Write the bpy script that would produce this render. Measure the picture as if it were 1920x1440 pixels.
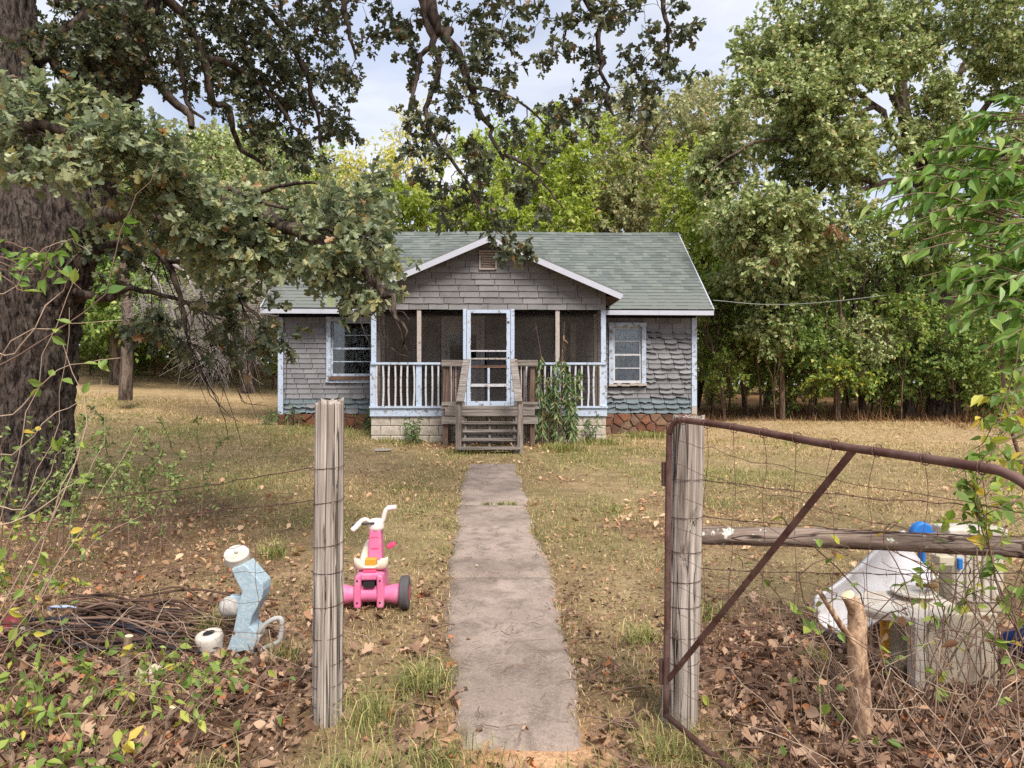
import bpy, math, random
import numpy as np
from mathutils import Matrix, Vector

for _o in list(bpy.data.objects):
    bpy.data.objects.remove(_o)
SC = bpy.context.scene
COL = SC.collection
R = math.radians
rng = np.random.default_rng(7)
random.seed(7)

# ------------------------------------------------------------------ camera
cam_d = bpy.data.cameras.new('camera')
cam_d.lens = 24.0
cam_d.sensor_width = 36.0
cam_d.clip_end = 2000
cam_d.clip_start = 0.05
cam = bpy.data.objects.new('camera', cam_d)
COL.objects.link(cam)
cam.location = (0, 0, 1.5)
cam.rotation_euler = (R(90), 0, 0)
SC.camera = cam

# ------------------------------------------------------------------ sky, sun, exposure
SUN_EL, SUN_AZ = 52.0, 158.0          # azimuth clockwise from +Y (the view direction)
world = bpy.data.worlds.new('World')
SC.world = world
world.use_nodes = True
wn, wl = world.node_tree.nodes, world.node_tree.links
wn.clear()
w_out = wn.new('ShaderNodeOutputWorld')
w_bg = wn.new('ShaderNodeBackground')
w_bg.inputs['Strength'].default_value = 0.09
w_sky = wn.new('ShaderNodeTexSky')
w_sky.sky_type = 'NISHITA'
w_sky.sun_disc = False
w_sky.sun_elevation = R(SUN_EL)
w_sky.sun_rotation = R(SUN_AZ)
w_sky.air_density = 1.0
w_sky.dust_density = 1.5
w_tc = wn.new('ShaderNodeTexCoord')
w_map = wn.new('ShaderNodeMapping')
w_map.inputs['Scale'].default_value = (1.0, 1.0, 2.6)
w_n1 = wn.new('ShaderNodeTexNoise')
w_n1.inputs['Scale'].default_value = 2.1
w_n1.inputs['Detail'].default_value = 7
w_n1.inputs['Roughness'].default_value = 0.55
w_n1.inputs['Distortion'].default_value = 0.4
w_rmp = wn.new('ShaderNodeValToRGB')
w_rmp.color_ramp.elements[0].position = 0.30
w_rmp.color_ramp.elements[0].color = (0.45, 0.45, 0.45, 1)
w_rmp.color_ramp.elements[1].position = 0.66
w_rmp.color_ramp.elements[1].color = (1, 1, 1, 1)
w_n2 = wn.new('ShaderNodeTexNoise')
w_n2.inputs['Scale'].default_value = 3.7
w_n2.inputs['Detail'].default_value = 6
w_rc = wn.new('ShaderNodeValToRGB')
w_rc.color_ramp.elements[0].position = 0.36
w_rc.color_ramp.elements[0].color = (5.0, 5.5, 6.9, 1)
w_rc.color_ramp.elements[1].position = 0.66
w_rc.color_ramp.elements[1].color = (7.4, 7.5, 7.9, 1)
w_mix = wn.new('ShaderNodeMixRGB')
wl.new(w_tc.outputs['Generated'], w_map.inputs['Vector'])
wl.new(w_map.outputs['Vector'], w_n1.inputs['Vector'])
wl.new(w_map.outputs['Vector'], w_n2.inputs['Vector'])
wl.new(w_n1.outputs['Fac'], w_rmp.inputs['Fac'])
wl.new(w_n2.outputs['Fac'], w_rc.inputs['Fac'])
wl.new(w_rmp.outputs['Color'], w_mix.inputs['Fac'])
wl.new(w_sky.outputs['Color'], w_mix.inputs['Color1'])
wl.new(w_rc.outputs['Color'], w_mix.inputs['Color2'])
wl.new(w_mix.outputs['Color'], w_bg.inputs['Color'])
wl.new(w_bg.outputs['Background'], w_out.inputs['Surface'])

sun_d = bpy.data.lights.new('sun', 'SUN')
sun_d.energy = 3.2
sun_d.angle = R(24)
sun_d.color = (1.0, 0.95, 0.86)
sun = bpy.data.objects.new('sun', sun_d)
COL.objects.link(sun)
_el, _az = R(SUN_EL), R(SUN_AZ)
_to = Vector((math.sin(_az) * math.cos(_el), math.cos(_az) * math.cos(_el), math.sin(_el)))
sun.rotation_euler = _to.to_track_quat('Z', 'Y').to_euler()
sun.location = _to * 60

SC.view_settings.view_transform = 'Standard'
SC.view_settings.look = 'None'
SC.view_settings.exposure = 0.78
SC.view_settings.gamma = 1.0
SC.view_settings.use_curve_mapping = False
SC.render.engine = 'CYCLES'
SC.cycles.max_bounces = 8
SC.cycles.diffuse_bounces = 5
SC.cycles.glossy_bounces = 2
SC.cycles.transmission_bounces = 6
SC.cycles.transparent_max_bounces = 10
SC.cycles.use_denoising = False
SC.cycles.caustics_reflective = False
SC.cycles.caustics_refractive = False


# ------------------------------------------------------------------ helpers
def W(px, py, D):
    """a point of the place: what stands at this spot of the view, D metres away"""
    return np.array([(px - 960) / 1280 * D, D, 1.5 - (py - 720) / 1280 * D])


def lin(c):
    c = np.asarray(c, float) / 255.0
    return tuple(np.where(c <= 0.04045, c / 12.92, ((c + 0.055) / 1.055) ** 2.4)) + (1.0,)


def _hash(i, j, k, s):
    h = (i.astype(np.int64) * 374761393 + j.astype(np.int64) * 668265263 + k.astype(np.int64) * 2147483647 + s * 1274126177) & 0xFFFFFFFF
    h = ((h ^ (h >> 13)) * 1274126177) & 0xFFFFFFFF
    h = (h ^ (h >> 16)) & 0xFFFFFFFF
    return h / 4294967295.0


def vnoise(p, s=0):
    """value noise 0..1, p (n,3)"""
    p = np.asarray(p, float)
    i = np.floor(p)
    f = p - i
    f = f * f * (3 - 2 * f)
    i = i.astype(np.int64)
    out = 0
    for a in (0, 1):
        for b in (0, 1):
            for c in (0, 1):
                w = (f[:, 0] if a else 1 - f[:, 0]) * (f[:, 1] if b else 1 - f[:, 1]) * (f[:, 2] if c else 1 - f[:, 2])
                out = out + w * _hash(i[:, 0] + a, i[:, 1] + b, i[:, 2] + c, s)
    return out


def fbm(p, octv=4, s=0):
    p = np.asarray(p, float)
    a, t, o = 0.5, 0.0, 0.0
    for q in range(octv):
        o = o + a * vnoise(p * 2 ** q, s + q)
        t += a
        a *= 0.5
    return o / t


def sstep(a, b, x):
    t = np.clip((x - a) / (b - a), 0, 1)
    return t * t * (3 - 2 * t)


def nrm(a):
    return a / np.maximum(np.linalg.norm(a, axis=-1, keepdims=True), 1e-9)


def fast_mesh(name, V, Fs, smooth=False):
    """V (n,3); Fs one array (m,k) or a list of such arrays"""
    if isinstance(Fs, np.ndarray):
        Fs = [Fs]
    Fs = [f for f in Fs if len(f)]
    me = bpy.data.meshes.new(name)
    me.vertices.add(len(V))
    me.vertices.foreach_set('co', np.asarray(V, np.float32).ravel())
    loops = np.concatenate([f.ravel() for f in Fs]).astype(np.int32)
    tot = np.concatenate([np.full(len(f), f.shape[1]) for f in Fs])
    start = np.concatenate([[0], np.cumsum(tot)[:-1]]).astype(np.int32)
    me.loops.add(len(loops))
    me.loops.foreach_set('vertex_index', loops)
    me.polygons.add(len(tot))
    me.polygons.foreach_set('loop_start', start)
    if smooth:
        me.polygons.foreach_set('use_smooth', np.ones(len(tot), bool))
    me.update(calc_edges=True)
    return me


def link(name, me, mat=None, parent=None, loc=None, rot=None, scale=None):
    o = bpy.data.objects.new(name, me)
    COL.objects.link(o)
    if mat is not None and me is not None and not me.materials:
        me.materials.append(mat)
    if parent is not None:
        o.parent = parent
    if loc is not None:
        o.location = [float(q) for q in loc]
    if rot is not None:
        o.rotation_euler = rot
    if scale is not None:
        o.scale = scale
    return o


def tag(o, label=None, cat=None, group=None, kind=None):
    if label:
        o['label'] = label
    if cat:
        o['category'] = cat
    if group:
        o['group'] = group
    if kind:
        o['kind'] = kind
    return o


def thing(name, label, cat, loc=(0, 0, 0), rotz=0.0, group=None):
    o = bpy.data.objects.new(name, None)
    o.empty_display_size = 0.2
    COL.objects.link(o)
    o.location = [float(q) for q in loc]
    o.rotation_euler = (0, 0, rotz)
    return tag(o, label, cat, group)


class MB:
    """collects shapes into one mesh"""

    def __init__(self):
        self.v, self.f = [], []

    def add(self, V, F):
        n = len(self.v)
        self.v.extend([tuple(map(float, p)) for p in V])
        self.f.extend([tuple(int(q) + n for q in f) for f in F])
        return self

    def box(self, c, s, M=None, bev=0.0):
        x, y, z = s[0] / 2, s[1] / 2, s[2] / 2
        if bev <= 0:
            V = [(-x, -y, -z), (x, -y, -z), (x, y, -z), (-x, y, -z), (-x, -y, z), (x, -y, z), (x, y, z), (-x, y, z)]
            F = [(0, 3, 2, 1), (4, 5, 6, 7), (0, 1, 5, 4), (1, 2, 6, 5), (2, 3, 7, 6), (3, 0, 4, 7)]
        else:
            b = min(bev, x * .9, y * .9, z * .9)
            V, F = [], []
            for zz, ins in ((-z, b), (-z + b, 0), (z - b, 0), (z, b)):
                for (sx, sy) in ((-1, -1), (1, -1), (1, 1), (-1, 1)):
                    V.append((sx * (x - ins), sy * (y - ins), zz))
            for r_ in range(3):
                for k in range(4):
                    a, b2 = r_ * 4 + k, r_ * 4 + (k + 1) % 4
                    F.append((a, b2, b2 + 4, a + 4))
            F += [(3, 2, 1, 0), (12, 13, 14, 15)]
        V = [Vector(p) for p in V]
        if M is not None:
            V = [M @ p for p in V]
        c = Vector([float(q) for q in c])
        return self.add([p + c for p in V], F)

    def bar(self, a, b, w, h, up=(0, 0, 1)):
        """a board from a to b, w across, h along up"""
        a, b = Vector([float(q) for q in a]), Vector([float(q) for q in b])
        d = b - a
        L = d.length
        d.normalize()
        s = d.cross(Vector(up)).normalized()
        u = s.cross(d)
        M = Matrix((d, s, u)).transposed()
        return self.box((a + b) / 2, (L, w, h), M)

    def tube(self, pts, r, k=8, cap=True):
        pts = np.asarray(pts, float)
        r = np.full(len(pts), r) if np.isscalar(r) else np.asarray(r, float)
        V, F = tubes(pts[None], r[None], k)
        n0 = len(self.v)
        self.add(V, F)
        if cap:
            n = len(pts)
            self.f.append(tuple(n0 + q for q in range(k))[::-1])
            self.f.append(tuple(n0 + (n - 1) * k + q for q in range(k)))
        return self

    def lathe(self, prof, n=20, M=None, c=(0, 0, 0), cap=True):
        """prof: (radius, height) pairs turned round z"""
        V, F = [], []
        for (r, h) in prof:
            for q in range(n):
                t = 2 * math.pi * q / n
                V.append(Vector((r * math.cos(t), r * math.sin(t), h)))
        for i in range(len(prof) - 1):
            for q in range(n):
                a, b = i * n + q, i * n + (q + 1) % n
                F.append((a, b, b + n, a + n))
        if cap:
            F.append(tuple(range(n))[::-1])
            F.append(tuple((len(prof) - 1) * n + q for q in range(n)))
        if M is not None:
            V = [M @ p for p in V]
        c = Vector([float(q) for q in c])
        return self.add([p + c for p in V], F)

    def prism(self, poly, d0, d1, ax='y'):
        """poly: 2-D outline (x,z) pushed from y=d0 to y=d1 (ax 'y'), or (x,y) along z"""
        n = len(poly)
        if ax == 'y':
            V = [(p[0], d0, p[1]) for p in poly] + [(p[0], d1, p[1]) for p in poly]
        elif ax == 'z':
            V = [(p[0], p[1], d0) for p in poly] + [(p[0], p[1], d1) for p in poly]
        else:
            V = [(d0, p[0], p[1]) for p in poly] + [(d1, p[0], p[1]) for p in poly]
        F = [tuple(range(n)), tuple(range(2 * n - 1, n - 1, -1))]
        F += [(i, i + n, (i + 1) % n + n, (i + 1) % n) for i in range(n)]
        return self.add(V, F)

    def build(self, name, mat, parent=None, loc=None, smooth=False, bevel=0.0, seg=2, kind=None, rot=None):
        me = bpy.data.meshes.new(name)
        me.from_pydata(self.v, [], self.f)
        if smooth:
            me.polygons.foreach_set('use_smooth', np.ones(len(me.polygons), bool))
        me.update()
        o = link(name, me, mat, parent, loc, rot)
        if bevel > 0:
            m = o.modifiers.new('bevel', 'BEVEL')
            m.width = bevel
            m.segments = seg
            m.limit_method = 'ANGLE'
            m.angle_limit = R(35)
        if kind:
            o['kind'] = kind
        return o


def tubes(P, Rd, k=5):
    """batch of tapered tubes: P (M,N,3), Rd (M,N) -> V, quads"""
    P = np.asarray(P, float)
    Rd = np.asarray(Rd, float)
    M, N, _ = P.shape
    T = nrm(np.gradient(P, axis=1))
    mean = nrm(P[:, -1] - P[:, 0])
    ref = np.where(np.abs(mean[:, 2:3]) > 0.75, np.array([[1.0, 0.15, 0]]), np.array([[0.05, 0.02, 1.0]]))[:, None, :]
    A = nrm(np.cross(T, np.broadcast_to(ref, T.shape)))
    Bv = np.cross(T, A)
    t = np.arange(k) * 2 * math.pi / k
    V = P[:, :, None, :] + Rd[:, :, None, None] * (np.cos(t)[None, None, :, None] * A[:, :, None, :] + np.sin(t)[None, None, :, None] * Bv[:, :, None, :])
    V = V.reshape(-1, 3)
    base = (np.arange(M) * N * k)[:, None, None] + (np.arange(N - 1) * k)[None, :, None]
    q = np.arange(k)[None, None, :]
    q2 = (np.arange(k) + 1) % k
    F = np.stack([base + q, base + q2[None, None, :], base + q2[None, None, :] + k, base + q + k], -1).reshape(-1, 4)
    return V, F


def spline(pts, n):
    """Catmull-Rom through pts (m, any) at n samples"""
    P = np.asarray(pts, float)
    if len(P) == 2:
        t = np.linspace(0, 1, n)[:, None]
        return P[0] * (1 - t) + P[1] * t
    E = np.vstack([2 * P[0] - P[1], P, 2 * P[-1] - P[-2]])
    t = np.linspace(0, len(P) - 1 - 1e-6, n)
    i = t.astype(int)
    f = (t - i)[:, None]
    a, b, c, d = E[i], E[i + 1], E[i + 2], E[i + 3]
    return 0.5 * ((2 * b) + (c - a) * f + (2 * a - 5 * b + 4 * c - d) * f ** 2 + (3 * b - a - 3 * c + d) * f ** 3)


# ------------------------------------------------------------------ materials
def mat_new(name):
    m = bpy.data.materials.new(name)
    m.use_nodes = True
    nt = m.node_tree
    nt.nodes.clear()
    out = nt.nodes.new('ShaderNodeOutputMaterial')
    return m, nt, out


def nd(nt, t, **kw):
    n = nt.nodes.new(t)
    for k, v in kw.items():
        if k in n.inputs:
            n.inputs[k].default_value = v
        else:
            setattr(n, k, v)
    return n


def ramp(nt, fac, stops):
    r = nt.nodes.new('ShaderNodeValToRGB')
    e = r.color_ramp.elements
    while len(e) < len(stops):
        e.new(0.5)
    for el, (p, c) in zip(e, stops):
        el.position = p
        el.color = c if len(c) == 4 else tuple(c) + (1,)
    nt.links.new(fac, r.inputs['Fac'])
    return r.outputs['Color']


def coords(nt, kind='Object', scale=(1, 1, 1)):
    tc = nt.nodes.new('ShaderNodeTexCoord')
    mp = nt.nodes.new('ShaderNodeMapping')
    mp.inputs['Scale'].default_value = scale
    nt.links.new(tc.outputs[kind], mp.inputs['Vector'])
    return mp.outputs['Vector']


def noise(nt, vec, scale, detail=4, rough=0.55, dist=0.0):
    n = nt.nodes.new('ShaderNodeTexNoise')
    n.inputs['Scale'].default_value = scale
    n.inputs['Detail'].default_value = detail
    n.inputs['Roughness'].default_value = rough
    n.inputs['Distortion'].default_value = dist
    if vec is not None:
        nt.links.new(vec, n.inputs['Vector'])
    return n.outputs['Fac']


def mixc(nt, fac, a, b, mode='MIX'):
    m = nt.nodes.new('ShaderNodeMixRGB')
    m.blend_type = mode
    for s, v in (('Fac', fac), ('Color1', a), ('Color2', b)):
        if hasattr(v, 'is_linked') or hasattr(v, 'links'):
            nt.links.new(v, m.inputs[s])
        else:
            m.inputs[s].default_value = v
    return m.outputs['Color']


def principled(nt, out, color, rough=0.7, spec=0.3, bump=None, bump_s=0.3, bump_d=0.01, metal=0.0):
    p = nt.nodes.new('ShaderNodeBsdfPrincipled')
    if isinstance(color, tuple):
        p.inputs['Base Color'].default_value = color
    else:
        nt.links.new(color, p.inputs['Base Color'])
    if isinstance(rough, float) or isinstance(rough, int):
        p.inputs['Roughness'].default_value = rough
    else:
        nt.links.new(rough, p.inputs['Roughness'])
    p.inputs['Specular IOR Level'].default_value = spec
    p.inputs['Metallic'].default_value = metal
    if bump is not None:
        b = nt.nodes.new('ShaderNodeBump')
        b.inputs['Strength'].default_value = bump_s
        b.inputs['Distance'].default_value = bump_d
        nt.links.new(bump, b.inputs['Height'])
        nt.links.new(b.outputs['Normal'], p.inputs['Normal'])
    if out is not None:
        nt.links.new(p.outputs['BSDF'], out.inputs['Surface'])
    return p


def rnd_piece(nt):
    """a random number for each loose piece of a mesh, shifted for each object"""
    g = nt.nodes.new('ShaderNodeNewGeometry')
    oi = nt.nodes.new('ShaderNodeObjectInfo')
    a = nt.nodes.new('ShaderNodeMath')
    a.operation = 'ADD'
    nt.links.new(g.outputs['Random Per Island'], a.inputs[0])
    nt.links.new(oi.outputs['Random'], a.inputs[1])
    b = nt.nodes.new('ShaderNodeMath')
    b.operation = 'FRACT'
    nt.links.new(a.outputs[0], b.inputs[0])
    return b.outputs[0]


def m_leaf(name, cols, trans=0.35, rough=0.5, spec=0.35, yellow=1.25):
    """cols: (position, sRGB) stops chosen leaf by leaf"""
    m, nt, out = mat_new(name)
    c = ramp(nt, rnd_piece(nt), [(p, lin([min(235, k * 1.24) for k in q])) for p, q in cols])
    pr = principled(nt, None, c, rough, spec)
    tr = nt.nodes.new('ShaderNodeBsdfTranslucent')
    hs = nt.nodes.new('ShaderNodeHueSaturation')
    hs.inputs['Saturation'].default_value = 1.15
    hs.inputs['Value'].default_value = yellow
    nt.links.new(c, hs.inputs['Color'])
    nt.links.new(hs.outputs['Color'], tr.inputs['Color'])
    mx = nt.nodes.new('ShaderNodeMixShader')
    mx.inputs['Fac'].default_value = trans
    nt.links.new(pr.outputs['BSDF'], mx.inputs[1])
    nt.links.new(tr.outputs['BSDF'], mx.inputs[2])
    nt.links.new(mx.outputs['Shader'], out.inputs['Surface'])
    return m


def m_plain(name, c, rough=0.6, spec=0.3, var=0.12, ns=6.0, bump=0.0, dirt=None, dirt_at=(0.5, 0.7), bd=0.004, metal=0.0, dscale=3.0):
    """one paint or plastic with uneven tone and, if asked, dirt patches of their own shape"""
    m, nt, out = mat_new(name)
    v = coords(nt)
    n = noise(nt, v, ns, 6, 0.6)
    c0 = lin(c)
    lo = tuple(q * (1 - var) for q in c0[:3]) + (1,)
    hi = tuple(min(1, q * (1 + var)) for q in c0[:3]) + (1,)
    col = ramp(nt, n, [(0.3, lo), (0.7, hi)])
    if dirt is not None:
        n2 = noise(nt, v, dscale, 8, 0.68, 0.3)
        k = ramp(nt, n2, [(dirt_at[0], (0, 0, 0)), (dirt_at[1], (1, 1, 1))])
        col = mixc(nt, k, col, lin(dirt))
    principled(nt, out, col, rough, spec, n if bump else None, bump, bd, metal)
    return m


def m_wood(name, light, dark, axis='z', grain=26.0, along=1.4, crack=0.62, rough=0.85, bump=0.5, patch=None, bd=0.006, pat=(0.56, 0.62), psc=3.0):
    """grey weathered timber: grain and splits run along axis"""
    m, nt, out = mat_new(name)
    sc = {'x': (along, grain, grain), 'y': (grain, along, grain), 'z': (grain, grain, along)}[axis]
    v = coords(nt, 'Object', sc)
    oi = nt.nodes.new('ShaderNodeObjectInfo')
    va = nt.nodes.new('ShaderNodeVectorMath')
    va.operation = 'ADD'
    nt.links.new(v, va.inputs[0])
    cx = nt.nodes.new('ShaderNodeCombineXYZ')
    mu = nt.nodes.new('ShaderNodeMath')
    mu.operation = 'MULTIPLY'
    mu.inputs[1].default_value = 60
    nt.links.new(oi.outputs['Random'], mu.inputs[0])
    for s in 'XYZ':
        nt.links.new(mu.outputs[0], cx.inputs[s])
    nt.links.new(cx.outputs['Vector'], va.inputs[1])
    v = va.outputs['Vector']
    g1 = noise(nt, v, 1.0, 5, 0.6, 0.25)
    g2 = noise(nt, v, 3.3, 4, 0.7)
    c = ramp(nt, g1, [(0.28, lin(dark)), (0.5, tuple(0.5 * (a + b) for a, b in zip(lin(light), lin(dark)))), (0.68, lin(light))])
    c2 = ramp(nt, g2, [(0.3, (0.55, 0.53, 0.52)), (0.6, (1.08, 1.06, 1.04))])
    c = mixc(nt, 0.75, c, c2, 'MULTIPLY')
    ck = ramp(nt, g1, [(1 - crack - 0.12, (0.3, 0.26, 0.24)), (1 - crack + 0.02, (1, 1, 1))])
    c = mixc(nt, 0.6, c, ck, 'MULTIPLY')
    # long drying splits that follow the grain
    sm = {'x': (0.22, grain * .9, grain * .9), 'y': (grain * .9, 0.22, grain * .9), 'z': (grain * .9, grain * .9, 0.22)}[axis]
    sv = nt.nodes.new('ShaderNodeVectorMath')
    sv.operation = 'ADD'
    nt.links.new(coords(nt, 'Object', sm), sv.inputs[0])
    nt.links.new(cx.outputs['Vector'], sv.inputs[1])
    sn = noise(nt, sv.outputs['Vector'], 1.0, 2, 0.5, 0.1)
    sa = nt.nodes.new('ShaderNodeMath')
    sa.operation = 'SUBTRACT'
    nt.links.new(sn, sa.inputs[0])
    sa.inputs[1].default_value = 0.5
    sb = nt.nodes.new('ShaderNodeMath')
    sb.operation = 'ABSOLUTE'
    nt.links.new(sa.outputs[0], sb.inputs[0])
    split = ramp(nt, sb.outputs[0], [(0.004, (0.10, 0.08, 0.07)), (0.022, (1, 1, 1))])
    c = mixc(nt, 0.92, c, split, 'MULTIPLY')
    bl = noise(nt, coords(nt), 2.2, 4)
    c = mixc(nt, ramp(nt, bl, [(0.35, (0.0, 0, 0)), (0.75, (0.5, 0.5, 0.5))]), c, mixc(nt, 1.0, c, (0.62, 0.55, 0.48, 1), 'MULTIPLY'))
    if patch is not None:
        n3 = noise(nt, coords(nt), psc, 9, 0.62)
        c = mixc(nt, ramp(nt, n3, [(pat[0], (0, 0, 0)), (pat[1], (1, 1, 1))]), c, lin(patch))
    principled(nt, out, c, rough, 0.2, mixc(nt, 0.5, mixc(nt, 0.5, g1, g2), split), bump, bd)
    return m


def m_bark(name, light, dark, sx=9.0, sz=2.2, bump=1.0, bd=0.03):
    """furrowed bark: long uneven ridges broken across, with lichen and stain patches"""
    m, nt, out = mat_new(name)
    v = coords(nt, 'Object', (sx, sx, sz))
    v2 = coords(nt, 'Object', (sx * 2.3, sx * 2.3, sz * 3.2))
    a = noise(nt, v, 1.0, 5, 0.55, 0.9)
    b = noise(nt, v2, 1.0, 5, 0.7, 0.5)
    fine = noise(nt, v2, 4.0, 3, 0.7)
    h = mixc(nt, 0.38, a, b)
    c = ramp(nt, h, [(0.41, lin(dark)), (0.48, tuple(0.6 * p + 0.4 * q for p, q in zip(lin(dark), lin(light)))), (0.55, lin(light)), (0.72, tuple(min(1, q * 1.25) for q in lin(light)))])
    c = mixc(nt, 0.7, c, ramp(nt, fine, [(0.3, (0.55, 0.53, 0.51)), (0.7, (1.25, 1.2, 1.15))]), 'MULTIPLY')
    pl = noise(nt, coords(nt), 1.7, 5, 0.65)
    c = mixc(nt, ramp(nt, pl, [(0.52, (0, 0, 0)), (0.72, (0.45, 0.45, 0.45))]), c, mixc(nt, 1.0, c, (1.25, 1.35, 1.2, 1), 'MULTIPLY'))
    principled(nt, out, c, 0.9, 0.15, mixc(nt, 0.25, h, fine), bump, bd)
    return m


# ------------------------------------------------------------------ ground
def gz(x, y, fine=True):
    x = np.asarray(x, float)
    y = np.asarray(y, float)
    z = 0.023 * (np.minimum(y, 40) - 2)
    z = z + 0.07 * np.maximum(0, -x - 2) * sstep(7, 16, y) * np.where(x < -20, 20 / np.maximum(20, -x), 1)
    z = z + 0.058 * np.clip(y - 17, 0, 16) * sstep(-3, -8, x)
    z = z + 0.10 * sstep(2, 9, x) * sstep(14, 19, y)
    p = np.stack([x * 0.35, y * 0.35, np.zeros_like(x)], -1).reshape(-1, 3)
    z = z + (fbm(p, 3, 5).reshape(x.shape) - 0.5) * 0.10 * sstep(1.5, 5, y)
    if fine:
        p = np.stack([x * 4, y * 4, np.zeros_like(x)], -1).reshape(-1, 3)
        z = z + (fbm(p, 3, 9).reshape(x.shape) - 0.5) * 0.022
    return z


PATH_DIR = np.array([-0.043, 1.0])


def path_c(y):
    return 0.135 - 0.043 * np.asarray(y, float)


def path_edge(y, side):
    """how far the visible concrete reaches from its centre line"""
    y = np.asarray(y, float)
    p = np.stack([y * 1.7, np.full_like(y, 3.0 * side), np.zeros_like(y)], -1).reshape(-1, 3)
    w = 0.385 + (fbm(p, 4, 31).reshape(y.shape) - 0.5) * 0.10 + (fbm(p * 5.3, 3, 37).reshape(y.shape) - 0.5) * 0.06
    return w - 0.10 * sstep(3.6, 2.7, y) - (0.06 * sstep(5.2, 3.8, y) if side < 0 else 0.05 * sstep(6.0, 3.4, y))


def on_path(x, y, m=0.0):
    x = np.asarray(x, float)
    y = np.asarray(y, float)
    d = x - path_c(y)
    return (y > 2.75) & (y < 10.95) & (d < path_edge(y, 1) + m) & (-d < path_edge(y, -1) + m)


def litter(x, y):
    """0..1: how thickly fallen leaves lie"""
    x = np.asarray(x, float)
    y = np.asarray(y, float)
    n = fbm(np.stack([x * 1.1, y * 1.1, np.zeros_like(x)], -1).reshape(-1, 3), 4, 17).reshape(x.shape)
    d = np.abs(x - path_c(y))
    edge = 0.5 * np.exp(-((d - 0.42) / 0.16) ** 2) * sstep(7.5, 4.0, y)
    fence = sstep(4.8, 3.6, y + (n - 0.5) * 1.6) * sstep(0.65, 1.15, np.where(x > 0, x + 0.05, -x))
    oak = sstep(3.2, 1.2, np.hypot(x + 4.4, y - 5.6)) * 0.9
    n3 = fbm(np.stack([x * .45, y * .45, np.zeros_like(x) + 5], -1).reshape(-1, 3), 4, 23).reshape(x.shape)
    lawn = 0.025 + 0.16 * sstep(0.52, 0.7, n) + 0.42 * sstep(0.56, 0.68, n3) * (0.3 + n) * sstep(11, 6, y)
    return np.clip(np.maximum.reduce([edge * (0.4 + n), fence, oak * (0.4 + n * 0.9), lawn]), 0, 1)


def dry_sunlit(x, y):
    """0..1: lighter tan; far right it paints sunlight into the lawn, far left straw"""
    x = np.asarray(x, float)
    y = np.asarray(y, float)
    n = fbm(np.stack([x * .5, y * .5, 0 * x + 7], -1).reshape(-1, 3), 3, 19).reshape(x.shape)
    return np.clip(np.maximum(sstep(9, 14.5, y + (n - .5) * 4) * sstep(1.5, 4.5, x), sstep(15, 19, y + (n - .5) * 4) * sstep(-4, -6, x)), 0, 1)


def ground_mat():
    m, nt, out = mat_new('lawn_soil')
    v = coords(nt)
    at = nt.nodes.new('ShaderNodeAttribute')
    at.attribute_name = 'cover'
    sp = nt.nodes.new('ShaderNodeSeparateColor')
    nt.links.new(at.outputs['Color'], sp.inputs['Color'])
    big = noise(nt, v, 0.45, 5, 0.6)
    mid = noise(nt, v, 3.0, 6, 0.65, 0.3)
    fin = noise(nt, v, 38.0, 6, 0.75)
    vf = noise(nt, v, 140.0, 3, 0.7)
    dry = ramp(nt, mid, [(0.3, lin((134, 114, 86))), (0.55, lin((168, 146, 112))), (0.75, lin((190, 168, 134)))])
    green = ramp(nt, mid, [(0.3, lin((98, 90, 60))), (0.7, lin((134, 122, 84)))])
    grass = mixc(nt, ramp(nt, big, [(0.40, (0.1, 0.1, 0.1)), (0.62, (0.75, 0.75, 0.75))]), dry, green)
    straw = ramp(nt, mid, [(0.3, lin((158, 134, 100))), (0.7, lin((192, 168, 132)))])  # on the far right this tan puts the sunlit look into the colour
    grass = mixc(nt, at.outputs['Alpha'], grass, straw)
    soil = ramp(nt, mid, [(0.3, lin((98, 76, 62))), (0.5, lin((136, 106, 88))), (0.72, lin((168, 130, 106)))])
    c = mixc(nt, sp.outputs['Red'], grass, soil)
    wood = ramp(nt, mid, [(0.35, lin((94, 70, 52))), (0.7, lin((150, 116, 82)))])
    c = mixc(nt, sp.outputs['Green'], c, wood)
    sand = ramp(nt, mid, [(0.3, lin((190, 142, 106))), (0.7, lin((226, 182, 144)))])
    c = mixc(nt, sp.outputs['Blue'], c, sand)
    c = mixc(nt, 0.85, c, ramp(nt, fin, [(0.30, (0.34, 0.32, 0.30)), (0.5, (0.95, 0.95, 0.95)), (0.70, (1.55, 1.5, 1.42))]), 'MULTIPLY')
    c = mixc(nt, 0.6, c, ramp(nt, vf, [(0.3, (0.6, 0.6, 0.58)), (0.7, (1.3, 1.28, 1.24))]), 'MULTIPLY')
    principled(nt, out, c, 0.95, 0.1, mixc(nt, 0.6, fin, vf), 0.9, 0.02)
    return m


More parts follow.
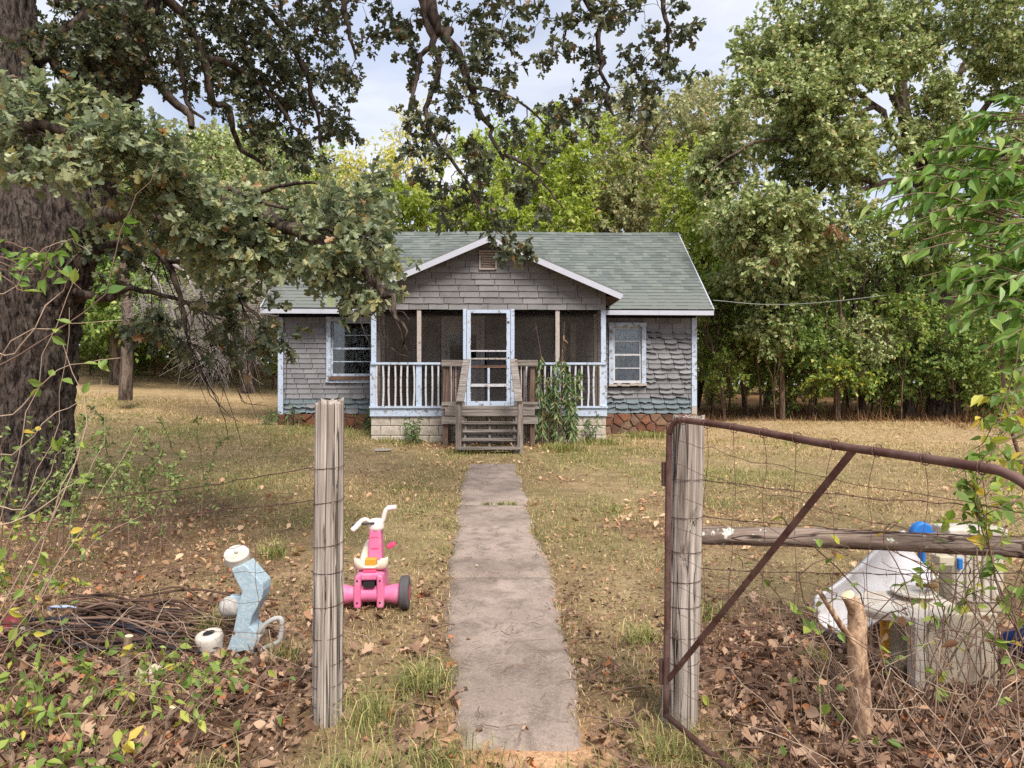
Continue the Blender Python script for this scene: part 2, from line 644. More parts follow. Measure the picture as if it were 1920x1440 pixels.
def build_ground():
    xs = np.concatenate([-np.geomspace(240, 13.2, 34), np.arange(-13, 13.01, 0.13), np.geomspace(13.2, 240, 34)])
    ys = np.concatenate([np.linspace(-120, 0.2, 18), np.arange(0.4, 19, 0.13), np.arange(19.2, 44, 0.5), np.geomspace(44.5, 420, 26)])
    X, Y = np.meshgrid(xs, ys)
    Z = gz(X, Y)
    inn = on_path(X, Y, 0.05)
    Z = np.where(inn, Z - 0.03, Z)
    V = np.stack([X, Y, Z], -1).reshape(-1, 3)
    nx, ny = len(xs), len(ys)
    i = (np.arange(ny - 1)[:, None] * nx + np.arange(nx - 1)[None, :]).ravel()
    F = np.stack([i, i + 1, i + nx + 1, i + nx], -1)
    me = fast_mesh('ground', V, F, True)
    at = me.attributes.new('cover', 'FLOAT_COLOR', 'POINT')
    lt = litter(X, Y)
    n = fbm(np.stack([X * 0.8, Y * 0.8, 0 * X], -1).reshape(-1, 3), 4, 77).reshape(X.shape)
    woods = np.maximum(sstep(18.2, 20.5, Y + (n - 0.5) * 3) * sstep(3, 5, X + (n - 0.5) * 2), sstep(27.5, 30, Y + (n - .5) * 4))
    woods = np.maximum(woods, sstep(9.5, 12, np.abs(X) - np.maximum(0, Y - 12) * 0.55 + (n - 0.5) * 4) * sstep(6, 12, Y) * (X > 0))
    sand = np.exp(-(((X - 0.02) / 0.34) ** 2 + ((Y - 2.78) / 0.26) ** 2)) * (0.6 + n)
    soil = np.clip(lt * 1.1, 0, 1)
    C = np.stack([soil, np.clip(woods, 0, 1), np.clip(sand * 1.3, 0, 1), dry_sunlit(X, Y)], -1).reshape(-1)
    at.data.foreach_set('color', C.astype(np.float32))
    o = link('ground', me, ground_mat())
    tag(o, 'dry tan and green lawn with bare leaf strewn earth along the fence', None, None, 'structure')


build_ground()


def concrete_mat(name, a, b, stain, seam=0.0):
    m, nt, out = mat_new(name)
    v = coords(nt)
    n1 = noise(nt, v, 1.6, 7, 0.62, 0.2)
    n2 = noise(nt, v, 55, 5, 0.7)
    n3 = noise(nt, v, 210, 2, 0.6)
    c = ramp(nt, n1, [(0.3, lin(a)), (0.7, lin(b))])
    c = mixc(nt, ramp(nt, noise(nt, v, 4.5, 8, 0.7, 0.4), [(0.46, (0, 0, 0)), (0.64, (0.85, 0.85, 0.85))]), c, lin(stain))
    c = mixc(nt, ramp(nt, noise(nt, v, 0.9, 5, 0.6, 0.3), [(0.42, (0, 0, 0)), (0.7, (0.55, 0.55, 0.55))]), c, lin([q * .78 for q in a]))
    c = mixc(nt, ramp(nt, noise(nt, v, 17, 7, 0.75), [(0.6, (0, 0, 0)), (0.68, (0.75, 0.75, 0.75))]), c, lin([q * .66 for q in a]))
    c = mixc(nt, 0.75, c, ramp(nt, n2, [(0.3, (0.72, 0.7, 0.68)), (0.68, (1.2, 1.18, 1.16))]), 'MULTIPLY')
    c = mixc(nt, ramp(nt, n3, [(0.62, (0, 0, 0)), (0.7, (0.6, 0.6, 0.6))]), c, lin((214, 204, 192)))
    principled(nt, out, c, 0.92, 0.15, mixc(nt, 0.5, n2, n3), 0.5, 0.006)
    return m


def build_path():
    m = concrete_mat('old_concrete', (136, 121, 111), (172, 155, 144), (110, 97, 89))
    root = thing('path', None, None, (0, 0, 0))
    tag(root, 'narrow worn concrete garden path running from the gateway to the steps', None, None, 'structure')
    for i, (y0, y1) in enumerate(((2.78, 5.12), (5.145, 7.68), (7.705, 10.93))):
        ny = int((y1 - y0) / 0.05)
        yy = np.linspace(y0, y1, ny)
        u = np.linspace(-1, 1, 15)
        V = []
        el, er = path_edge(yy, -1), path_edge(yy, 1)
        for k in range(ny):
            jag = 0.02 * (fbm(np.array([[yy[k] * 9, 1.0 * i, 0.5]]), 3, 3)[0] - 0.5)
            for q in u:
                x = path_c(yy[k]) + (q * er[k] if q > 0 else q * el[k]) + jag
                e = max(0.0, abs(q) - 0.9) / 0.1
                V.append((x, yy[k], e))
        V = np.array(V)
        e = V[:, 2].copy()
        Z = gz(V[:, 0], V[:, 1], False) + 0.012 + 0.008 * (1 - i) * 0 - e * 0.03
        Z += (fbm(V * np.array([3, 3, 0]), 3, 91) - 0.5) * 0.014
        end = (V[:, 1] < y0 + 0.01) | (V[:, 1] > y1 - 0.01)
        Z = Z - end * 0.035
        V[:, 2] = Z
        nn = len(u)
        idx = (np.arange(ny - 1)[:, None] * nn + np.arange(nn - 1)[None]).ravel()
        F = np.stack([idx, idx + 1, idx + nn + 1, idx + nn], -1)
        link('slab', fast_mesh('slab', V, F, True), m, root)


build_path()

# ------------------------------------------------------------------ house materials
def m_siding(name, base, speck=0.5, stain=None):
    m, nt, out = mat_new(name)
    v = coords(nt)
    oi = nt.nodes.new('ShaderNodeObjectInfo')
    c = ramp(nt, oi.outputs['Random'], [(0.0, tuple(q * 0.80 for q in lin(base)[:3])), (0.45, lin(base)[:3]), (0.85, tuple(min(1, q * 1.10) for q in lin(base)[:3])), (1.0, tuple(q * 0.9 for q in lin(base)[:3]))])
    n = noise(nt, v, 90, 3, 0.8)
    c = mixc(nt, speck, c, ramp(nt, n, [(0.3, (0.62, 0.61, 0.6)), (0.7, (1.3, 1.3, 1.3))]), 'MULTIPLY')
    tcw = nt.nodes.new('ShaderNodeNewGeometry')
    n2 = noise(nt, tcw.outputs['Position'], 2.3, 6, 0.65)
    c = mixc(nt, 0.8, c, ramp(nt, n2, [(0.3, (0.72, 0.71, 0.7)), (0.62, (1.06, 1.05, 1.05))]), 'MULTIPLY')
    if stain is not None:
        c = mixc(nt, ramp(nt, noise(nt, tcw.outputs['Position'], 9, 5, 0.7), [(0.52, (0, 0, 0)), (0.7, (0.8, 0.8, 0.8))]), c, lin(stain))
    principled(nt, out, c, 0.95, 0.12, n, 0.4, 0.004)
    return m


M_SID = m_siding('grey_asphalt_siding', (132, 131, 134))
M_SIDG = m_siding('green_grey_asphalt_siding', (112, 123, 128), 0.5, (128, 130, 134))
M_GAB = m_siding('gable_asphalt_siding', (130, 128, 128))
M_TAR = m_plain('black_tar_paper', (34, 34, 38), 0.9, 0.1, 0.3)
M_TRIM = m_plain('flaking_pale_blue_paint', (178, 190, 208), 0.65, 0.25, 0.07, 9.0, 0.15, (128, 120, 114), (0.56, 0.61), 0.002, dscale=11.0)
M_CASE = m_plain('weathered_blue_grey_casing', (176, 188, 204), 0.8, 0.2, 0.14, 12.0, 0.2, (124, 122, 124), (0.50, 0.62), 0.002, dscale=10.0)
M_WHITE = m_plain('chalky_white_paint', (192, 191, 195), 0.6, 0.25, 0.06, 7.0, 0.1, (140, 126, 116), (0.56, 0.63), 0.002, dscale=11.0)
M_FASC = m_plain('lavender_white_fascia_paint', (180, 181, 191), 0.6, 0.25, 0.05, 4.0, 0.0, (150, 138, 134), (0.66, 0.72), dscale=5.0)
M_PALE = m_plain('bare_pale_wood', (170, 160, 152), 0.85, 0.15, 0.15, 20, 0.2, (110, 96, 86), (0.56, 0.64), dscale=12.0)
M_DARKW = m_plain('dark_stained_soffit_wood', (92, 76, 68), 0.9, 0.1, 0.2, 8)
M_ROT = m_wood('rotten_brown_wood', (146, 116, 98), (74, 52, 42), 'x', 30, 2)
M_GREYW = m_wood('grey_step_wood_lengthwise', (168, 160, 154), (98, 90, 86), 'x', 34, 2.2, 0.66)
M_GREYV = m_wood('grey_step_wood_upright', (160, 150, 144), (94, 84, 80), 'z', 34, 2.2, 0.66)
M_BRNV = m_wood('brown_step_wood_upright', (140, 118, 106), (76, 60, 52), 'z', 34, 2.2, 0.66)
M_BLOCK = concrete_mat('cream_washed_concrete_block', (182, 172, 160), (212, 204, 192), (140, 126, 112))
M_MORT = concrete_mat('grey_mortar', (150, 140, 128), (176, 166, 154), (120, 108, 98))
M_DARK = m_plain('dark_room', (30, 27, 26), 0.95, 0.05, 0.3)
M_ROOM = m_plain('dim_room_plaster', (96, 88, 80), 0.95, 0.05, 0.2)
M_FLOOR = m_plain('grey_porch_floor_paint', (120, 112, 106), 0.8, 0.2, 0.2)


def stone_mat(name, cols):
    m, nt, out = mat_new(name)
    oi = nt.nodes.new('ShaderNodeObjectInfo')
    c = ramp(nt, oi.outputs['Random'], [(i / (len(cols) - 1), lin(q)) for i, q in enumerate(cols)])
    v = coords(nt)
    n = noise(nt, v, 7, 7, 0.68, 0.5)
    c = mixc(nt, 0.9, c, ramp(nt, n, [(0.28, (0.5, 0.46, 0.44)), (0.5, (0.95, 0.95, 0.95)), (0.74, (1.35, 1.3, 1.2))]), 'MULTIPLY')
    principled(nt, out, c, 0.9, 0.2, n, 0.6, 0.02)
    return m


M_STONE = stone_mat('red_brown_sandstone', [(94, 70, 60), (120, 80, 62), (138, 92, 68), (110, 90, 78), (132, 104, 84), (84, 68, 60), (126, 82, 60)])
M_STONED = stone_mat('dark_stained_sandstone', [(92, 64, 52), (120, 78, 58), (104, 76, 62)])


def roof_mat():
    m, nt, out = mat_new('green_grey_roof_shingle')
    g = nt.nodes.new('ShaderNodeNewGeometry')
    oi = nt.nodes.new('ShaderNodeObjectInfo')
    c = ramp(nt, g.outputs['Random Per Island'], [(0, lin((94, 100, 96))), (0.35, lin((105, 110, 106))), (0.7, lin((117, 121, 116))), (1, lin((100, 106, 105)))])
    v = coords(nt)
    n = noise(nt, v, 120, 3, 0.8)
    c = mixc(nt, 0.6, c, ramp(nt, n, [(0.3, (0.66, 0.66, 0.66)), (0.7, (1.25, 1.25, 1.25))]), 'MULTIPLY')
    n2 = noise(nt, v, 1.1, 6, 0.6)
    c = mixc(nt, 0.7, c, ramp(nt, n2, [(0.3, (0.8, 0.8, 0.8)), (0.65, (1.05, 1.05, 1.05))]), 'MULTIPLY')
    principled(nt, out, c, 0.95, 0.12, n, 0.3, 0.003)
    return m


M_ROOF = roof_mat()


def glass_mat():
    m, nt, out = mat_new('dusty_window_glass')
    gl = nt.nodes.new('ShaderNodeBsdfGlossy')
    gl.inputs['Roughness'].default_value = 0.03
    gl.inputs['Color'].default_value = (0.9, 0.93, 1, 1)
    tr = nt.nodes.new('ShaderNodeBsdfTransparent')
    tr.inputs['Color'].default_value = (0.86, 0.9, 0.9, 1)
    fr = nt.nodes.new('ShaderNodeFresnel')
    fr.inputs['IOR'].default_value = 1.7
    mx = nt.nodes.new('ShaderNodeMixShader')
    nt.links.new(fr.outputs[0], mx.inputs[0])
    nt.links.new(tr.outputs[0], mx.inputs[1])
    nt.links.new(gl.outputs[0], mx.inputs[2])
    nt.links.new(mx.outputs[0], out.inputs['Surface'])
    return m


def sheet_mat():
    """crumpled clear plastic film"""
    m, nt, out = mat_new('clear_plastic_film')
    v = coords(nt, 'Object', (7, 7, 2.2))
    n = noise(nt, v, 2.0, 6, 0.7, 1.2)
    p = principled(nt, None, lin((214, 218, 222)), 0.12, 0.6, n, 1.0, 0.06)
    tr = nt.nodes.new('ShaderNodeBsdfTransparent')
    mx = nt.nodes.new('ShaderNodeMixShader')
    f = ramp(nt, noise(nt, v, 2.2, 6, 0.65, 1.6), [(0.46, (0.03, 0.03, 0.03)), (0.53, (0.9, 0.9, 0.9))])
    nt.links.new(f, mx.inputs[0])
    nt.links.new(tr.outputs[0], mx.inputs[1])
    nt.links.new(p.outputs[0], mx.inputs[2])
    nt.links.new(mx.outputs[0], out.inputs['Surface'])
    return m


def screen_mat():
    m, nt, out = mat_new('dark_insect_screen')
    d = nt.nodes.new('ShaderNodeBsdfDiffuse')
    v = coords(nt)
    n = noise(nt, v, 2.5, 5, 0.6)
    c = ramp(nt, n, [(0.3, (0.034, 0.028, 0.024)), (0.7, (0.06, 0.050, 0.042))])
    nt.links.new(c, d.inputs['Color'])
    tr = nt.nodes.new('ShaderNodeBsdfTransparent')
    mx = nt.nodes.new('ShaderNodeMixShader')
    mx.inputs[0].default_value = 0.26
    nt.links.new(tr.outputs[0], mx.inputs[1])
    nt.links.new(d.outputs[0], mx.inputs[2])
    nt.links.new(mx.outputs[0], out.inputs['Surface'])
    return m


M_GLASS, M_SHEET, M_SCREEN = glass_mat(), sheet_mat(), screen_mat()
M_CURT = m_plain('faded_curtain_cloth', (150, 142, 130), 0.95, 0.05, 0.15, 3)

# ------------------------------------------------------------------ house
YAW = 0.02
HX, HY = -0.48, 14.2
house = thing('cottage', 'small grey shingled cottage with green roof and screened front porch', 'house', (HX, HY, 0), YAW)
VW = 1.8            # front wall plane behind the porch front
UL, UR = -4.92, 4.86
PW = 2.44           # half width of the porch
Z_SH0, Z_SH1 = 0.81, 3.04
Z_EAVE = 3.26


def hpart(mb, name, mat, parent=None, **k):
    return mb.build(name, mat, parent or house, **k)


def hgz(u, v):
    """ground height under a spot of the house"""
    x = HX + u * math.cos(YAW) - v * math.sin(YAW)
    y = HY + u * math.sin(YAW) + v * math.cos(YAW)
    return float(gz(np.array([x]), np.array([y]))[0])


def shingle_mesh(kind, seed):
    """one siding tab: x -0.5..0.5, top at z=0, bottom at z=-1 (scaled), face towards -y"""
    r = random.Random(seed)
    nx = 5
    V, F = [], []
    for j, (z, y) in enumerate(((0.0, -0.003), (-0.55, -0.012), (-1.0, -0.021))):
        for i in range(nx):
            x = -0.5 + i / (nx - 1)
            e = abs(x) * 2
            zz, yy = z, y
            if j == 2:
                if kind == 'flat':
                    zz += r.uniform(-0.02, 0.02)
                    yy += -0.002 * e
                elif kind == 'curl':
                    zz += 0.16 * e ** 3 + r.uniform(-0.03, 0.03) - 0.03
                    yy += -0.022 - 0.018 * r.random()
                else:
                    zz += r.uniform(-0.05, 0.34)
                    yy += -0.02 - 0.02 * r.random()
            if j == 1 and kind != 'flat':
                yy -= 0.006
            V.append((x, yy, zz))
    for i in range(nx):
        x, y, z = V[2 * nx + i]
        V.append((x, y + 0.007, z + 0.01))
    for j in range(3):
        for i in range(nx - 1):
            a = j * nx + i
            F.append((a, a + nx, a + nx + 1, a + 1))
    me = bpy.data.meshes.new('shingle')
    me.from_pydata(V, [], F)
    me.update()
    return me


SH = {k: [shingle_mesh(k, 10 * i + j) for j in range(n)] for i, (k, n) in enumerate((('flat', 4), ('curl', 5), ('torn', 4)))}
SH_M = {}


def sh_mesh(kind, j, mat):
    key = (kind, j, mat.name)
    if key not in SH_M:
        me = SH[kind][j].copy()
        me.materials.append(mat)
        SH_M[key] = me
    return SH_M[key]


def sub_iv(iv, a, b):
    out = []
    for (s, e) in iv:
        if b <= s or a >= e:
            out.append((s, e))
        else:
            if a > s:
                out.append((s, a))
            if b < e:
                out.append((b, e))
    return out


def lay_courses(parent, u0, u1, z0, z1, exp, tabw, v, holes, matf, kindf, slope=None, joined=None, seed=1):
    """tabs in courses on the wall plane y=v; slope(z)->(umin,umax) trims a gable"""
    r = random.Random(seed)
    nC = int(round((z1 - z0) / exp))
    for c in range(nC):
        zb = z0 + c * exp
        zt = zb + exp
        iv = [(u0, u1)]
        if slope is not None:
            a, b = slope(zb + exp * 0.05)
            if b - a < 0.1:
                continue
            iv = [(max(u0, a), min(u1, b))]
        for (ha, hb, hz0, hz1) in holes:
            if zb < hz1 - 0.02 and zt > hz0 + 0.02:
                iv = sub_iv(iv, ha, hb)
        off = (c % 2) * tabw * 0.5 + r.uniform(-0.03, 0.03) + 0.11 * (c % 3)
        for (s, e) in iv:
            k0 = math.floor((s - off) / tabw)
            q = s
            while q < e - 0.02:
                k0 += 1
                nxt = min(e, off + k0 * tabw)
                if nxt - q > 0.025:
                    w = nxt - q - 0.010
                    uc = (q + nxt) / 2
                    kind = kindf(uc, zb, r)
                    h = min(exp * 1.14, z1 + 0.02 - zb)
                    me = sh_mesh(kind, r.randrange(len(SH[kind])), matf(uc, zb, r))
                    sx = -w if r.random() < 0.5 else w
                    if joined is None:
                        o = link('shingle', me, None, parent, (uc, v, zb + h + r.uniform(-0.003, 0.003)))
                        o.scale = (w, 1 + r.uniform(-.15, .3), h)
                        o.rotation_euler = (0, r.uniform(-0.012, 0.012), 0)
                    else:
                        Vs = [(uc + p.co.x * w, v + p.co.y, zb + h + p.co.z * h) for p in me.vertices]
                        joined.add(Vs, [tuple(p.vertices) for p in me.polygons])
                q = nxt
    return


# body: the four walls behind the siding, thick boards
wl_ = hpart(MB().box(((UL - PW) / 2, VW + 0.06, (Z_SH0 + 3.22) / 2), (-PW - UL, 0.12, 3.22 - Z_SH0)), 'siding_wall', M_TAR)
wr_ = hpart(MB().box(((UR + PW) / 2, VW + 0.06, (Z_SH0 + 3.22) / 2), (UR - PW, 0.12, 3.22 - Z_SH0)), 'siding_wall', M_TAR)
WIN_L = (-3.80, -2.55, 1.60, 3.06)
WIN_R = (2.79, 3.66, 1.50, 2.94)


def wall_with_hole(name, u0, u1, z0, z1, hole, v, t, mat, parent=None):
    a, b, c, d = hole
    mb = MB()
    for (p, q, s, e) in ((u0, a, z0, z1), (b, u1, z0, z1), (a, b, z0, c), (a, b, d, z1)):
        if q - p > 0.01 and e - s > 0.01:
            mb.box(((p + q) / 2, v + t / 2, (s + e) / 2), (q - p, t, e - s))
    return hpart(mb, name, mat, parent)


for o_ in (wl_, wr_):
    bpy.data.objects.remove(o_)
wall_l = wall_with_hole('siding_wall', UL, -PW + 0.02, Z_SH0, 3.22, (WIN_L[0] + 0.05, WIN_L[1] - 0.05, WIN_L[2] + 0.05, WIN_L[3] - 0.05), VW, 0.12, M_TAR)
wall_r = wall_with_hole('siding_wall', PW - 0.02, UR, Z_SH0, 3.22, (WIN_R[0] + 0.05, WIN_R[1] - 0.05, WIN_R[2] + 0.05, WIN_R[3] - 0.05), VW, 0.12, M_TAR)
wall_p = wall_with_hole('porch_inner_wall', -PW + 0.02, PW - 0.02, Z_SH0, 3.3, (-1.06, -0.20, 1.0, 3.0), VW, 0.12, M_TAR)
mb = MB()
for (u, s) in ((UL + 0.06, 1), (UR - 0.06, -1)):
    mb.prism([(VW + 0.122, 0.2), (VW + 6.2, 0.2), (VW + 6.2, 3.2), (VW + 2.9, 5.35), (VW + 0.122, 3.2)], u - 0.06, u + 0.06, 'x')
mb.box(((UL + UR) / 2, VW + 6.26, 1.7), (UR - UL, 0.12, 3.0))
hpart(mb, 'outer_wall', M_SID)
hpart(MB().box(((UL + UR) / 2, VW + 2.2, 0.95), (UR - UL - 0.3, 3.9, 0.06)).box(((UL + UR) / 2, VW + 4.2, 2.0), (UR - UL - 0.3, 0.06, 2.2)).box(((UL + UR) / 2, VW + 2.2, 3.15), (UR - UL - 0.3, 3.9, 0.06)), 'room_lining', M_ROOM)


def mat_side(uc, zb, r):
    lim = 1.12 if uc > 0 else 1.08
    return M_SIDG if zb < lim - 0.03 and not (uc < 0 and r.random() < 0.2) else M_SID


def kind_l(uc, zb, r):
    if zb < 1.25:
        return r.choice(['curl', 'curl', 'flat', 'torn' if zb < 1.0 else 'flat'])
    return 'flat'


def kind_r(uc, zb, r):
    if uc > 3.66 and zb < 2.75:
        return r.choice(['curl', 'curl', 'curl', 'curl', 'flat', 'torn'])
    if zb < 1.35:
        return r.choice(['curl', 'curl', 'flat', 'torn'])
    return 'flat'


lay_courses(wall_l, UL + 0.12, -PW, Z_SH0, Z_SH1, 0.1173, 0.305, VW, [(WIN_L[0], WIN_L[1], WIN_L[2] - 0.02, WIN_L[3])], mat_side, kind_l, seed=3)
lay_courses(wall_r, PW, UR - 0.12, Z_SH0, Z_SH1, 0.1173, 0.30, VW, [(WIN_R[0], WIN_R[1], WIN_R[2] - 0.02, WIN_R[3])], mat_side, kind_r, seed=5)
jb = MB()
lay_courses(None, -PW + 0.02, PW - 0.02, 1.0, 3.1, 0.128, 0.41, VW, [(-1.16, -0.10, 0.9, 3.1)], lambda *a: M_SID, lambda u, z, r: 'flat', joined=jb, seed=9)
hpart(jb, 'shingle_courses', M_SID, wall_p, kind='stuff')

# corner boards
for (u, s) in ((UL, -1), (UR, 1)):
    hpart(MB().box((u - s * 0.055, VW - 0.02, (0.98 + 3.05) / 2 if s > 0 else (0.72 + 3.05) / 2), (0.12, 0.05, 3.05 - (0.98 if s > 0 else 0.72))), 'corner_board', M_TRIM)
hpart(MB().box((UR - 0.055, VW - 0.021, 0.865), (0.122, 0.05, 0.22)), 'corner_board_patch', M_PALE)


# windows
def window(hole, casing, lights_mat, left):
    a, b, c, d = hole
    root = bpy.data.objects.new('window', None)
    COL.objects.link(root)
    root.parent = house
    cw = casing
    v0 = VW - 0.035
    cas = MB()
    cas.box((a + cw / 2, v0, (c + d) / 2), (cw, 0.07, d - c))
    cas.box((b - cw / 2, v0, (c + d) / 2), (cw, 0.07, d - c))
    cas.box(((a + b) / 2, v0 - 0.003, d - cw / 2), (b - a + 0.02, 0.074, cw))
    cas.build('frame', M_CASE, root)
    sill = MB()
    if left:
        sill.box(((a + b) / 2 + 0.05, VW - 0.05, c + 0.04), (b - a - 0.02, 0.10, 0.07))
        MB().box(((a + b) / 2, VW - 0.03, c - 0.03), (b - a + 0.03, 0.06, 0.085)).build('apron', M_CASE, root)
    else:
        r = random.Random(4)
        for k in range(9):
            x0 = a - 0.01 + (b - a + 0.02) * k / 9
            sill.box((x0 + (b - a) / 18, VW - 0.055, c - 0.02 + r.uniform(-0.012, 0.012)), ((b - a) / 9 + 0.004, 0.12 + r.uniform(-.02, .03), 0.055 + r.uniform(-.012, .012)))
    sill.build('sill', M_ROT if left else M_PALE, root)
    ia, ib, ic, id_ = a + cw, b - cw, c + (0.09 if left else 0.03), d - cw
    zm = (ic + id_) / 2
    st = 0.045
    for (s0, s1, v, nm) in ((zm - 0.02, id_, VW + 0.03, 'upper'), (ic, zm + 0.02, VW - 0.005, 'lower')):
        fr = MB()
        for x in (ia + st / 2, ib - st / 2):
            fr.box((x, v, (s0 + s1) / 2), (st, 0.035, s1 - s0))
        fr.box(((ia + ib) / 2, v - 0.002, s0 + 0.022), (ib - ia, 0.037, 0.044 if nm == 'upper' else 0.06))
        fr.box(((ia + ib) / 2, v - 0.002, s1 - 0.02), (ib - ia, 0.037, 0.04))
        fr.build('sash', lights_mat, root)
        MB().box(((ia + ib) / 2, v - 0.003, (s0 + s1) / 2 + 0.005), (ib - ia - 2 * st, 0.026, 0.022)).build('glazing_bar', lights_mat, root)
        for (p0, p1) in ((s0 + 0.04, (s0 + s1) / 2), ((s0 + s1) / 2 + 0.01, s1 - 0.035)):
            MB().box(((ia + ib) / 2, v + 0.004, (p0 + p1) / 2), (ib - ia - 2 * st + 0.01, 0.004, p1 - p0 + 0.01)).build('pane', M_GLASS, root)
    # hanging film and curtains inside
    nx, nz = 40, 34
    V = []
    sd = 3 if left else 8
    for j in range(nz):
        for i in range(nx):
            s, t = i / (nx - 1), j / (nz - 1)
            x = ia + (ib - ia) * s
            sag = 0.10 * math.sin(math.pi * s) * (1 - t) * (1.4 if left else 1.0)
            z = id_ - (id_ - ic) * t * (0.98) - sag
            y = VW + 0.10 + 0.05 * (fbm(np.array([[s * 5 + t * 2, t * 3 + abs(s - .5) * 4, sd]]), 4, sd)[0] - 0.5) * 2
            V.append((x, y, z))
    F = [(j * nx + i, j * nx + i + 1, j * nx + nx + i + 1, j * nx + nx + i) for j in range(nz - 1) for i in range(nx - 1)]
    MB().add(V, F).build('plastic_film', M_SHEET, root, smooth=True)
    cu = MB()
    for (s0, s1) in (((0.0, 0.40), (0.80, 1.0)) if left else ((0.0, 0.16), (0.84, 1.0))):
        n = 24
        pts = [(ia + (ib - ia) * (s0 + (s1 - s0) * k / n), VW + 0.24 + 0.03 * math.sin(k * 1.5)) for k in range(n + 1)]
        m0 = len(cu.v)
        cu.add([(p[0], p[1], ic - 0.1) for p in pts] + [(p[0], p[1], id_ + 0.05) for p in pts], [(k, k + 1, k + n + 2, k + n + 1) for k in range(n)])
    cu.build('curtain', M_CURT, root, smooth=True)
    return root


window(WIN_L, 0.10, M_CASE, True)['label'] = 'wide double hung window with torn plastic film and dark gap'
window(WIN_R, 0.10, M_WHITE, False)['label'] = 'narrow double hung window with crumpled plastic film and rotten sill'


# foundations
def clip_poly(poly, nx, ny, d):
    out = []
    for i in range(len(poly)):
        p, q = poly[i], poly[(i + 1) % len(poly)]
        a, b = p[0] * nx + p[1] * ny - d, q[0] * nx + q[1] * ny - d
        if a <= 0:
            out.append(p)
        if (a < 0 < b) or (b < 0 < a):
            t = a / (a - b)
            out.append((p[0] + (q[0] - p[0]) * t, p[1] + (q[1] - p[1]) * t))
    return out


def stonework(u0, u1, z0, z1, n, mat, seed, v=VW):
    r = random.Random(seed)
    root = hpart(MB().box(((u0 + u1) / 2, v + 0.06, (z0 + z1) / 2), (u1 - u0, 0.14, z1 - z0)), 'stone_foundation', M_MORT)
    pts = []
    while len(pts) < n:
        p = (r.uniform(u0, u1), r.uniform(z0, z1))
        if all((p[0] - q[0]) ** 2 + ((p[1] - q[1]) * 1.25) ** 2 > (0.155 + 0.05 * r.random()) ** 2 for q in pts) or r.random() < 0.004:
            pts.append(p)
    for p in pts:
        poly = [(u0, z0), (u1, z0), (u1, z1), (u0, z1)]
        for q in pts:
            if q == p:
                continue
            nx, ny = q[0] - p[0], q[1] - p[1]
            L = math.hypot(nx, ny)
            nx, ny = nx / L, ny / L
            poly = clip_poly(poly, nx, ny, (p[0] + q[0]) / 2 * nx + (p[1] + q[1]) / 2 * ny - 0.009)
        if len(poly) < 3:
            continue
        cx = sum(a for a, b in poly) / len(poly)
        cz = sum(b for a, b in poly) / len(poly)
        pr = r.uniform(0.025, 0.065)
        V, m = [], len(poly)
        for (sc, y) in ((1.0, 0.0), (0.985, -pr * 0.6), (0.84, -pr)):
            V += [(cx * 0 + (a - cx) * sc, y, (b - cz) * sc) for a, b in poly]
        V.append((r.uniform(-.02, .02), -pr - r.uniform(0, 0.012), r.uniform(-.02, .02)))
        F = [(k * m + i, k * m + (i + 1) % m, (k + 1) * m + (i + 1) % m, (k + 1) * m + i) for k in range(2) for i in range(m)]
        F += [(2 * m + i, 2 * m + (i + 1) % m, 3 * m) for i in range(m)]
        MB().add(V, F).build('stone', mat, root, loc=(cx, v - 0.012, cz))
    return root


stonework(PW + 0.02, UR, 0.10, Z_SH0 - 0.01, 40, M_STONE, 11)['label'] = 'foundation of red brown sandstone in pale mortar'
stonework(UL, -PW - 0.02, 0.30, Z_SH0 - 0.01, 26, M_STONED, 12)['label'] = 'dark stained low stone foundation'

bf = hpart(MB().box((0, 0.12, 0.44), (2 * PW - 0.03, 0.16, 0.78)).box((-PW + 0.1, 0.95, 0.44), (0.16, 1.66, 0.78)).box((PW - 0.1, 0.95, 0.44), (0.16, 1.66, 0.78)), 'block_foundation', M_MORT)
bm_ = MB().box((0, 0, 0), (0.388, 0.10, 0.192), bev=0.012)
bme = bpy.data.meshes.new('block')
bme.from_pydata(bm_.v, [], bm_.f)
bme.materials.append(M_BLOCK)
rb = random.Random(2)
for c in range(4):
    zc = 0.83 - 0.1 - 0.2 * c
    q = -PW - (0.2 if c % 2 else 0)
    while q < PW - 0.05:
        a, b = max(q, -PW), min(q + 0.4, PW)
        if b - a > 0.06:
            o = link('block', bme, None, bf, ((a + b) / 2, 0.035 + rb.uniform(-0.004, 0.004), zc), None, ((b - a) / 0.4, 1, 1))
        q += 0.4

# porch floor, skirt, posts, header, ceiling
hpart(MB().box((0, VW / 2 + 0.03, 0.985), (2 * PW - 0.05, VW - 0.1, 0.07)), 'porch_floor', M_FLOOR)
sk = hpart(MB().box((0, -0.03, 0.915), (2 * PW + 0.03, 0.06, 0.165)), 'porch_skirt_board', M_TRIM)
hpart(MB().box((0, -0.04, 1.022), (2 * PW + 0.05, 0.11, 0.04)), 'porch_sill_ledge', M_TRIM)
hpart(MB().box((0, -0.02, 0.836), (2 * PW + 0.01, 0.05, 0.016)), 'flashing_strip', M_GREYW)
for (u, w, mt) in ((-PW + 0.05, 0.10, M_TRIM), (PW - 0.05, 0.10, M_TRIM), (-1.45, 0.085, M_PALE), (1.43, 0.085, M_PALE)):
    hpart(MB().box((u, 0.045, (1.04 + 3.08) / 2), (w, 0.09, 3.08 - 1.04)), 'porch_post', mt)
    hpart(MB().box((u, -0.02, (1.04 + 1.90) / 2), (w + 0.03, 0.035, 0.86)), 'post_cladding_board', M_TRIM)
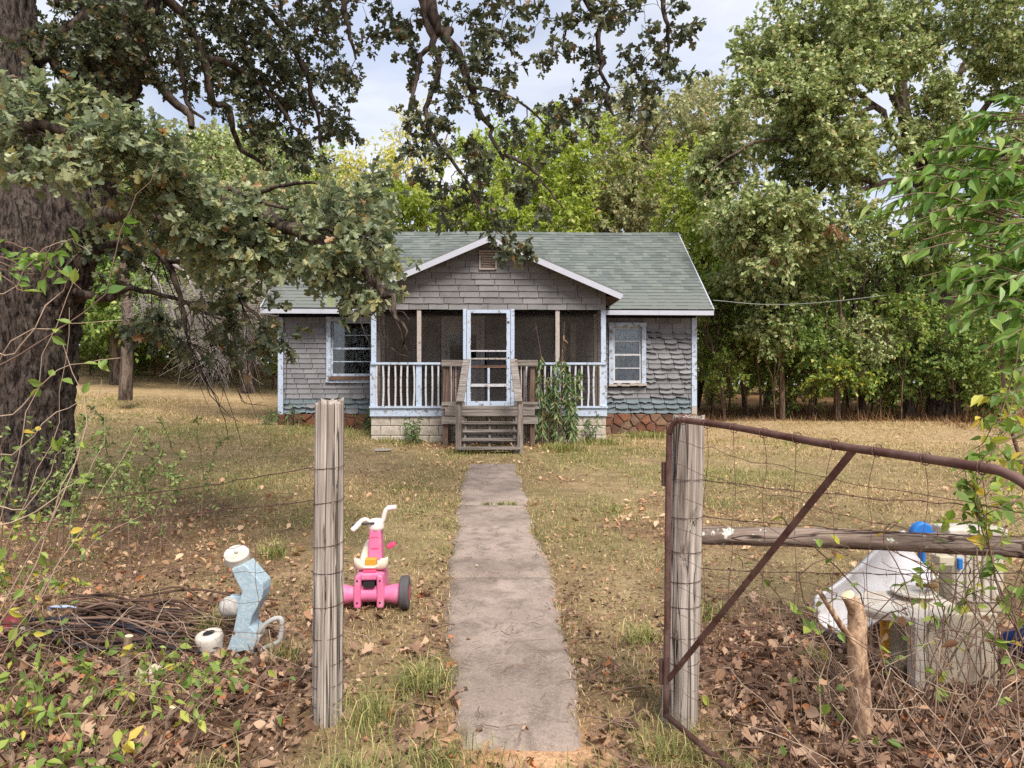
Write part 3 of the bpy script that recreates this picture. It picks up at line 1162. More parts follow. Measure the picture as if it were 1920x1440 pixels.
for u in (-PW + 0.045, PW - 0.045):
    for k in range(2):
        hpart(MB().box((u, 0.6 + 0.62 * k, (1.04 + 3.08) / 2), (0.09, 0.09, 2.04)), 'porch_post', M_PALE)
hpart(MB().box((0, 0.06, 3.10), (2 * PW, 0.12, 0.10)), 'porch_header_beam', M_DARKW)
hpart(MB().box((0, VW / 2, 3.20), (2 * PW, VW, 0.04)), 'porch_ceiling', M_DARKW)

DJ = ((-0.535, -0.465), (0.455, 0.53))
for (a, b) in DJ:
    hpart(MB().box(((a + b) / 2, 0.02, (1.0 + 3.06) / 2), (b - a, 0.12, 2.06)), 'door_jamb', M_TRIM)

# screens behind the rails
for (a, b) in ((-PW + 0.1, -1.49), (-1.41, -0.535), (0.53, 1.39), (1.47, PW - 0.1)):
    sc_ = hpart(MB().box(((a + b) / 2, 0.075, (1.04 + 3.05) / 2), (b - a, 0.003, 2.01)), 'insect_screen', M_SCREEN)
for u in (-PW + 0.02, PW - 0.02):
    hpart(MB().box((u, 0.95, (1.04 + 3.05) / 2), (0.003, 1.6, 2.01)), 'insect_screen', M_SCREEN)

# railings
rr = random.Random(8)
for (a, b) in ((-PW, -0.54), (0.535, PW)):
    rail = hpart(MB().box(((a + b) / 2, -0.035, 1.925), (b - a, 0.085, 0.045)), 'porch_rail', M_TRIM)
    n = int(round((b - a) / 0.139))
    for k in range(n):
        u = a + 0.06 + (b - a - 0.12) * (k + 0.5) / n
        if min(abs(u + 1.45), abs(u - 1.43)) < 0.075 or min(abs(u + PW), abs(u - PW)) < 0.12:
            continue
        bow = rr.uniform(-0.014, 0.014)
        mbb = MB()
        zz = [1.04, 1.33, 1.62, 1.905]
        xs_ = [0, bow, bow, 0]
        for i in range(3):
            mbb.bar((xs_[i], 0, zz[i]), (xs_[i + 1], 0, zz[i + 1] + 0.004), 0.034, 0.034, (0, 1, 0))
        mbb.build('baluster', M_WHITE, rail, loc=(u, -0.035, 0))

# screen door
sdoor = bpy.data.objects.new('screen_door', None)
COL.objects.link(sdoor)
sdoor.parent = house
sdoor['label'] = 'peeling pale blue wooden screen door with broken lower panes'
dl, dr, db, dt = -0.455, 0.445, 1.045, 3.04
for x in (dl + 0.04, dr - 0.04):
    MB().box((x, -0.045, (db + dt) / 2), (0.08, 0.035, dt - db)).build('stile', M_TRIM, sdoor)
for (z, h, mt) in ((dt - 0.035, 0.07, M_TRIM), (2.185, 0.03, M_WHITE), (2.025, 0.03, M_PALE), (1.865, 0.055, M_ROT), (1.475, 0.06, M_WHITE), (db + 0.05, 0.10, M_TRIM)):
    MB().box(((dl + dr) / 2, -0.047, z), (dr - dl - 0.162, 0.033, h)).build('cross_rail', mt, sdoor)
MB().box(((dl + dr) / 2 + 0.0, -0.046, (1.51 + 1.84) / 2), (0.045, 0.028, 0.325)).build('muntin', M_TRIM, sdoor)
MB().box(((dl + dr) / 2 + 0.0, -0.046, (1.445 + db + 0.1) / 2), (0.04, 0.028, 1.445 - db - 0.1)).build('muntin', M_TRIM, sdoor)
for (z0, z1) in ((2.2, dt - 0.07), (1.5, 1.84), (db + 0.1, 1.445)):
    MB().box(((dl + dr) / 2, -0.035, (z0 + z1) / 2), (dr - dl - 0.16, 0.003, z1 - z0)).build('screen', M_SCREEN, sdoor)
pk = MB()
rk = random.Random(3)
for k in range(26):
    x = rk.choice([dl + 0.082, dr - 0.082]) + rk.uniform(-0.008, 0.006)
    z = rk.uniform(db + 0.1, dt - 0.1)
    pk.box((x, -0.0635, z), (rk.uniform(0.008, 0.016), 0.003, rk.uniform(0.03, 0.11)))
pk.build('bare_patches', M_ROT, sdoor, kind='stuff')
MB().box((dr - 0.04, -0.066, 2.78), (0.045, 0.008, 0.05)).box((dr - 0.035, -0.066, 2.05), (0.03, 0.03, 0.02)).build('hinge', M_DARKW, sdoor)

# entry door of the house, inside the porch
ed = bpy.data.objects.new('entry_door', None)
COL.objects.link(ed)
ed.parent = house
MB().box((-0.63, VW + 0.03, 2.0), (0.84, 0.045, 1.98)).build('leaf', M_WHITE, ed)
MB().box((-1.09, VW - 0.01, 2.0), (0.09, 0.08, 2.04)).box((-0.17, VW - 0.01, 2.0), (0.09, 0.08, 2.04)).box((-0.63, VW - 0.012, 3.04), (1.01, 0.084, 0.09)).build('frame', M_WHITE, ed)
MB().box((-0.63, VW + 0.004, 2.36), (0.62, 0.006, 0.62)).build('pane', M_GLASS, ed)
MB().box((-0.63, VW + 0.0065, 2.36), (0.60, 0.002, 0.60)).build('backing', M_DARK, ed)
MB().lathe([(0.01, 0), (0.028, 0.01), (0.028, 0.035), (0.012, 0.05)], 12, Matrix.Rotation(R(90), 3, 'X'), (-0.98, VW + 0.005, 1.97)).build('knob', M_DARKW, ed, smooth=True)
# a window of the inner wall and old boards leaning in the porch
for (u, w) in ((1.72, 0.10), (1.95, 0.13)):
    hpart(MB().box((u, VW - 0.03, 2.15), (w, 0.05, 1.55)), 'inner_window_casing', M_PALE)
for (u, w) in ((-2.28, 0.12), (-2.12, 0.13), (-1.97, 0.12)):
    hpart(MB().box((u, VW - 0.10, 1.98), (w, 0.03, 1.85)), 'leaning_board', M_BRNV)

# gable of the porch
PK, SL, OV = 4.54, 0.43, 2.74   # peak height, slope, half width of the rake


def gz_top(u):
    return PK - 0.13 - SL * abs(u)


ring = [(-PW, 3.04), (PW, 3.04), (PW, gz_top(PW)), (0, gz_top(0)), (-PW, gz_top(PW))]
gab = hpart(MB().prism([(p[0], p[1]) for p in ring], 0.0, 0.10), 'gable_wall', M_TAR)
lay_courses(gab, -PW, PW, 3.045, 4.42, 0.128, 0.41, 0.0, [(-0.17, 0.13, 3.95, 4.19)], lambda *a: M_GAB, lambda u, z, r: 'flat',
            slope=lambda z: (-(PK - 0.13 - z) / SL, (PK - 0.13 - z) / SL) if z > gz_top(PW) else (-PW, PW), seed=21)
vent = bpy.data.objects.new('gable_vent', None)
COL.objects.link(vent)
vent.parent = house
vu, vz, vw, vh = -0.02, 4.07, 0.36, 0.37
MB().box((vu - vw / 2 + 0.012, -0.03, vz), (0.028, 0.06, vh)).box((vu + vw / 2 - 0.012, -0.03, vz), (0.028, 0.06, vh)).box((vu, -0.031, vz - vh / 2), (vw, 0.062, 0.028)).box((vu, -0.031, vz + vh / 2), (vw, 0.062, 0.028)).build('frame', M_PALE, vent)
for k in range(6):
    M_ = Matrix.Rotation(R(-40), 3, 'X')
    MB().box((vu, -0.028, vz - vh / 2 + 0.05 + k * 0.053), (vw - 0.05, 0.05, 0.008), M_).build('slat', M_PALE, vent)
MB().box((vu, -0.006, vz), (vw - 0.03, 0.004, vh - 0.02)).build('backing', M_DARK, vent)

proof = bpy.data.objects.new('porch_roof', None)
COL.objects.link(proof)
proof.parent = house
for s in (-1, 1):
    # roof slope with thickness, running back into the main roof
    e0, e1 = (0, PK), (s * OV, PK - SL * OV)
    mb = MB()
    V = []
    for v in (-0.30, 2.7):
        for (u, z) in (e0, e1):
            V += [(u, v, z + 0.012), (u, v, z - 0.03)]
    mb.add(V, [(0, 2, 6, 4), (1, 5, 7, 3), (0, 1, 3, 2), (4, 6, 7, 5), (2, 3, 7, 6), (0, 4, 5, 1)])
    mb.build('roof_slope', M_ROOF, proof)
    # rake board, white, in two lengths
    d = Vector((s * OV, 0, -SL * OV))
    nrmv = Vector((s * SL, 0, 1)).normalized()
    a = Vector((0, -0.325, PK)) - nrmv * 0.0885
    b = a + d * 1.004
    MB().bar((a.x, a.y, a.z), (b.x, b.y, b.z), 0.035, 0.115, (s * SL, 0, 1)).build('rake_board', M_FASC, proof)
    a2 = Vector((0, -0.306, PK)) - nrmv * 0.05
    b2 = a2 + d * 0.995
    # soffit under the overhang
    V = []
    for v in (-0.298, 0.0):
        for (u, z) in ((0, PK - 0.075), (s * (OV - 0.02), PK - SL * OV - 0.065)):
            V += [(u, v, z), (u, v, z - 0.02)]
    MB().add(V, [(0, 2, 6, 4), (1, 5, 7, 3), (0, 1, 3, 2), (4, 6, 7, 5), (2, 3, 7, 6), (0, 4, 5, 1)]).build('soffit', M_DARKW, proof)
    V = []
    for v in (0.0, 1.9):
        for (u, z) in ((s * PW, gz_top(PW) - 0.02), (s * (OV - 0.02), PK - SL * OV - 0.065)):
            V += [(u, v, z), (u, v, z - 0.02)]
    MB().add(V, [(0, 2, 6, 4), (1, 5, 7, 3), (0, 1, 3, 2), (4, 6, 7, 5), (2, 3, 7, 6), (0, 4, 5, 1)]).build('eave_soffit', M_DARKW, proof)
    MB().box((s * (OV - 0.012), 0.8, PK - SL * OV - 0.05), (0.03, 2.2, 0.10)).build('eave_board', M_FASC, proof)

# main roof
RU0, RU1 = -5.17, 5.12
V_E, V_R, Z_R = VW - 0.5, VW + 2.85, 5.70


def roof_pt(u, t, lift=0.0):
    sag = -0.05 * math.exp(-((u + 2.2) / 1.3) ** 2) * t - 0.03 * math.exp(-((u - 3) / 2.0) ** 2) * t
    ee = -0.05 + 0.012 * (-(u) / 5) * (1 - t)
    uu = u * (1 + 0.012 * t)
    return (uu, V_E + (V_R - V_E) * t - lift * 0.6, Z_EAVE + ee + (Z_R - Z_EAVE - ee) * t + sag + lift * 0.8)


mroof = bpy.data.objects.new('roof', None)
COL.objects.link(mroof)
mroof.parent = house
nu, nt_ = 40, 6
V, F = [], []
for lay in (0.0, -0.05):
    for j in range(nt_ + 1):
        for i in range(nu + 1):
            V.append(roof_pt(RU0 + (RU1 - RU0) * i / nu, j / nt_, lay))
n1 = (nu + 1) * (nt_ + 1)
for j in range(nt_):
    for i in range(nu):
        a = j * (nu + 1) + i
        F.append((a, a + 1, a + nu + 2, a + nu + 1))
        F.append((n1 + a, n1 + a + nu + 1, n1 + a + nu + 2, n1 + a + 1))
MB().add(V, F).build('decking', M_TAR, mroof)
V = [roof_pt(RU0, 1.0), roof_pt(RU1, 1.0), (RU1, VW + 6.7, Z_EAVE), (RU0, VW + 6.7, Z_EAVE)]
MB().add([V[0], V[1], V[2], V[3]] + [(p[0], p[1], p[2] - 0.06) for p in V], [(0, 1, 2, 3), (7, 6, 5, 4), (0, 4, 5, 1), (1, 5, 6, 2), (2, 6, 7, 3), (3, 7, 4, 0)]).build('rear_slope', M_ROOF, mroof)
rs = random.Random(6)
NC = 27
tabmesh = {}
jr = MB()


def roof_tab(c, a, b, thick):
    t0, t1 = c / NC, min(1.0, (c + 1.18) / NC)
    P = [roof_pt(a, t0, 0.012 + thick), roof_pt(b, t0, 0.012 + thick), roof_pt(b, t1, 0.004), roof_pt(a, t1, 0.004), roof_pt(a, t0, 0.002), roof_pt(b, t0, 0.002)]
    return P, [(0, 1, 2, 3), (4, 5, 1, 0), (0, 3, 4), (1, 5, 2)]


n_single = 0
for c in range(NC):
    q = RU0 - 0.02 - rs.random() * 0.2
    while q < RU1 + 0.01:
        w = rs.choice([0.12, 0.17, 0.21, 0.25, 0.30])
        a, b = max(q, RU0 - 0.02), min(q + w, RU1 + 0.02)
        if b - a > 0.03:
            P, Fc = roof_tab(c, a, b, rs.choice([0.0, 0.004, 0.007]))
            if c < 5 and n_single < 260:
                n_single += 1
                ctr = np.mean(np.array(P), axis=0)
                MB().add([tuple(np.array(p) - ctr) for p in P], Fc).build('roof_shingle', M_ROOF, mroof, loc=ctr)
            else:
                jr.add(P, Fc)
        q += w
jr.build('shingle_courses', M_ROOF, mroof, kind='stuff')
rc = MB()
for k in range(40):
    a, b = RU0 + (RU1 - RU0) * k / 40, RU0 + (RU1 - RU0) * (k + 1.08) / 40
    p, q = roof_pt(a, 1.0), roof_pt(min(b, RU1), 1.0)
    rc.add([(p[0], p[1] - 0.14, p[2] - 0.075), (q[0], q[1] - 0.14, q[2] - 0.085), (q[0], q[1], q[2] + 0.018), (p[0], p[1], p[2] + 0.026), (p[0], p[1] + 0.14, p[2] - 0.08), (q[0], q[1] + 0.14, q[2] - 0.09)], [(0, 1, 2, 3), (3, 2, 5, 4)])
rc.build('ridge_cap', M_ROOF, mroof, kind='stuff')
for (a, b) in ((RU0, -2.45), (2.6, RU1)):
    for k in range(2):
        p, q = a + (b - a) * k / 2, a + (b - a) * (k + 1) / 2
        z0, z1 = roof_pt(p, 0)[2] - 0.075, roof_pt(q, 0)[2] - 0.075
        MB().bar((p, V_E + 0.0, z0), (q - 0.004, V_E + 0.0, z1), 0.03, 0.105).build('fascia_board', M_FASC, mroof)
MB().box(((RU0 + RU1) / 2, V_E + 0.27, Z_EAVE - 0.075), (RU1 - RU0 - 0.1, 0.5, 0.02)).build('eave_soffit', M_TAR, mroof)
raf = MB()
for k in range(17):
    u = RU0 + 0.2 + k * 0.61
    if abs(u) > PW + 0.2:
        raf.box((u, V_E + 0.26, Z_EAVE - 0.115), (0.05, 0.48, 0.08))
raf.build('rafter_ends', M_TAR, mroof, kind='stuff')
for u in (RU0, RU1):
    for (ta, tb) in ((0.0, 1.0),):
        p, q = roof_pt(u, 0, -0.03), roof_pt(u, 1, -0.03)
        MB().bar(p, q, 0.025, 0.10).build('rake_trim', M_FASC, mroof)

# ------------------------------------------------------------------ wooden stoop and steps
stoop = thing('wooden_steps', 'weathered grey wooden stoop with five open treads and plank handrails', 'steps', (HX, HY, 0), YAW)


def sp(mb, name, mat, parent=None, **k):
    return mb.build(name, mat, parent or stoop, **k)


SF = -0.98          # front edge of the platform
for k in range(7):
    v = -0.085 - k * 0.139
    sp(MB().box((0.035, v, 1.035), (1.92, 0.132, 0.032)), 'deck_plank', M_GREYW)
sp(MB().box((0.035, SF + 0.01, 0.955), (1.74, 0.04, 0.125)), 'front_beam', M_GREYW)
for (a, b) in ((-0.90, -0.45), (0.52, 0.965)):
    sp(MB().box(((a + b) / 2, SF - 0.03, 0.80), (b - a, 0.038, 0.135)), 'lower_beam', M_GREYW)
    sp(MB().box(((a + b) / 2, SF + 0.02, 1.12), (b - a, 0.04, 0.07)), 'kick_board', M_GREYW)
for u in (-0.83, 0.86):
    sp(MB().box((u, SF + 0.06, (0.1 + 1.86) / 2), (0.09, 0.09, 1.76)), 'post', M_BRNV)
    sp(MB().box((u, -0.12, (0.1 + 1.86) / 2), (0.09, 0.09, 1.76)), 'post', M_BRNV)
for (a, b) in ((-0.90, -0.50), (0.52, 0.96)):
    sp(MB().box(((a + b) / 2, SF + 0.04, 1.905), (b - a, 0.14, 0.12)), 'cap_rail', M_GREYW)
for u in (-0.86, 0.90):
    sp(MB().box((u, -0.5, 1.90), (0.14, 0.80, 0.04)), 'side_rail', M_GREYV)
    for k in range(4):
        sp(MB().box((u, -0.85 + 0.22 * k, 1.47), (0.035, 0.04, 0.82)), 'baluster', M_BRNV)
for u in (-0.68, -0.60, 0.62, 0.70):
    sp(MB().box((u, SF + 0.05, 1.47), (0.05 if u < 0 else 0.035, 0.035, 0.78)), 'baluster', M_BRNV)
YF = -2.02          # front of the lowest tread
for k in range(5):
    z = 0.345 + 0.139 * k
    v = YF + 0.10 + 0.245 * k
    w = 1.12 if k == 0 else 1.0
    sp(MB().box((0.035, v, z), (w, 0.24, 0.036)), 'tread', M_GREYW)
for u in (-0.42, 0.035, 0.50):
    mb = MB()
    poly = [(YF + 0.05, 0.14), (YF + 0.20, 0.14), (SF, 0.80), (SF, 0.93)]
    for k in range(4, -1, -1):
        z = 0.325 + 0.139 * k
        v = YF + 0.02 + 0.245 * k
        poly += [(v + 0.22, z), (v + 0.02, z)]
    mb.prism(poly, u - 0.02, u + 0.02, 'x')
    sp(mb, 'stringer', M_GREYV)
for s in (-1, 1):
    u = 0.035 + s * 0.555
    sp(MB().box((u, YF + 0.12, (0.12 + 1.16) / 2), (0.10, 0.09, 1.04)), 'newel_post', M_GREYV)
    sp(MB().bar((u - s * 0.03, YF + 0.04, 1.18), (u - s * 0.10, SF + 0.05, 1.97), 0.135, 0.038), 'handrail', M_GREYW)
    sp(MB().bar((u - s * 0.02, YF + 0.12, 1.02), (u - s * 0.09, SF + 0.02, 1.86), 0.038, 0.09), 'handrail_brace', M_GREYW)

# ------------------------------------------------------------------ foliage machinery
def leaf_template(side, fold=0.25, curl=0.18):
    """two halves folded along the midrib, each one outline face; returns verts and list of face tuples"""
    side = list(side)
    inner = [(a, w) for a, w in side if w > 0]
    V = [(side[0][0], 0.0, 0.0), (side[-1][0], 0.0, -curl)]
    V += [(a, w, fold * w - curl * a * a) for a, w in inner]
    V += [(a, -w, fold * w - curl * a * a) for a, w in inner]
    n = len(inner)
    return np.array(V), [tuple([0, 1] + [2 + i for i in range(n - 1, -1, -1)]), tuple([1, 0] + [2 + n + i for i in range(n)])]


# post oak: cross-shaped lobes
OAK_SIDE = [(0.0, 0.0), (0.16, 0.035), (0.30, 0.17), (0.40, 0.10), (0.52, 0.36), (0.68, 0.37), (0.70, 0.15), (0.84, 0.22), (0.96, 0.15), (1.0, 0.0)]
OAK = leaf_template(OAK_SIDE, 0.3, 0.2)
OVATE = leaf_template([(0.0, 0.0), (0.12, 0.10), (0.32, 0.25), (0.58, 0.24), (0.82, 0.10), (1.0, 0.0)], 0.25, 0.25)
OVATE_LO = leaf_template([(0.0, 0.0), (0.35, 0.25), (0.7, 0.17), (1.0, 0.0)], 0.3, 0.2)
LANCE = leaf_template([(0.0, 0.0), (0.3, 0.11), (0.65, 0.10), (1.0, 0.0)], 0.25, 0.35)
FAR = leaf_template([(0.0, 0.0), (0.5, 0.30), (1.0, 0.0)], 0.35, 0.25)
FAROAK = leaf_template([(0.0, 0.0), (0.58, 0.33), (1.0, 0.0)], 0.3, 0.25)
DRY = leaf_template([(0.0, 0.0), (0.25, 0.12), (0.42, 0.30), (0.70, 0.28), (0.88, 0.14), (1.0, 0.0)], 0.75, -0.45)


def leaf_frames(pos, d, n):
    d = nrm(d)
    s = nrm(np.cross(n, d))
    n = np.cross(d, s)
    return d, s, n


def leaf_batch(pos, d, n, size, T):
    d, s, n = leaf_frames(pos, d, n)
    tv, tf = T
    L, K = len(pos), len(tv)
    V = pos[:, None, :] + size[:, None, None] * (tv[None, :, 0, None] * d[:, None, :] + tv[None, :, 1, None] * s[:, None, :] + tv[None, :, 2, None] * n[:, None, :])
    off = (np.arange(L) * K)[:, None]
    Fs = []
    for k in sorted({len(q) for q in tf}):
        f = np.array([q for q in tf if len(q) == k])
        if len(f):
            Fs.append((off[:, :, None] + f[None]).reshape(-1, k))
    return V.reshape(-1, 3), Fs


class Leaves:
    def __init__(self):
        self.p, self.d, self.n, self.s = [], [], [], []

    def add(self, p, d, n, s):
        self.p.append(p)
        self.d.append(d)
        self.n.append(n)
        self.s.append(s)

    def arr(self):
        return tuple(np.concatenate(q) for q in (self.p, self.d, self.n, self.s))


def rand_dir(n, g):
    return nrm(g.normal(size=(n, 3)))


def sprays(C, out, g, twigs, leaves, length, size, droop=0.25, up=0.7, spread=0.9, side=0.7, start=0.2):
    """little leafy twigs at every cluster point C, heading roughly along out"""
    M = len(C) * twigs
    c = np.repeat(C, twigs, 0)
    o = np.repeat(out, twigs, 0)
    d = nrm(rand_dir(M, g) * spread + o + np.array([0, 0, -droop]))
    L = length * g.uniform(0.55, 1.25, M)
    p0 = c + rand_dir(M, g) * length * 0.15
    t = np.linspace(0, 1, 5)
    bend = rand_dir(M, g) * 0.18 + np.array([0, 0, -droop * 0.4])
    P = p0[:, None, :] + L[:, None, None] * (t[None, :, None] * d[:, None, :] + (t ** 2)[None, :, None] * bend[:, None, :])
    # leaves
    K = M * leaves
    u = g.uniform(start, 1.0, (M, leaves)) ** 0.8
    i = np.minimum((u * 4).astype(int), 3)
    f = u * 4 - i
    r = np.arange(M)[:, None]
    pos = (P[r, i] * (1 - f)[..., None] + P[r, i + 1] * f[..., None]).reshape(-1, 3)
    tw = np.repeat(d, leaves, 0)
    ld = nrm(tw * 0.55 + rand_dir(K, g) * side + np.array([0, 0, -0.25]))
    ln = nrm(rand_dir(K, g) * 0.75 + np.array([0, 0, up]))
    sz = size * np.clip(g.normal(1.0, 0.22, K), 0.5, 1.6)
    return P, (pos, ld, ln, sz)


def connect(nodes, rads, C, g, tip=0.004, k_r=0.011, sag=0.04, wob=0.14, N=6, rmax=0.6):
    """branch every cluster point back to the nearest wood, growing as it goes"""
    nodes = list(nodes)
    cap = len(nodes) + len(C) * (N - 1)
    A = np.zeros((cap, 3))
    Rr = np.zeros(cap)
    m = len(nodes)
    A[:m] = nodes
    Rr[:m] = rads
    d0 = np.array([np.min(np.linalg.norm(A[:m] - c, axis=1)) for c in C])
    P, RD, OUT = [], [], np.zeros((len(C), 3))
    t = np.linspace(0, 1, N)[:, None]
    for ci in np.argsort(d0):
        c = C[ci]
        d = np.linalg.norm(A[:m] - c, axis=1)
        k = int(np.argmin(d))
        L = d[k]
        p = A[k]
        OUT[ci] = (c - p) / max(L, 1e-6)
        if L < 0.03:
            continue
        mid = (p + c) / 2 + g.normal(size=3) * wob * L + np.array([0, 0, sag * L])
        cv = (1 - t) ** 2 * p + 2 * t * (1 - t) * mid + t ** 2 * c
        cv[1:-1] += g.normal(size=(N - 2, 3)) * 0.03 * L
        r0 = min(Rr[k] * rmax, tip + k_r * L)
        rr = r0 + (tip - r0) * t[:, 0]
        P.append(cv)
        RD.append(rr)
        A[m:m + N - 1] = cv[1:]
        Rr[m:m + N - 1] = rr[1:]
        m += N - 1
    return np.array(P), np.array(RD), OUT


def blob_points(n, c, r, g, shell=0.55, fr=None, thr=0.45, seed=0):
    """n points in an ellipsoid, thinned into clumps by noise"""
    out = np.zeros((0, 3))
    c, r = np.asarray(c, float), np.asarray(r, float)
    for _ in range(12):
        d = rand_dir(n * 2, g)
        rad = g.uniform(shell ** 3, 1, n * 2) ** (1 / 3)
        p = c + d * rad[:, None] * r
        if fr:
            p = p[vnoise(p * fr, seed) > thr]
        out = np.vstack([out, p])
        if len(out) >= n:
            break
    return out[:n]


def limb_nodes(limbs):
    """limbs: list of (pts (n,3), radii (n,)); resampled nodes with radii"""
    A, B = [], []
    for p, r in limbs:
        A.append(p)
        B.append(r)
    return np.concatenate(A), np.concatenate(B)


def mk_limb(pts, r0, r1, n=14, wob=0.0, g=None, power=1.0):
    p = spline(pts, n)
    if wob and g is not None:
        L = np.linalg.norm(p[-1] - p[0])
        w = g.normal(size=p.shape) * wob * L
        w[0] = 0
        p = p + w
    t = np.linspace(0, 1, n) ** power
    return p, r0 + (r1 - r0) * t


def wood_mesh(name, limbs, extra, k=7, ke=5, off=(0, 0, 0)):
    Vs, Fs, n0 = [], [], 0
    for p, r in limbs:
        V, F = tubes(p[None], r[None], k)
        Vs.append(V)
        Fs.append(F + n0)
        n0 += len(V)
    for (P, RD) in extra:
        if len(P):
            thin = len(P) > 700
            V, F = tubes(P[:, ::2] if thin and P.shape[1] == 5 else P, RD[:, ::2] if thin and P.shape[1] == 5 else RD, 3 if thin else ke)
            Vs.append(V)
            Fs.append(F + n0)
            n0 += len(V)
    return fast_mesh(name, np.concatenate(Vs) - np.asarray(off), np.concatenate(Fs), True)


def leaf_mesh_obj(name, parent, mat, leaves, T, off):
    p, d, n, s = leaves
    V, Fs = leaf_batch(p, d, n, s, T)
    return link(name, fast_mesh(name, V - np.asarray(off), Fs, False), mat, parent)


def tree(name, label, cat, base, trunk, limbs, C, g, bark, leaf, T=FAR, twigs=5, leaves=14, length=0.7, size=0.11, droop=0.2, up=0.7, group=None,
         tip=0.006, k_r=0.014, spread=0.9, side=0.7, twig_r=0.004, dead=None, sag=0.04):
    """trunk/limbs in the place's own coordinates; C cluster points"""
    root = thing(name, label, cat, base, 0, group)
    link('trunk', wood_mesh('trunk', trunk, [], 12, 5, base), bark, root)
    nodes, rads = limb_nodes(limbs if limbs else trunk)
    P, RD, OUT = connect(nodes, rads, C, g, tip, k_r, sag)
    S, lv = sprays(C, OUT, g, twigs, leaves, length, size, droop, up, spread, side)
    tr = np.linspace(twig_r, twig_r * 0.5, 5)[None].repeat(len(S), 0)
    link('branches', wood_mesh('branches', limbs, [(P, RD)] + ([(S, tr)] if twig_r > 0 else []), 7, 3, base), bark, root)
    leaf_mesh_obj('crown', root, leaf, lv, T, base)
    return root


def auto_limbs(base, top, r0, targets, g, h0=0.35):
    """a bending trunk and limbs reaching for the targets"""
    base, top = np.asarray(base, float), np.asarray(top, float)
    H = np.linalg.norm(top - base)
    mid = (base + top) / 2 + g.normal(size=3) * H * 0.035
    tr = mk_limb([base - [0, 0, 0.3], base + (mid - base) * 0.5 + g.normal(size=3) * H * .01, mid, top], r0 * 1.15, r0 * 0.28, 16)
    tr[1][0] *= 1.25
    limbs = []
    for t in targets:
        t = np.asarray(t, float)
        h = np.clip(((t[2] - base[2]) / H) * 0.55 * g.uniform(0.75, 1.1), h0, 0.9)
        i = int(h * 15)
        p = tr[0][i]
        L = np.linalg.norm(t - p)
        m1 = p + (t - p) * 0.35 + np.array([0, 0, 0.12 * L]) + g.normal(size=3) * 0.05 * L
        m2 = p + (t - p) * 0.7 + np.array([0, 0, 0.10 * L]) + g.normal(size=3) * 0.06 * L
        limbs.append(mk_limb([p, m1, m2, t], min(tr[1][i] * 0.6, 0.02 + 0.022 * L), 0.012, 12, 0.008, g))
    return [tr], limbs


# ------------------------------------------------------------------ bark and leaf materials
M_BARK = m_bark('furrowed_grey_brown_oak_bark', (92, 82, 76), (28, 24, 23), 24.0, 6.5, 1.0, 0.025)
M_BARKB = m_bark('dark_branch_bark', (92, 80, 72), (40, 34, 32), 14.0, 3.0, 0.6, 0.012)
M_BARKF = m_bark('grey_brown_bark', (118, 104, 94), (58, 48, 44), 7.0, 1.6, 0.8, 0.03)
M_BARKR = m_bark('brown_sapling_bark', (134, 112, 96), (76, 60, 52), 10.0, 2.0, 0.6, 0.012)
M_DEAD = m_plain('bleached_dead_wood', (150, 142, 138), 0.9, 0.1, 0.2, 4)
M_TWIG = m_plain('brown_grey_twig', (122, 100, 86), 0.9, 0.1, 0.25, 5)
M_TWIGP = m_plain('pale_twig', (170, 148, 128), 0.9, 0.1, 0.2, 5)
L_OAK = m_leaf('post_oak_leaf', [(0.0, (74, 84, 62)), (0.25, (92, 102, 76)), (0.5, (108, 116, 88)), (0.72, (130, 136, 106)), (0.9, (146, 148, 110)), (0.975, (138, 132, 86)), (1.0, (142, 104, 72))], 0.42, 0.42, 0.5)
L_OAKU = m_leaf('backlit_post_oak_leaf', [(0.0, (50, 58, 40)), (0.4, (66, 72, 52)), (0.75, (82, 86, 62)), (0.95, (100, 96, 66)), (1.0, (112, 82, 56))], 0.28, 0.45, 0.45)  # darker than the low bough leaves: backlit silhouette tone put into the colour
L_OAKR = m_leaf('dull_olive_oak_leaf', [(0.0, (90, 101, 60)), (0.35, (114, 126, 78)), (0.65, (138, 147, 100)), (0.88, (166, 170, 128)), (1.0, (150, 130, 90))], 0.3, 0.45, 0.5)
L_LIME = m_leaf('bright_yellow_green_leaf', [(0.0, (102, 116, 54)), (0.4, (126, 138, 64)), (0.75, (146, 154, 78)), (1.0, (162, 162, 98))], 0.45, 0.5, 0.3)
L_MID = m_leaf('mid_green_leaf', [(0.0, (86, 106, 52)), (0.5, (116, 134, 68)), (0.85, (146, 158, 90)), (1.0, (164, 162, 98))], 0.38, 0.5, 0.35)
L_DARK = m_leaf('deep_green_leaf', [(0.0, (76, 96, 50)), (0.5, (100, 120, 64)), (0.85, (126, 142, 80)), (1.0, (150, 150, 90))], 0.35, 0.5, 0.35)
L_GREYG = m_leaf('silvery_olive_leaf', [(0.0, (104, 110, 78)), (0.5, (136, 138, 100)), (0.85, (160, 158, 122)), (1.0, (164, 132, 96))], 0.35, 0.5, 0.4)
L_PALEY = m_leaf('thin_yellowing_leaf', [(0.0, (150, 152, 84)), (0.5, (176, 172, 104)), (1.0, (196, 180, 120))], 0.45, 0.5, 0.3)
L_RUST = m_leaf('rust_brown_dead_leaf', [(0.0, (104, 78, 60)), (0.5, (128, 98, 76)), (1.0, (146, 118, 94))], 0.3, 0.7, 0.2)
L_FRESH = m_leaf('fresh_green_sapling_leaf', [(0.0, (70, 98, 44)), (0.35, (90, 118, 54)), (0.8, (112, 136, 70)), (1.0, (132, 146, 84))], 0.38, 0.42, 0.45)
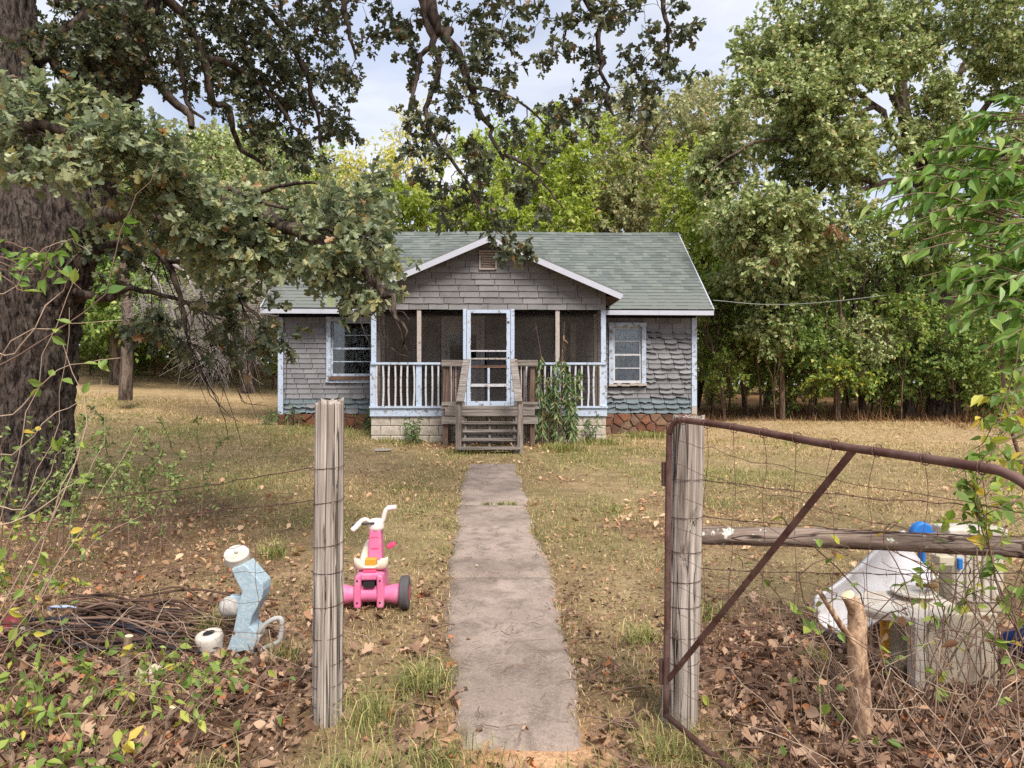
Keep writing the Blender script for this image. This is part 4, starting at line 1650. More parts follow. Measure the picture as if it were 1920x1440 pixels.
L_VINE = m_leaf('vine_leaf', [(0.0, (80, 102, 48)), (0.5, (108, 126, 62)), (0.82, (132, 142, 70)), (0.94, (160, 156, 70)), (1.0, (172, 146, 66))], 0.38, 0.5, 0.35)

# ------------------------------------------------------------------ the great oak on the left
def build_oak():
    g = np.random.default_rng(21)
    base = np.array([-5.0, 7.25, float(gz(np.array([-5.0]), np.array([7.25]))[0])])
    root = thing('oak_tree', 'huge post oak with furrowed double trunk, its boughs hanging over the yard', 'tree', base)

    def bark_tube(pts, radii, n, k, seed):
        p = spline(np.asarray(pts), n)
        r = np.interp(np.linspace(0, 1, n), np.linspace(0, 1, len(radii)), radii)
        V, F = tubes(p[None], r[None], k)
        Vr = V.reshape(n, k, 3)
        th = np.arange(k) * 2 * math.pi / k
        zz = np.concatenate([[0], np.cumsum(np.linalg.norm(np.diff(p, axis=0), axis=1))])
        T_, Z_ = np.meshgrid(th, zz)
        rr = r[:, None]
        q = np.stack([np.cos(T_) * rr * 24, np.sin(T_) * rr * 24, Z_ * 6.0], -1).reshape(-1, 3)
        wq = q + 1.1 * (np.stack([vnoise(q * 0.6, 5), vnoise(q * 0.6, 6), vnoise(q * .6, 8)], -1) - 0.5)
        rid = 1 - np.abs(2 * vnoise(wq, seed) - 1)
        rid2 = 1 - np.abs(2 * vnoise(wq * 2.1, seed + 3) - 1)
        disp = (0.05 * (0.55 - rid ** 1.5) + 0.022 * (0.5 - rid2)).reshape(n, k)
        big = (fbm(q * 0.055, 3, seed + 5) - 0.5).reshape(n, k) * 0.16
        dirv = nrm(Vr - p[:, None, :])
        Vr = Vr + dirv * (disp + big)[..., None] * np.minimum(1, rr / 0.3)[..., None]
        return Vr.reshape(-1, 3), F

    V1, F1 = bark_tube([W(42, 1000, 7.25), W(42, 930, 7.25), W(42, 800, 7.25), W(48, 620, 7.25), W(52, 470, 7.25), W(26, 300, 7.25), W(12, 150, 7.25), W(6, 0, 7.3), W(-10, -260, 7.4), W(-30, -700, 7.5)],
                       [0.57, 0.50, 0.465, 0.49, 0.53, 0.40, 0.34, 0.32, 0.29, 0.2], 330, 110, 4)
    link('trunk', fast_mesh('trunk', V1 - base, F1, True), M_BARK, root)
    V2, F2 = bark_tube([W(85, 640, 7.2), W(115, 520, 7.15), W(143, 400, 7.1), W(168, 290, 7.1), W(205, 160, 7.1), W(240, 40, 7.1), W(275, -120, 7.0), W(340, -420, 6.9)],
                       [0.2, 0.30, 0.29, 0.285, 0.265, 0.25, 0.23, 0.15], 200, 80, 9)
    o = link('trunk', fast_mesh('trunk', V2 - base, F2, True), M_BARK, root)
    o['label'] = 'second leaning trunk'

    L = []

    def lb(pts, r0, r1, n=16, wob=0.006):
        q = mk_limb([W(*p) for p in pts], r0, r1, n, wob, g)
        L.append(q)

    # stubs and crooked limbs against the sky
    lb([(250, 90, 7.1), (290, 150, 7.1), (330, 195, 7.2), (355, 215, 7.2), (360, 240, 7.2)], 0.06, 0.03)
    lb([(70, 110, 7.2), (110, 70, 7.3), (150, 40, 7.3), (178, 0, 7.4), (190, -60, 7.5)], 0.075, 0.05)
    lb([(60, 85, 7.2), (95, 105, 7.3), (118, 150, 7.4)], 0.08, 0.05)
    lb([(100, 0, 7.3), (140, 5, 7.4), (180, 3, 7.5), (260, 30, 7.8)], 0.09, 0.05)
    lb([(260, -40, 7.05), (330, 10, 7.4), (385, 110, 7.7), (400, 190, 7.8), (430, 205, 7.9), (450, 275, 8.0), (490, 305, 8.1)], 0.06, 0.022, 22)
    lb([(335, 95, 7.45), (345, 160, 7.5), (355, 200, 7.5), (385, 225, 7.6)], 0.03, 0.014)
    lb([(280, -120, 7.0), (400, -60, 7.6), (500, 20, 7.9), (560, 110, 8.0), (590, 200, 8.1), (600, 280, 8.1)], 0.06, 0.016, 20)
    lb([(385, 110, 7.7), (430, 120, 7.8), (500, 170, 7.9), (560, 250, 8.0)], 0.045, 0.015)
    # long overhead limb that drops the sprays in front of the gable
    lb([(300, -220, 6.9), (480, -360, 6.8), (640, -300, 6.8), (770, -80, 6.8), (820, 40, 6.8), (862, 105, 6.8), (882, 165, 6.8), (905, 220, 6.8), (945, 290, 6.7)], 0.10, 0.016, 34)
    lb([(770, -60, 6.8), (800, 40, 6.8), (812, 90, 6.8), (825, 120, 6.8), (806, 180, 6.8), (803, 240, 6.75), (840, 290, 6.7), (880, 350, 6.6), (905, 410, 6.5)], 0.045, 0.010, 26)
    lb([(806, 90, 6.8), (790, 105, 6.8), (782, 150, 6.8), (768, 200, 6.75), (763, 240, 6.7)], 0.028, 0.01)
    lb([(945, 290, 6.7), (990, 310, 6.6), (1020, 345, 6.6), (1055, 390, 6.5)], 0.02, 0.008)
    lb([(880, 165, 6.8), (930, 170, 6.8), (985, 200, 6.8), (1030, 240, 6.8)], 0.02, 0.008)
    lb([(700, -180, 6.8), (640, -60, 6.9), (650, 40, 7.0), (665, 110, 7.0)], 0.05, 0.012)
    lb([(560, -330, 6.8), (850, -300, 6.6), (1050, -150, 6.5), (1100, -20, 6.5), (1120, 70, 6.5), (1130, 140, 6.5), (1150, 215, 6.5)], 0.07, 0.010, 28)
    lb([(950, -240, 6.55), (1150, -150, 6.4), (1235, -30, 6.4), (1250, 60, 6.4), (1258, 150, 6.4)], 0.045, 0.009, 20)
    lb([(1100, -20, 6.5), (1070, 30, 6.5), (1055, 80, 6.5)], 0.02, 0.008)
    # the low boughs that reach forward across the view
    lb([(150, 430, 7.1), (230, 395, 6.4), (330, 372, 5.8), (430, 385, 5.4), (540, 425, 5.1), (640, 475, 4.9), (705, 530, 4.75), (745, 580, 4.65), (765, 650, 4.55)], 0.10, 0.006, 34)
    lb([(230, 395, 6.3), (330, 415, 5.9), (430, 440, 5.6), (520, 470, 5.4)], 0.05, 0.01, 18)
    lb([(-220, 140, 5.6), (-60, 200, 5.2), (60, 235, 5.0), (180, 265, 4.95), (320, 310, 5.0), (440, 365, 5.05), (560, 400, 5.05)], 0.07, 0.01, 28)
    lb([(60, 235, 5.0), (120, 290, 4.8), (190, 345, 4.7), (260, 380, 4.7)], 0.02, 0.006)
    lb([(430, 385, 5.4), (520, 350, 5.1), (600, 345, 5.0), (670, 370, 4.9)], 0.02, 0.006)
    lb([(540, 425, 5.1), (600, 430, 5.0), (670, 440, 4.9), (720, 470, 4.8)], 0.016, 0.005)
    # darker boughs lower down behind
    lb([(170, 470, 7.1), (260, 455, 6.9), (310, 490, 6.8), (340, 560, 6.7), (352, 640, 6.6)], 0.06, 0.012, 20)
    lb([(120, 540, 7.1), (200, 560, 7.0), (240, 540, 6.9), (330, 560, 6.9), (420, 600, 7.0)], 0.05, 0.01, 20)
    lb([(310, 490, 6.8), (380, 500, 6.7), (450, 560, 6.6), (500, 610, 6.6)], 0.025, 0.008)
    nodes, rads = limb_nodes(L)

    def pts(blobs, kn=1.0, kr=1.0, dy=0, fr=None, thr=0.5):
        out = []
        for (px, py, rx, ry, D, dr, n) in blobs:
            c = W(px, py + dy, D)
            out.append(blob_points(max(2, int(round(n * kn))), c, (rx * kr / 1280 * D, dr * kr, ry * kr / 1280 * D), g, 0.15, fr, thr, 12))
        return np.concatenate(out)

    near = pts([(50, 205, 90, 40, 5.0, .35, 20), (140, 235, 110, 50, 5.0, .4, 34), (250, 285, 110, 60, 5.0, .4, 40), (350, 330, 110, 65, 5.1, .4, 46), (450, 385, 115, 75, 5.2, .4, 58),
                (550, 415, 105, 75, 5.1, .4, 54), (630, 440, 85, 60, 5.0, .3, 40), (690, 485, 56, 34, 4.9, .25, 16), (730, 535, 36, 30, 4.75, .12, 6), (762, 605, 20, 30, 4.6, .06, 4), (200, 325, 90, 45, 4.8, .3, 24), (330, 405, 120, 45, 5.5, .4, 32), (440, 450, 110, 38, 5.4, .4, 28),
                (620, 370, 80, 34, 5.0, .3, 16), (110, 270, 100, 50, 5.0, .4, 24), (580, 490, 70, 28, 5.1, .2, 14), (660, 530, 40, 20, 4.9, .15, 6), (250, 400, 60, 30, 5.4, .3, 10)], 0.47, 1.12, -4, 2.6, 0.54)
    mass = pts([(150, 60, 120, 70, 7.8, .8, 36), (300, 60, 150, 80, 7.9, .9, 60), (440, 50, 150, 75, 8.1, .9, 66), (540, 120, 110, 100, 8.2, .9, 64), (580, 215, 70, 80, 8.2, .7, 40), (560, 275, 62, 36, 8.1, .6, 18),
                 (470, 200, 70, 60, 8.0, .6, 22), (230, 150, 70, 70, 7.0, .5, 22), (150, 175, 60, 50, 7.2, .5, 14), (330, 120, 80, 40, 7.6, .6, 18), (440, 130, 80, 45, 8.0, .6, 24), (600, 30, 60, 40, 8, .6, 12), (235, 50, 60, 60, 6.6, .2, 30), (190, 130, 50, 50, 6.6, .2, 20), (110, 120, 60, 50, 6.8, .3, 16)], 0.55, 0.94, -4)
    upper = pts([(660, 40, 60, 45, 7.0, .5, 22), (690, 95, 42, 34, 7.0, .4, 12), (660, 130, 22, 20, 7.0, .2, 4), (720, 25, 40, 30, 7.0, .4, 10),
                 (770, 30, 50, 34, 6.8, .4, 14), (760, 95, 40, 50, 6.8, .4, 14), (850, 45, 60, 45, 6.8, .45, 22), (930, 40, 46, 34, 6.8, .4, 14), (925, 90, 56, 40, 6.8, .4, 20), (850, 130, 60, 40, 6.8, .4, 18), (930, 150, 50, 34, 6.8, .4, 14),
                 (880, 205, 70, 40, 6.8, .4, 24), (830, 200, 40, 44, 6.8, .4, 12), (950, 215, 50, 40, 6.8, .4, 14), (790, 275, 54, 36, 6.7, .4, 16), (870, 265, 60, 34, 6.7, .4, 18), (940, 275, 60, 34, 6.7, .4, 18), (1010, 240, 56, 30, 6.7, .4, 14),
                 (840, 330, 70, 34, 6.6, .4, 20), (920, 345, 70, 34, 6.6, .4, 20), (1000, 330, 56, 34, 6.6, .35, 14), (880, 395, 60, 26, 6.55, .35, 12), (1030, 370, 36, 26, 6.5, .3, 7), (925, 425, 30, 18, 6.5, .2, 4), (800, 240, 40, 30, 6.75, .3, 8),
                 (1045, 45, 36, 44, 6.5, .35, 12), (1100, 40, 46, 50, 6.5, .4, 18), (1130, 100, 50, 50, 6.5, .4, 20), (1075, 90, 40, 40, 6.5, .35, 10), (1160, 160, 42, 36, 6.5, .35, 12), (1110, 165, 42, 34, 6.5, .35, 10), (1150, 215, 40, 26, 6.5, .3, 7), (1085, 195, 40, 18, 6.5, .3, 5),
                 (1215, 30, 40, 40, 6.4, .35, 12), (1255, 60, 40, 60, 6.4, .35, 20), (1250, 130, 38, 34, 6.4, .35, 10), (1200, 90, 36, 36, 6.4, .3, 9), (1245, 165, 26, 20, 6.4, .2, 4), (1195, 10, 30, 30, 6.4, .3, 6),
                 (952, 462, 20, 16, 6.3, .1, 3)], 0.19, 0.95, -8)
    low = pts([(270, 430, 90, 44, 7.0, .6, 20), (370, 480, 90, 44, 6.8, .5, 20), (230, 500, 60, 40, 6.9, .5, 10), (330, 590, 70, 50, 6.7, .5, 14), (250, 600, 50, 40, 6.9, .5, 8), (430, 560, 60, 40, 6.7, .4, 12), (490, 600, 46, 40, 6.6, .35, 12), (500, 640, 30, 20, 6.6, .3, 4), (190, 460, 60, 34, 6.9, .4, 10), (400, 640, 40, 30, 6.7, .3, 5)], 0.3, 0.95, -10)
    above = np.concatenate([blob_points(150, W(250, -420, 7.5), (3.2, 2.2, 1.6), g, 0.2), blob_points(70, W(900, -330, 6.6), (2.2, 1.2, 0.7), g, 0.2)])
    upper = np.concatenate([upper, mass])
    extra, packs = [], []
    for (C, tw, lv, ln, sz, up_, wr) in ((near, 5, 8, 0.23, 0.078, 0.8, 0.0026), (upper, 5, 8, 0.21, 0.08, 0.5, 0.0028), (low, 5, 7, 0.24, 0.10, 0.6, 0.003), (above, 4, 5, 0.40, 0.14, 0.6, 0.004)):
        P, RD, OUT = connect(nodes, rads, C, g, 0.0035, 0.009, 0.02, 0.16)
        S, pk = sprays(C, OUT, g, tw, lv, ln, sz, 0.10, up_, 0.9, 0.75, 0.25)
        extra += [(P, RD), (S, np.linspace(wr, wr * 0.5, 5)[None].repeat(len(S), 0))]
        packs.append(pk)
    # bare hanging twigs
    B0 = [W(*q) for q in ((352, 640, 6.6), (380, 560, 6.7), (450, 560, 6.6), (300, 480, 6.8), (420, 600, 7.0), (340, 560, 6.7), (640, 480, 4.9), (700, 530, 4.75))]
    tws = []
    for b in B0:
        for _ in range(7):
            e = b + np.array([g.uniform(-0.1, 0.6), g.uniform(-0.2, 0.2), g.uniform(-1.2, -0.35)]) * (0.45 if b[1] < 5 else 1)
            m = (b + e) / 2 + g.normal(size=3) * 0.12
            tws.append(spline([b, m, e], 6) + g.normal(size=(6, 3)) * 0.012)
    extra.append((np.array(tws), np.linspace(0.007, 0.002, 6)[None].repeat(len(tws), 0)))
    link('branches', wood_mesh('branches', L, extra, 9, 5, base), M_BARKB, root)
    allp = [np.concatenate(q) for q in zip(*packs)]
    # the leaves that show largest are single pieces, the rest one mass
    nn = len(packs[0][0])
    proj = allp[3] / np.maximum(allp[0][:, 1], 0.5)
    px = allp[0][:, 0] / allp[0][:, 1]
    inside = (np.abs(px) < 0.75) & (np.arange(len(px)) < nn)
    order = np.argsort(-np.where(inside, proj, 0))
    top, rest = order[:300], order[300:]
    near_rest = rest[rest < nn]
    far_rest = rest[rest >= nn]
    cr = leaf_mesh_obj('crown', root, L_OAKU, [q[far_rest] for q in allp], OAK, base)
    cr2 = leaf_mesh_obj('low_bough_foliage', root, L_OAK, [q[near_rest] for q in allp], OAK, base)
    me = bpy.data.meshes.new('leaf')
    me.from_pydata([tuple(v) for v in OAK[0]], [], OAK[1])
    me.materials.append(L_OAK)
    d, s, n = leaf_frames(allp[0][top], allp[1][top], allp[2][top])
    for i, t in enumerate(top):
        o = bpy.data.objects.new('leaf', me)
        COL.objects.link(o)
        o.parent = cr2
        k = allp[3][t]
        M = Matrix(((d[i][0] * k, s[i][0] * k, n[i][0] * k, allp[0][t][0] - base[0]), (d[i][1] * k, s[i][1] * k, n[i][1] * k, allp[0][t][1] - base[1]), (d[i][2] * k, s[i][2] * k, n[i][2] * k, allp[0][t][2] - base[2]), (0, 0, 0, 1)))
        o.matrix_local = M
    # a few dead rust leaves caught in it
    k = g.choice(nn, 40)
    leaf_mesh_obj('withered_leaves', root, L_RUST, (allp[0][k], nrm(allp[1][k] + [0, 0, -0.6]), allp[2][k], allp[3][k] * 0.9), DRY, base)['kind'] = 'stuff'


build_oak()


# ------------------------------------------------------------------ the wide oak on the right, behind the cottage
def gpt(x, y):
    return np.array([x, y, float(gz(np.array([float(x)]), np.array([float(y)]))[0])])


def build_right_oak():
    g = np.random.default_rng(33)
    D = 20.0
    base = gpt((1772 - 960) / 1280 * D, D)
    tr = mk_limb([base - [0, 0, .3], W(1772, 700, D), W(1778, 600, D), W(1760, 500, D), W(1735, 400, D), W(1730, 330, D), W(1700, 240, D), W(1690, 120, D), W(1720, -40, D)], 0.46, 0.10, 26)
    tr[1][:3] *= np.array([1.3, 1.15, 1.05])
    L = []

    def lb(p, r0, r1, n=14):
        L.append(mk_limb([W(*q) for q in p], r0, r1, n, 0.006, g))

    lb([(1735, 400, D), (1690, 345, 19.5), (1640, 345, 19), (1590, 380, 18.5), (1575, 450, 18.3)], .13, .03, 18)
    lb([(1640, 345, 19), (1560, 330, 18.5), (1490, 360, 18), (1420, 400, 17.6), (1350, 390, 17.4)], .08, .02, 18)
    lb([(1732, 360, D), (1700, 290, 19.4), (1640, 200, 19), (1560, 150, 18.6), (1470, 120, 18.4)], .14, .03, 18)
    lb([(1640, 200, 19), (1560, 230, 18.4), (1480, 260, 18), (1400, 270, 17.6), (1330, 320, 17.4)], .07, .02, 18)
    lb([(1700, 240, D), (1640, 120, 20), (1560, 50, 20), (1450, 20, 20)], .11, .03)
    lb([(1690, 120, D), (1640, 20, 20), (1590, -60, 20)], .08, .03)
    lb([(1735, 330, D), (1800, 250, 20), (1870, 180, 20), (1950, 150, 20), (2050, 130, 20)], .13, .03)
    lb([(1720, 280, D), (1790, 150, 20.5), (1850, 50, 20.5), (1900, -50, 20.5)], .12, .03)
    lb([(1740, 380, D), (1820, 330, 19), (1900, 280, 18.5), (2000, 260, 18.5)], .10, .03)
    lb([(1560, 330, 18.5), (1520, 390, 18), (1480, 440, 17.7), (1430, 480, 17.5)], .05, .015)
    lb([(1490, 360, 18), (1400, 340, 17.6), (1330, 360, 17.4), (1300, 420, 17.2)], .04, .012)
    bl = []

    def b(px, py, rx, ry, d, dr, n):
        bl.append(blob_points(int(n * 1.0), W(px, py, d), (rx / 1280 * d, dr, ry / 1280 * d), g, 0.35, 0.75, 0.49, 3))

    b(1480, 110, 100, 80, 19, 1.6, 60)
    b(1560, 60, 120, 80, 19.5, 2, 80)
    b(1690, 30, 130, 80, 20, 2.2, 80)
    b(1830, 60, 130, 110, 20, 2.2, 100)
    b(1930, 180, 110, 120, 20, 2, 70)
    b(1440, 215, 90, 60, 18, 1.5, 56)
    b(1530, 190, 120, 70, 18.5, 1.6, 80)
    b(1660, 170, 110, 70, 19, 1.6, 50)
    b(1400, 315, 90, 55, 17.6, 1.3, 56)
    b(1500, 290, 110, 60, 18, 1.3, 70)
    b(1620, 270, 90, 60, 18.4, 1.4, 44)
    b(1392, 395, 56, 46, 17.3, 1.2, 30)
    b(1440, 390, 90, 60, 17.4, 1.2, 50)
    b(1540, 420, 90, 50, 17.8, 1.2, 36)
    b(1420, 470, 56, 44, 17.2, 1.1, 24)
    b(1800, 270, 100, 80, 19.5, 1.6, 50)
    b(1900, 330, 90, 80, 18.8, 1.6, 46)
    b(1700, 440, 80, 60, 19, 1.4, 26)
    C = np.concatenate(bl)
    t = tree('oak_tree', 'broad spreading oak with dull olive leaves, tallest tree beside the cottage', 'tree', base, [tr], [tr] + L, C, g, M_BARKF, L_OAKR, FAROAK, 7, 16, 0.54, 0.125, 0.12, 0.6, tip=0.008, k_r=0.012, twig_r=0.006)
    # rusty dead sprays hanging low in it
    C2 = np.array([W(q[0], q[1], 17) for q in ((1480, 440), (1488, 455), (1470, 470), (1560, 425), (1570, 430), (1437, 460), (1445, 475), (1420, 448), (1555, 412))])
    S, lv = sprays(C2, np.tile([0, 0, -1.0], (len(C2), 1)), g, 3, 7, 0.3, 0.12)
    leaf_mesh_obj('withered_leaves', t, L_RUST, lv, FAR, base)['kind'] = 'stuff'


build_right_oak()


def back_tree(name, label, px, D, r0, topy, blobs, bark, leaf, T=FAR, seed=1, lean=0, twigs=5, leaves=12, length=0.9, size=0.16, group=None, nl=7, up=0.7, twig_r=0.0, base_dx=0, droop=0.15, fr=0.55, thr=0.42, cat='tree', shell=0.35, limbs_at=None, h0=0.3):
    """blobs: (px, py, rx, ry, D, depth radius, clusters)"""
    g = np.random.default_rng(seed)
    base = gpt((px + base_dx - 960) / 1280 * D, D)
    C = np.concatenate([blob_points(n, W(a, b, d), (rx / 1280 * d, dr, ry / 1280 * d), g, shell, fr, thr, seed) for (a, b, rx, ry, d, dr, n) in blobs])
    top = W(px + lean, topy, D)
    tg = C[g.choice(len(C), min(nl, len(C)), replace=False)]
    tr, lm = auto_limbs(base, top, r0, tg, g, h0)
    return tree(name, label, cat, base, tr, tr + lm, C, g, bark, leaf, T, twigs, leaves, length, size, droop, up, group, 0.012, 0.012, twig_r=twig_r)


BT = 'trees standing behind the cottage'
back_tree('leafy_tree', 'lime green tree showing just above the porch gable', 980, 27, .16, 300, [(960, 340, 130, 90, 27, 2, 80), (1060, 300, 110, 90, 28, 2, 70), (1000, 400, 170, 60, 26, 1.6, 60)], M_BARKF, L_LIME, seed=41, group=BT, size=.17, twigs=6, leaves=14)
back_tree('leafy_tree', 'low lime green tree above the roof between the gable and the left ridge end', 830, 25, .13, 380, [(800, 395, 90, 34, 25, 1.6, 50), (880, 400, 90, 34, 25, 1.6, 50), (760, 420, 60, 24, 25, 1.2, 24)], M_BARKF, L_LIME, seed=42, group=BT, size=.17, twigs=6, leaves=14)
back_tree('leafy_tree', 'yellow green tree peeping past the right end of the ridge', 1300, 24, .13, 330, [(1290, 390, 46, 60, 24, 1.2, 40), (1310, 450, 50, 60, 23, 1.2, 34), (1275, 320, 40, 40, 25, 1.2, 20), (1340, 520, 50, 50, 22.5, 1.1, 26)], M_BARKF, L_LIME, seed=43, group=BT, size=.16, twigs=6, leaves=13)
back_tree('oak_tree', 'tall silvery olive oak rising behind the right half of the roof', 1200, 30, .38, 200, [(1230, 250, 120, 80, 30, 2.6, 90), (1330, 230, 110, 60, 31, 2.6, 70), (1160, 330, 90, 80, 29, 2.2, 60), (1260, 350, 110, 80, 29.5, 2.4, 80), (1190, 410, 110, 40, 28.5, 2, 44), (1340, 300, 80, 60, 30, 2, 40)], M_BARKF, L_GREYG, seed=44, group=BT, size=.17, nl=10, twigs=6, leaves=14)
back_tree('leafy_tree', 'mid green tree filling behind the ridge beside the silvery oak', 1120, 33, .22, 260, [(1110, 330, 130, 90, 33, 2.4, 80), (1240, 400, 120, 50, 33, 2, 50), (980, 300, 90, 60, 34, 2, 34)], M_BARKF, L_MID, seed=45, group=BT, size=.19, twigs=6, leaves=13)
back_tree('leafy_tree', 'thin yellowing tree against the sky left of the porch gable', 700, 28, .14, 300, [(690, 340, 90, 40, 28, 1.6, 26), (650, 390, 80, 40, 28, 1.6, 26), (740, 330, 60, 30, 28, 1.4, 12), (780, 300, 40, 60, 28, 1.2, 10)], M_BARKF, L_PALEY, seed=46, group=BT, size=.15, twigs=5, leaves=10, twig_r=.006)
back_tree('leafy_tree', 'bare limbed pale tree leaning into the sky gap above the left roof', 800, 30, .13, 240, [(785, 240, 40, 50, 30, 1, 8), (760, 300, 50, 50, 30, 1, 8), (800, 330, 40, 40, 30, 1, 6)], M_BARKF, L_PALEY, seed=47, group=BT, size=.15, twigs=4, leaves=6, twig_r=.008, lean=-40)

LT = 'trees along the left edge of the lawn'
back_tree('leafy_tree', 'tall olive green tree behind the hanging grey dead branches', 400, 25, .24, 230, [(400, 360, 120, 110, 25, 2.2, 100), (330, 480, 110, 80, 24.5, 1.8, 70), (470, 330, 90, 70, 26, 1.8, 50), (400, 560, 120, 60, 24, 1.6, 60)], M_BARKF, L_OAKR, FAROAK, seed=57, group=LT, size=.16, nl=9, twigs=6, leaves=14)
back_tree('leafy_tree', 'mid green tree standing right behind the dead tree trunk', 220, 22, .2, 340, [(220, 450, 100, 90, 22, 1.8, 80), (180, 560, 90, 70, 21.5, 1.6, 56), (290, 560, 80, 60, 21.5, 1.5, 46)], M_BARKF, L_DARK, seed=58, group=LT, size=.15, nl=8, twigs=6, leaves=13)
back_tree('leafy_tree', 'tall yellow green tree above the left roof end', 560, 30, .22, 250, [(560, 350, 110, 80, 30, 2.2, 80), (620, 420, 90, 60, 29, 2, 56), (500, 420, 90, 70, 30, 2, 56)], M_BARKF, L_MID, seed=59, group=LT, size=.18, nl=8, twigs=6, leaves=13)
LB = 'bushes at the edge of the left lawn'
for i_, (px_, D_, lab_, lf_) in enumerate([(170, 24, 'low dark bush at the left lawn edge close to the oak trunk', L_DARK), (290, 25.5, 'rounded green bush at the left lawn edge below the dead branches', L_MID), (380, 24.5, 'olive bush at the left lawn edge beside the straight trunk', L_GREYG), (510, 23.5, 'green bush at the lawn edge against the left corner of the cottage', L_MID)]):
    back_tree('bush', lab_, px_, D_, .03, 600, [(px_, 640, 70, 46, D_, 1.0, 50)], M_BARKR, lf_, FAR, 190 + i_, 0, 6, 12, .5, .12, LB, 6, .7, .004, cat='bush', shell=.1, fr=None, h0=.15)
back_tree('leafy_tree', 'dense mid green tree beside the oak trunk at the far left of the lawn', 260, 27, .26, 300, [(260, 400, 140, 110, 27, 2.4, 110), (200, 520, 120, 90, 26, 2, 80), (330, 330, 110, 70, 28, 2.2, 60)], M_BARKF, L_MID, seed=51, group=LT, size=.18, nl=9, twigs=6, leaves=14)
back_tree('oak_tree', 'shady green oak with straight trunk just left of the cottage roof', 462, 22, .17, 380, [(470, 450, 90, 90, 22, 1.8, 80), (520, 400, 90, 70, 23, 1.8, 56), (430, 540, 80, 60, 21.5, 1.5, 40), (510, 560, 60, 60, 21.5, 1.4, 40), (600, 400, 70, 60, 24, 1.6, 36)], M_BARKF, L_GREYG, FAROAK, seed=52, group=LT, size=.15, nl=9, twigs=6, leaves=14)
back_tree('leafy_tree', 'bright green tree glimpsed between the hanging bough and the left lawn', 370, 30, .2, 330, [(370, 450, 110, 90, 30, 2.2, 80), (420, 340, 90, 70, 31, 2, 46), (330, 560, 90, 60, 29, 2, 44)], M_BARKF, L_LIME, seed=53, group=LT, size=.18, twigs=5, leaves=13)
back_tree('leafy_tree', 'deep green tree low behind the left wall of the cottage', 570, 26, .17, 400, [(570, 470, 100, 70, 26, 1.8, 60), (560, 560, 90, 70, 25, 1.6, 44), (640, 440, 70, 50, 27, 1.6, 30)], M_BARKF, L_DARK, seed=54, group=LT, size=.17, twigs=5, leaves=13)
back_tree('leafy_tree', 'dark green tree partly hidden by the great oak trunk', 110, 28, .24, 260, [(110, 380, 140, 130, 28, 2.6, 110), (60, 560, 120, 80, 27, 2.2, 50), (190, 620, 90, 40, 26, 1.6, 24)], M_BARKF, L_DARK, seed=55, group=LT, size=.19, twigs=6, leaves=14)
back_tree('leafy_tree', 'far hazy tree above the left lawn between two boughs', 450, 38, .25, 250, [(440, 330, 160, 90, 38, 3, 80), (600, 370, 120, 70, 38, 2.6, 50), (300, 350, 120, 80, 38, 2.6, 40)], M_BARKF, L_GREYG, seed=56, group=LT, size=.22, twigs=5, leaves=12)

RT = 'woodland trees on the right'
spec = [
    # px, D, r, topy, blobs, leaf, label
    (1345, 20.5, .05, 520, [(1345, 590, 46, 70, 20.5, .9, 34)], L_MID, 'slim sapling closest to the right wall of the cottage'),
    (1385, 21.5, .06, 480, [(1390, 560, 56, 70, 21.5, 1.0, 38)], L_DARK, 'slim leafy sapling second from the right wall of the cottage'),
    (1452, 19.6, .085, 460, [(1440, 540, 80, 60, 19.6, 1.2, 46), (1420, 610, 60, 40, 19.4, .9, 24)], L_OAKR, 'dark leaning young tree behind the top of the gate post'),
    (1490, 20.8, .075, 480, [(1500, 560, 70, 60, 20.8, 1.1, 40)], L_DARK, 'grey stemmed young tree a little right of the gate post'),
    (1555, 19.5, .09, 470, [(1530, 560, 80, 60, 19.5, 1.2, 46), (1560, 630, 70, 40, 19.3, 1, 28)], L_DARK, 'young tree with crooked double stem above the middle of the gate'),
    (1607, 20.2, .11, 430, [(1600, 520, 80, 70, 20.2, 1.3, 56), (1620, 610, 70, 50, 20, 1.1, 30)], L_OAKR, 'straight grey trunked tree above the gate brace'),
    (1655, 22.0, .06, 480, [(1660, 580, 70, 60, 22, 1.1, 40)], L_MID, 'slender tree between the straight grey trunk and the two thick trunks'),
    (1692, 19.8, .16, 420, [(1690, 520, 70, 70, 19.8, 1.3, 40), (1700, 640, 60, 50, 19.5, 1.1, 34)], L_DARK, 'thick dark trunked tree left of the broad spreading oak'),
    (1840, 21.0, .12, 400, [(1850, 540, 90, 90, 21, 1.4, 60), (1860, 660, 70, 60, 20.5, 1.2, 36)], L_DARK, 'dark tree right of the broad spreading oak trunk'),
    (1740, 24.0, .10, 420, [(1740, 560, 90, 70, 24, 1.5, 50)], L_MID, 'tree glimpsed behind the broad spreading oak trunk'),
    (1420, 26.0, .12, 420, [(1420, 520, 110, 80, 26, 1.8, 70)], L_MID, 'green tree deeper in the wood behind the leaning young tree'),
    (1580, 28.0, .14, 400, [(1580, 520, 140, 90, 28, 2, 80)], L_DARK, 'dark tree deep in the wood behind the gate brace'),
    (1340, 27.0, .12, 400, [(1350, 480, 80, 80, 27, 1.6, 50)], L_LIME, 'bright tree deep in the wood beside the roof edge'),
    (1900, 27.0, .2, 250, [(1900, 420, 140, 140, 27, 2.2, 90)], L_MID, 'tall green tree at the far right of the wood'),
]
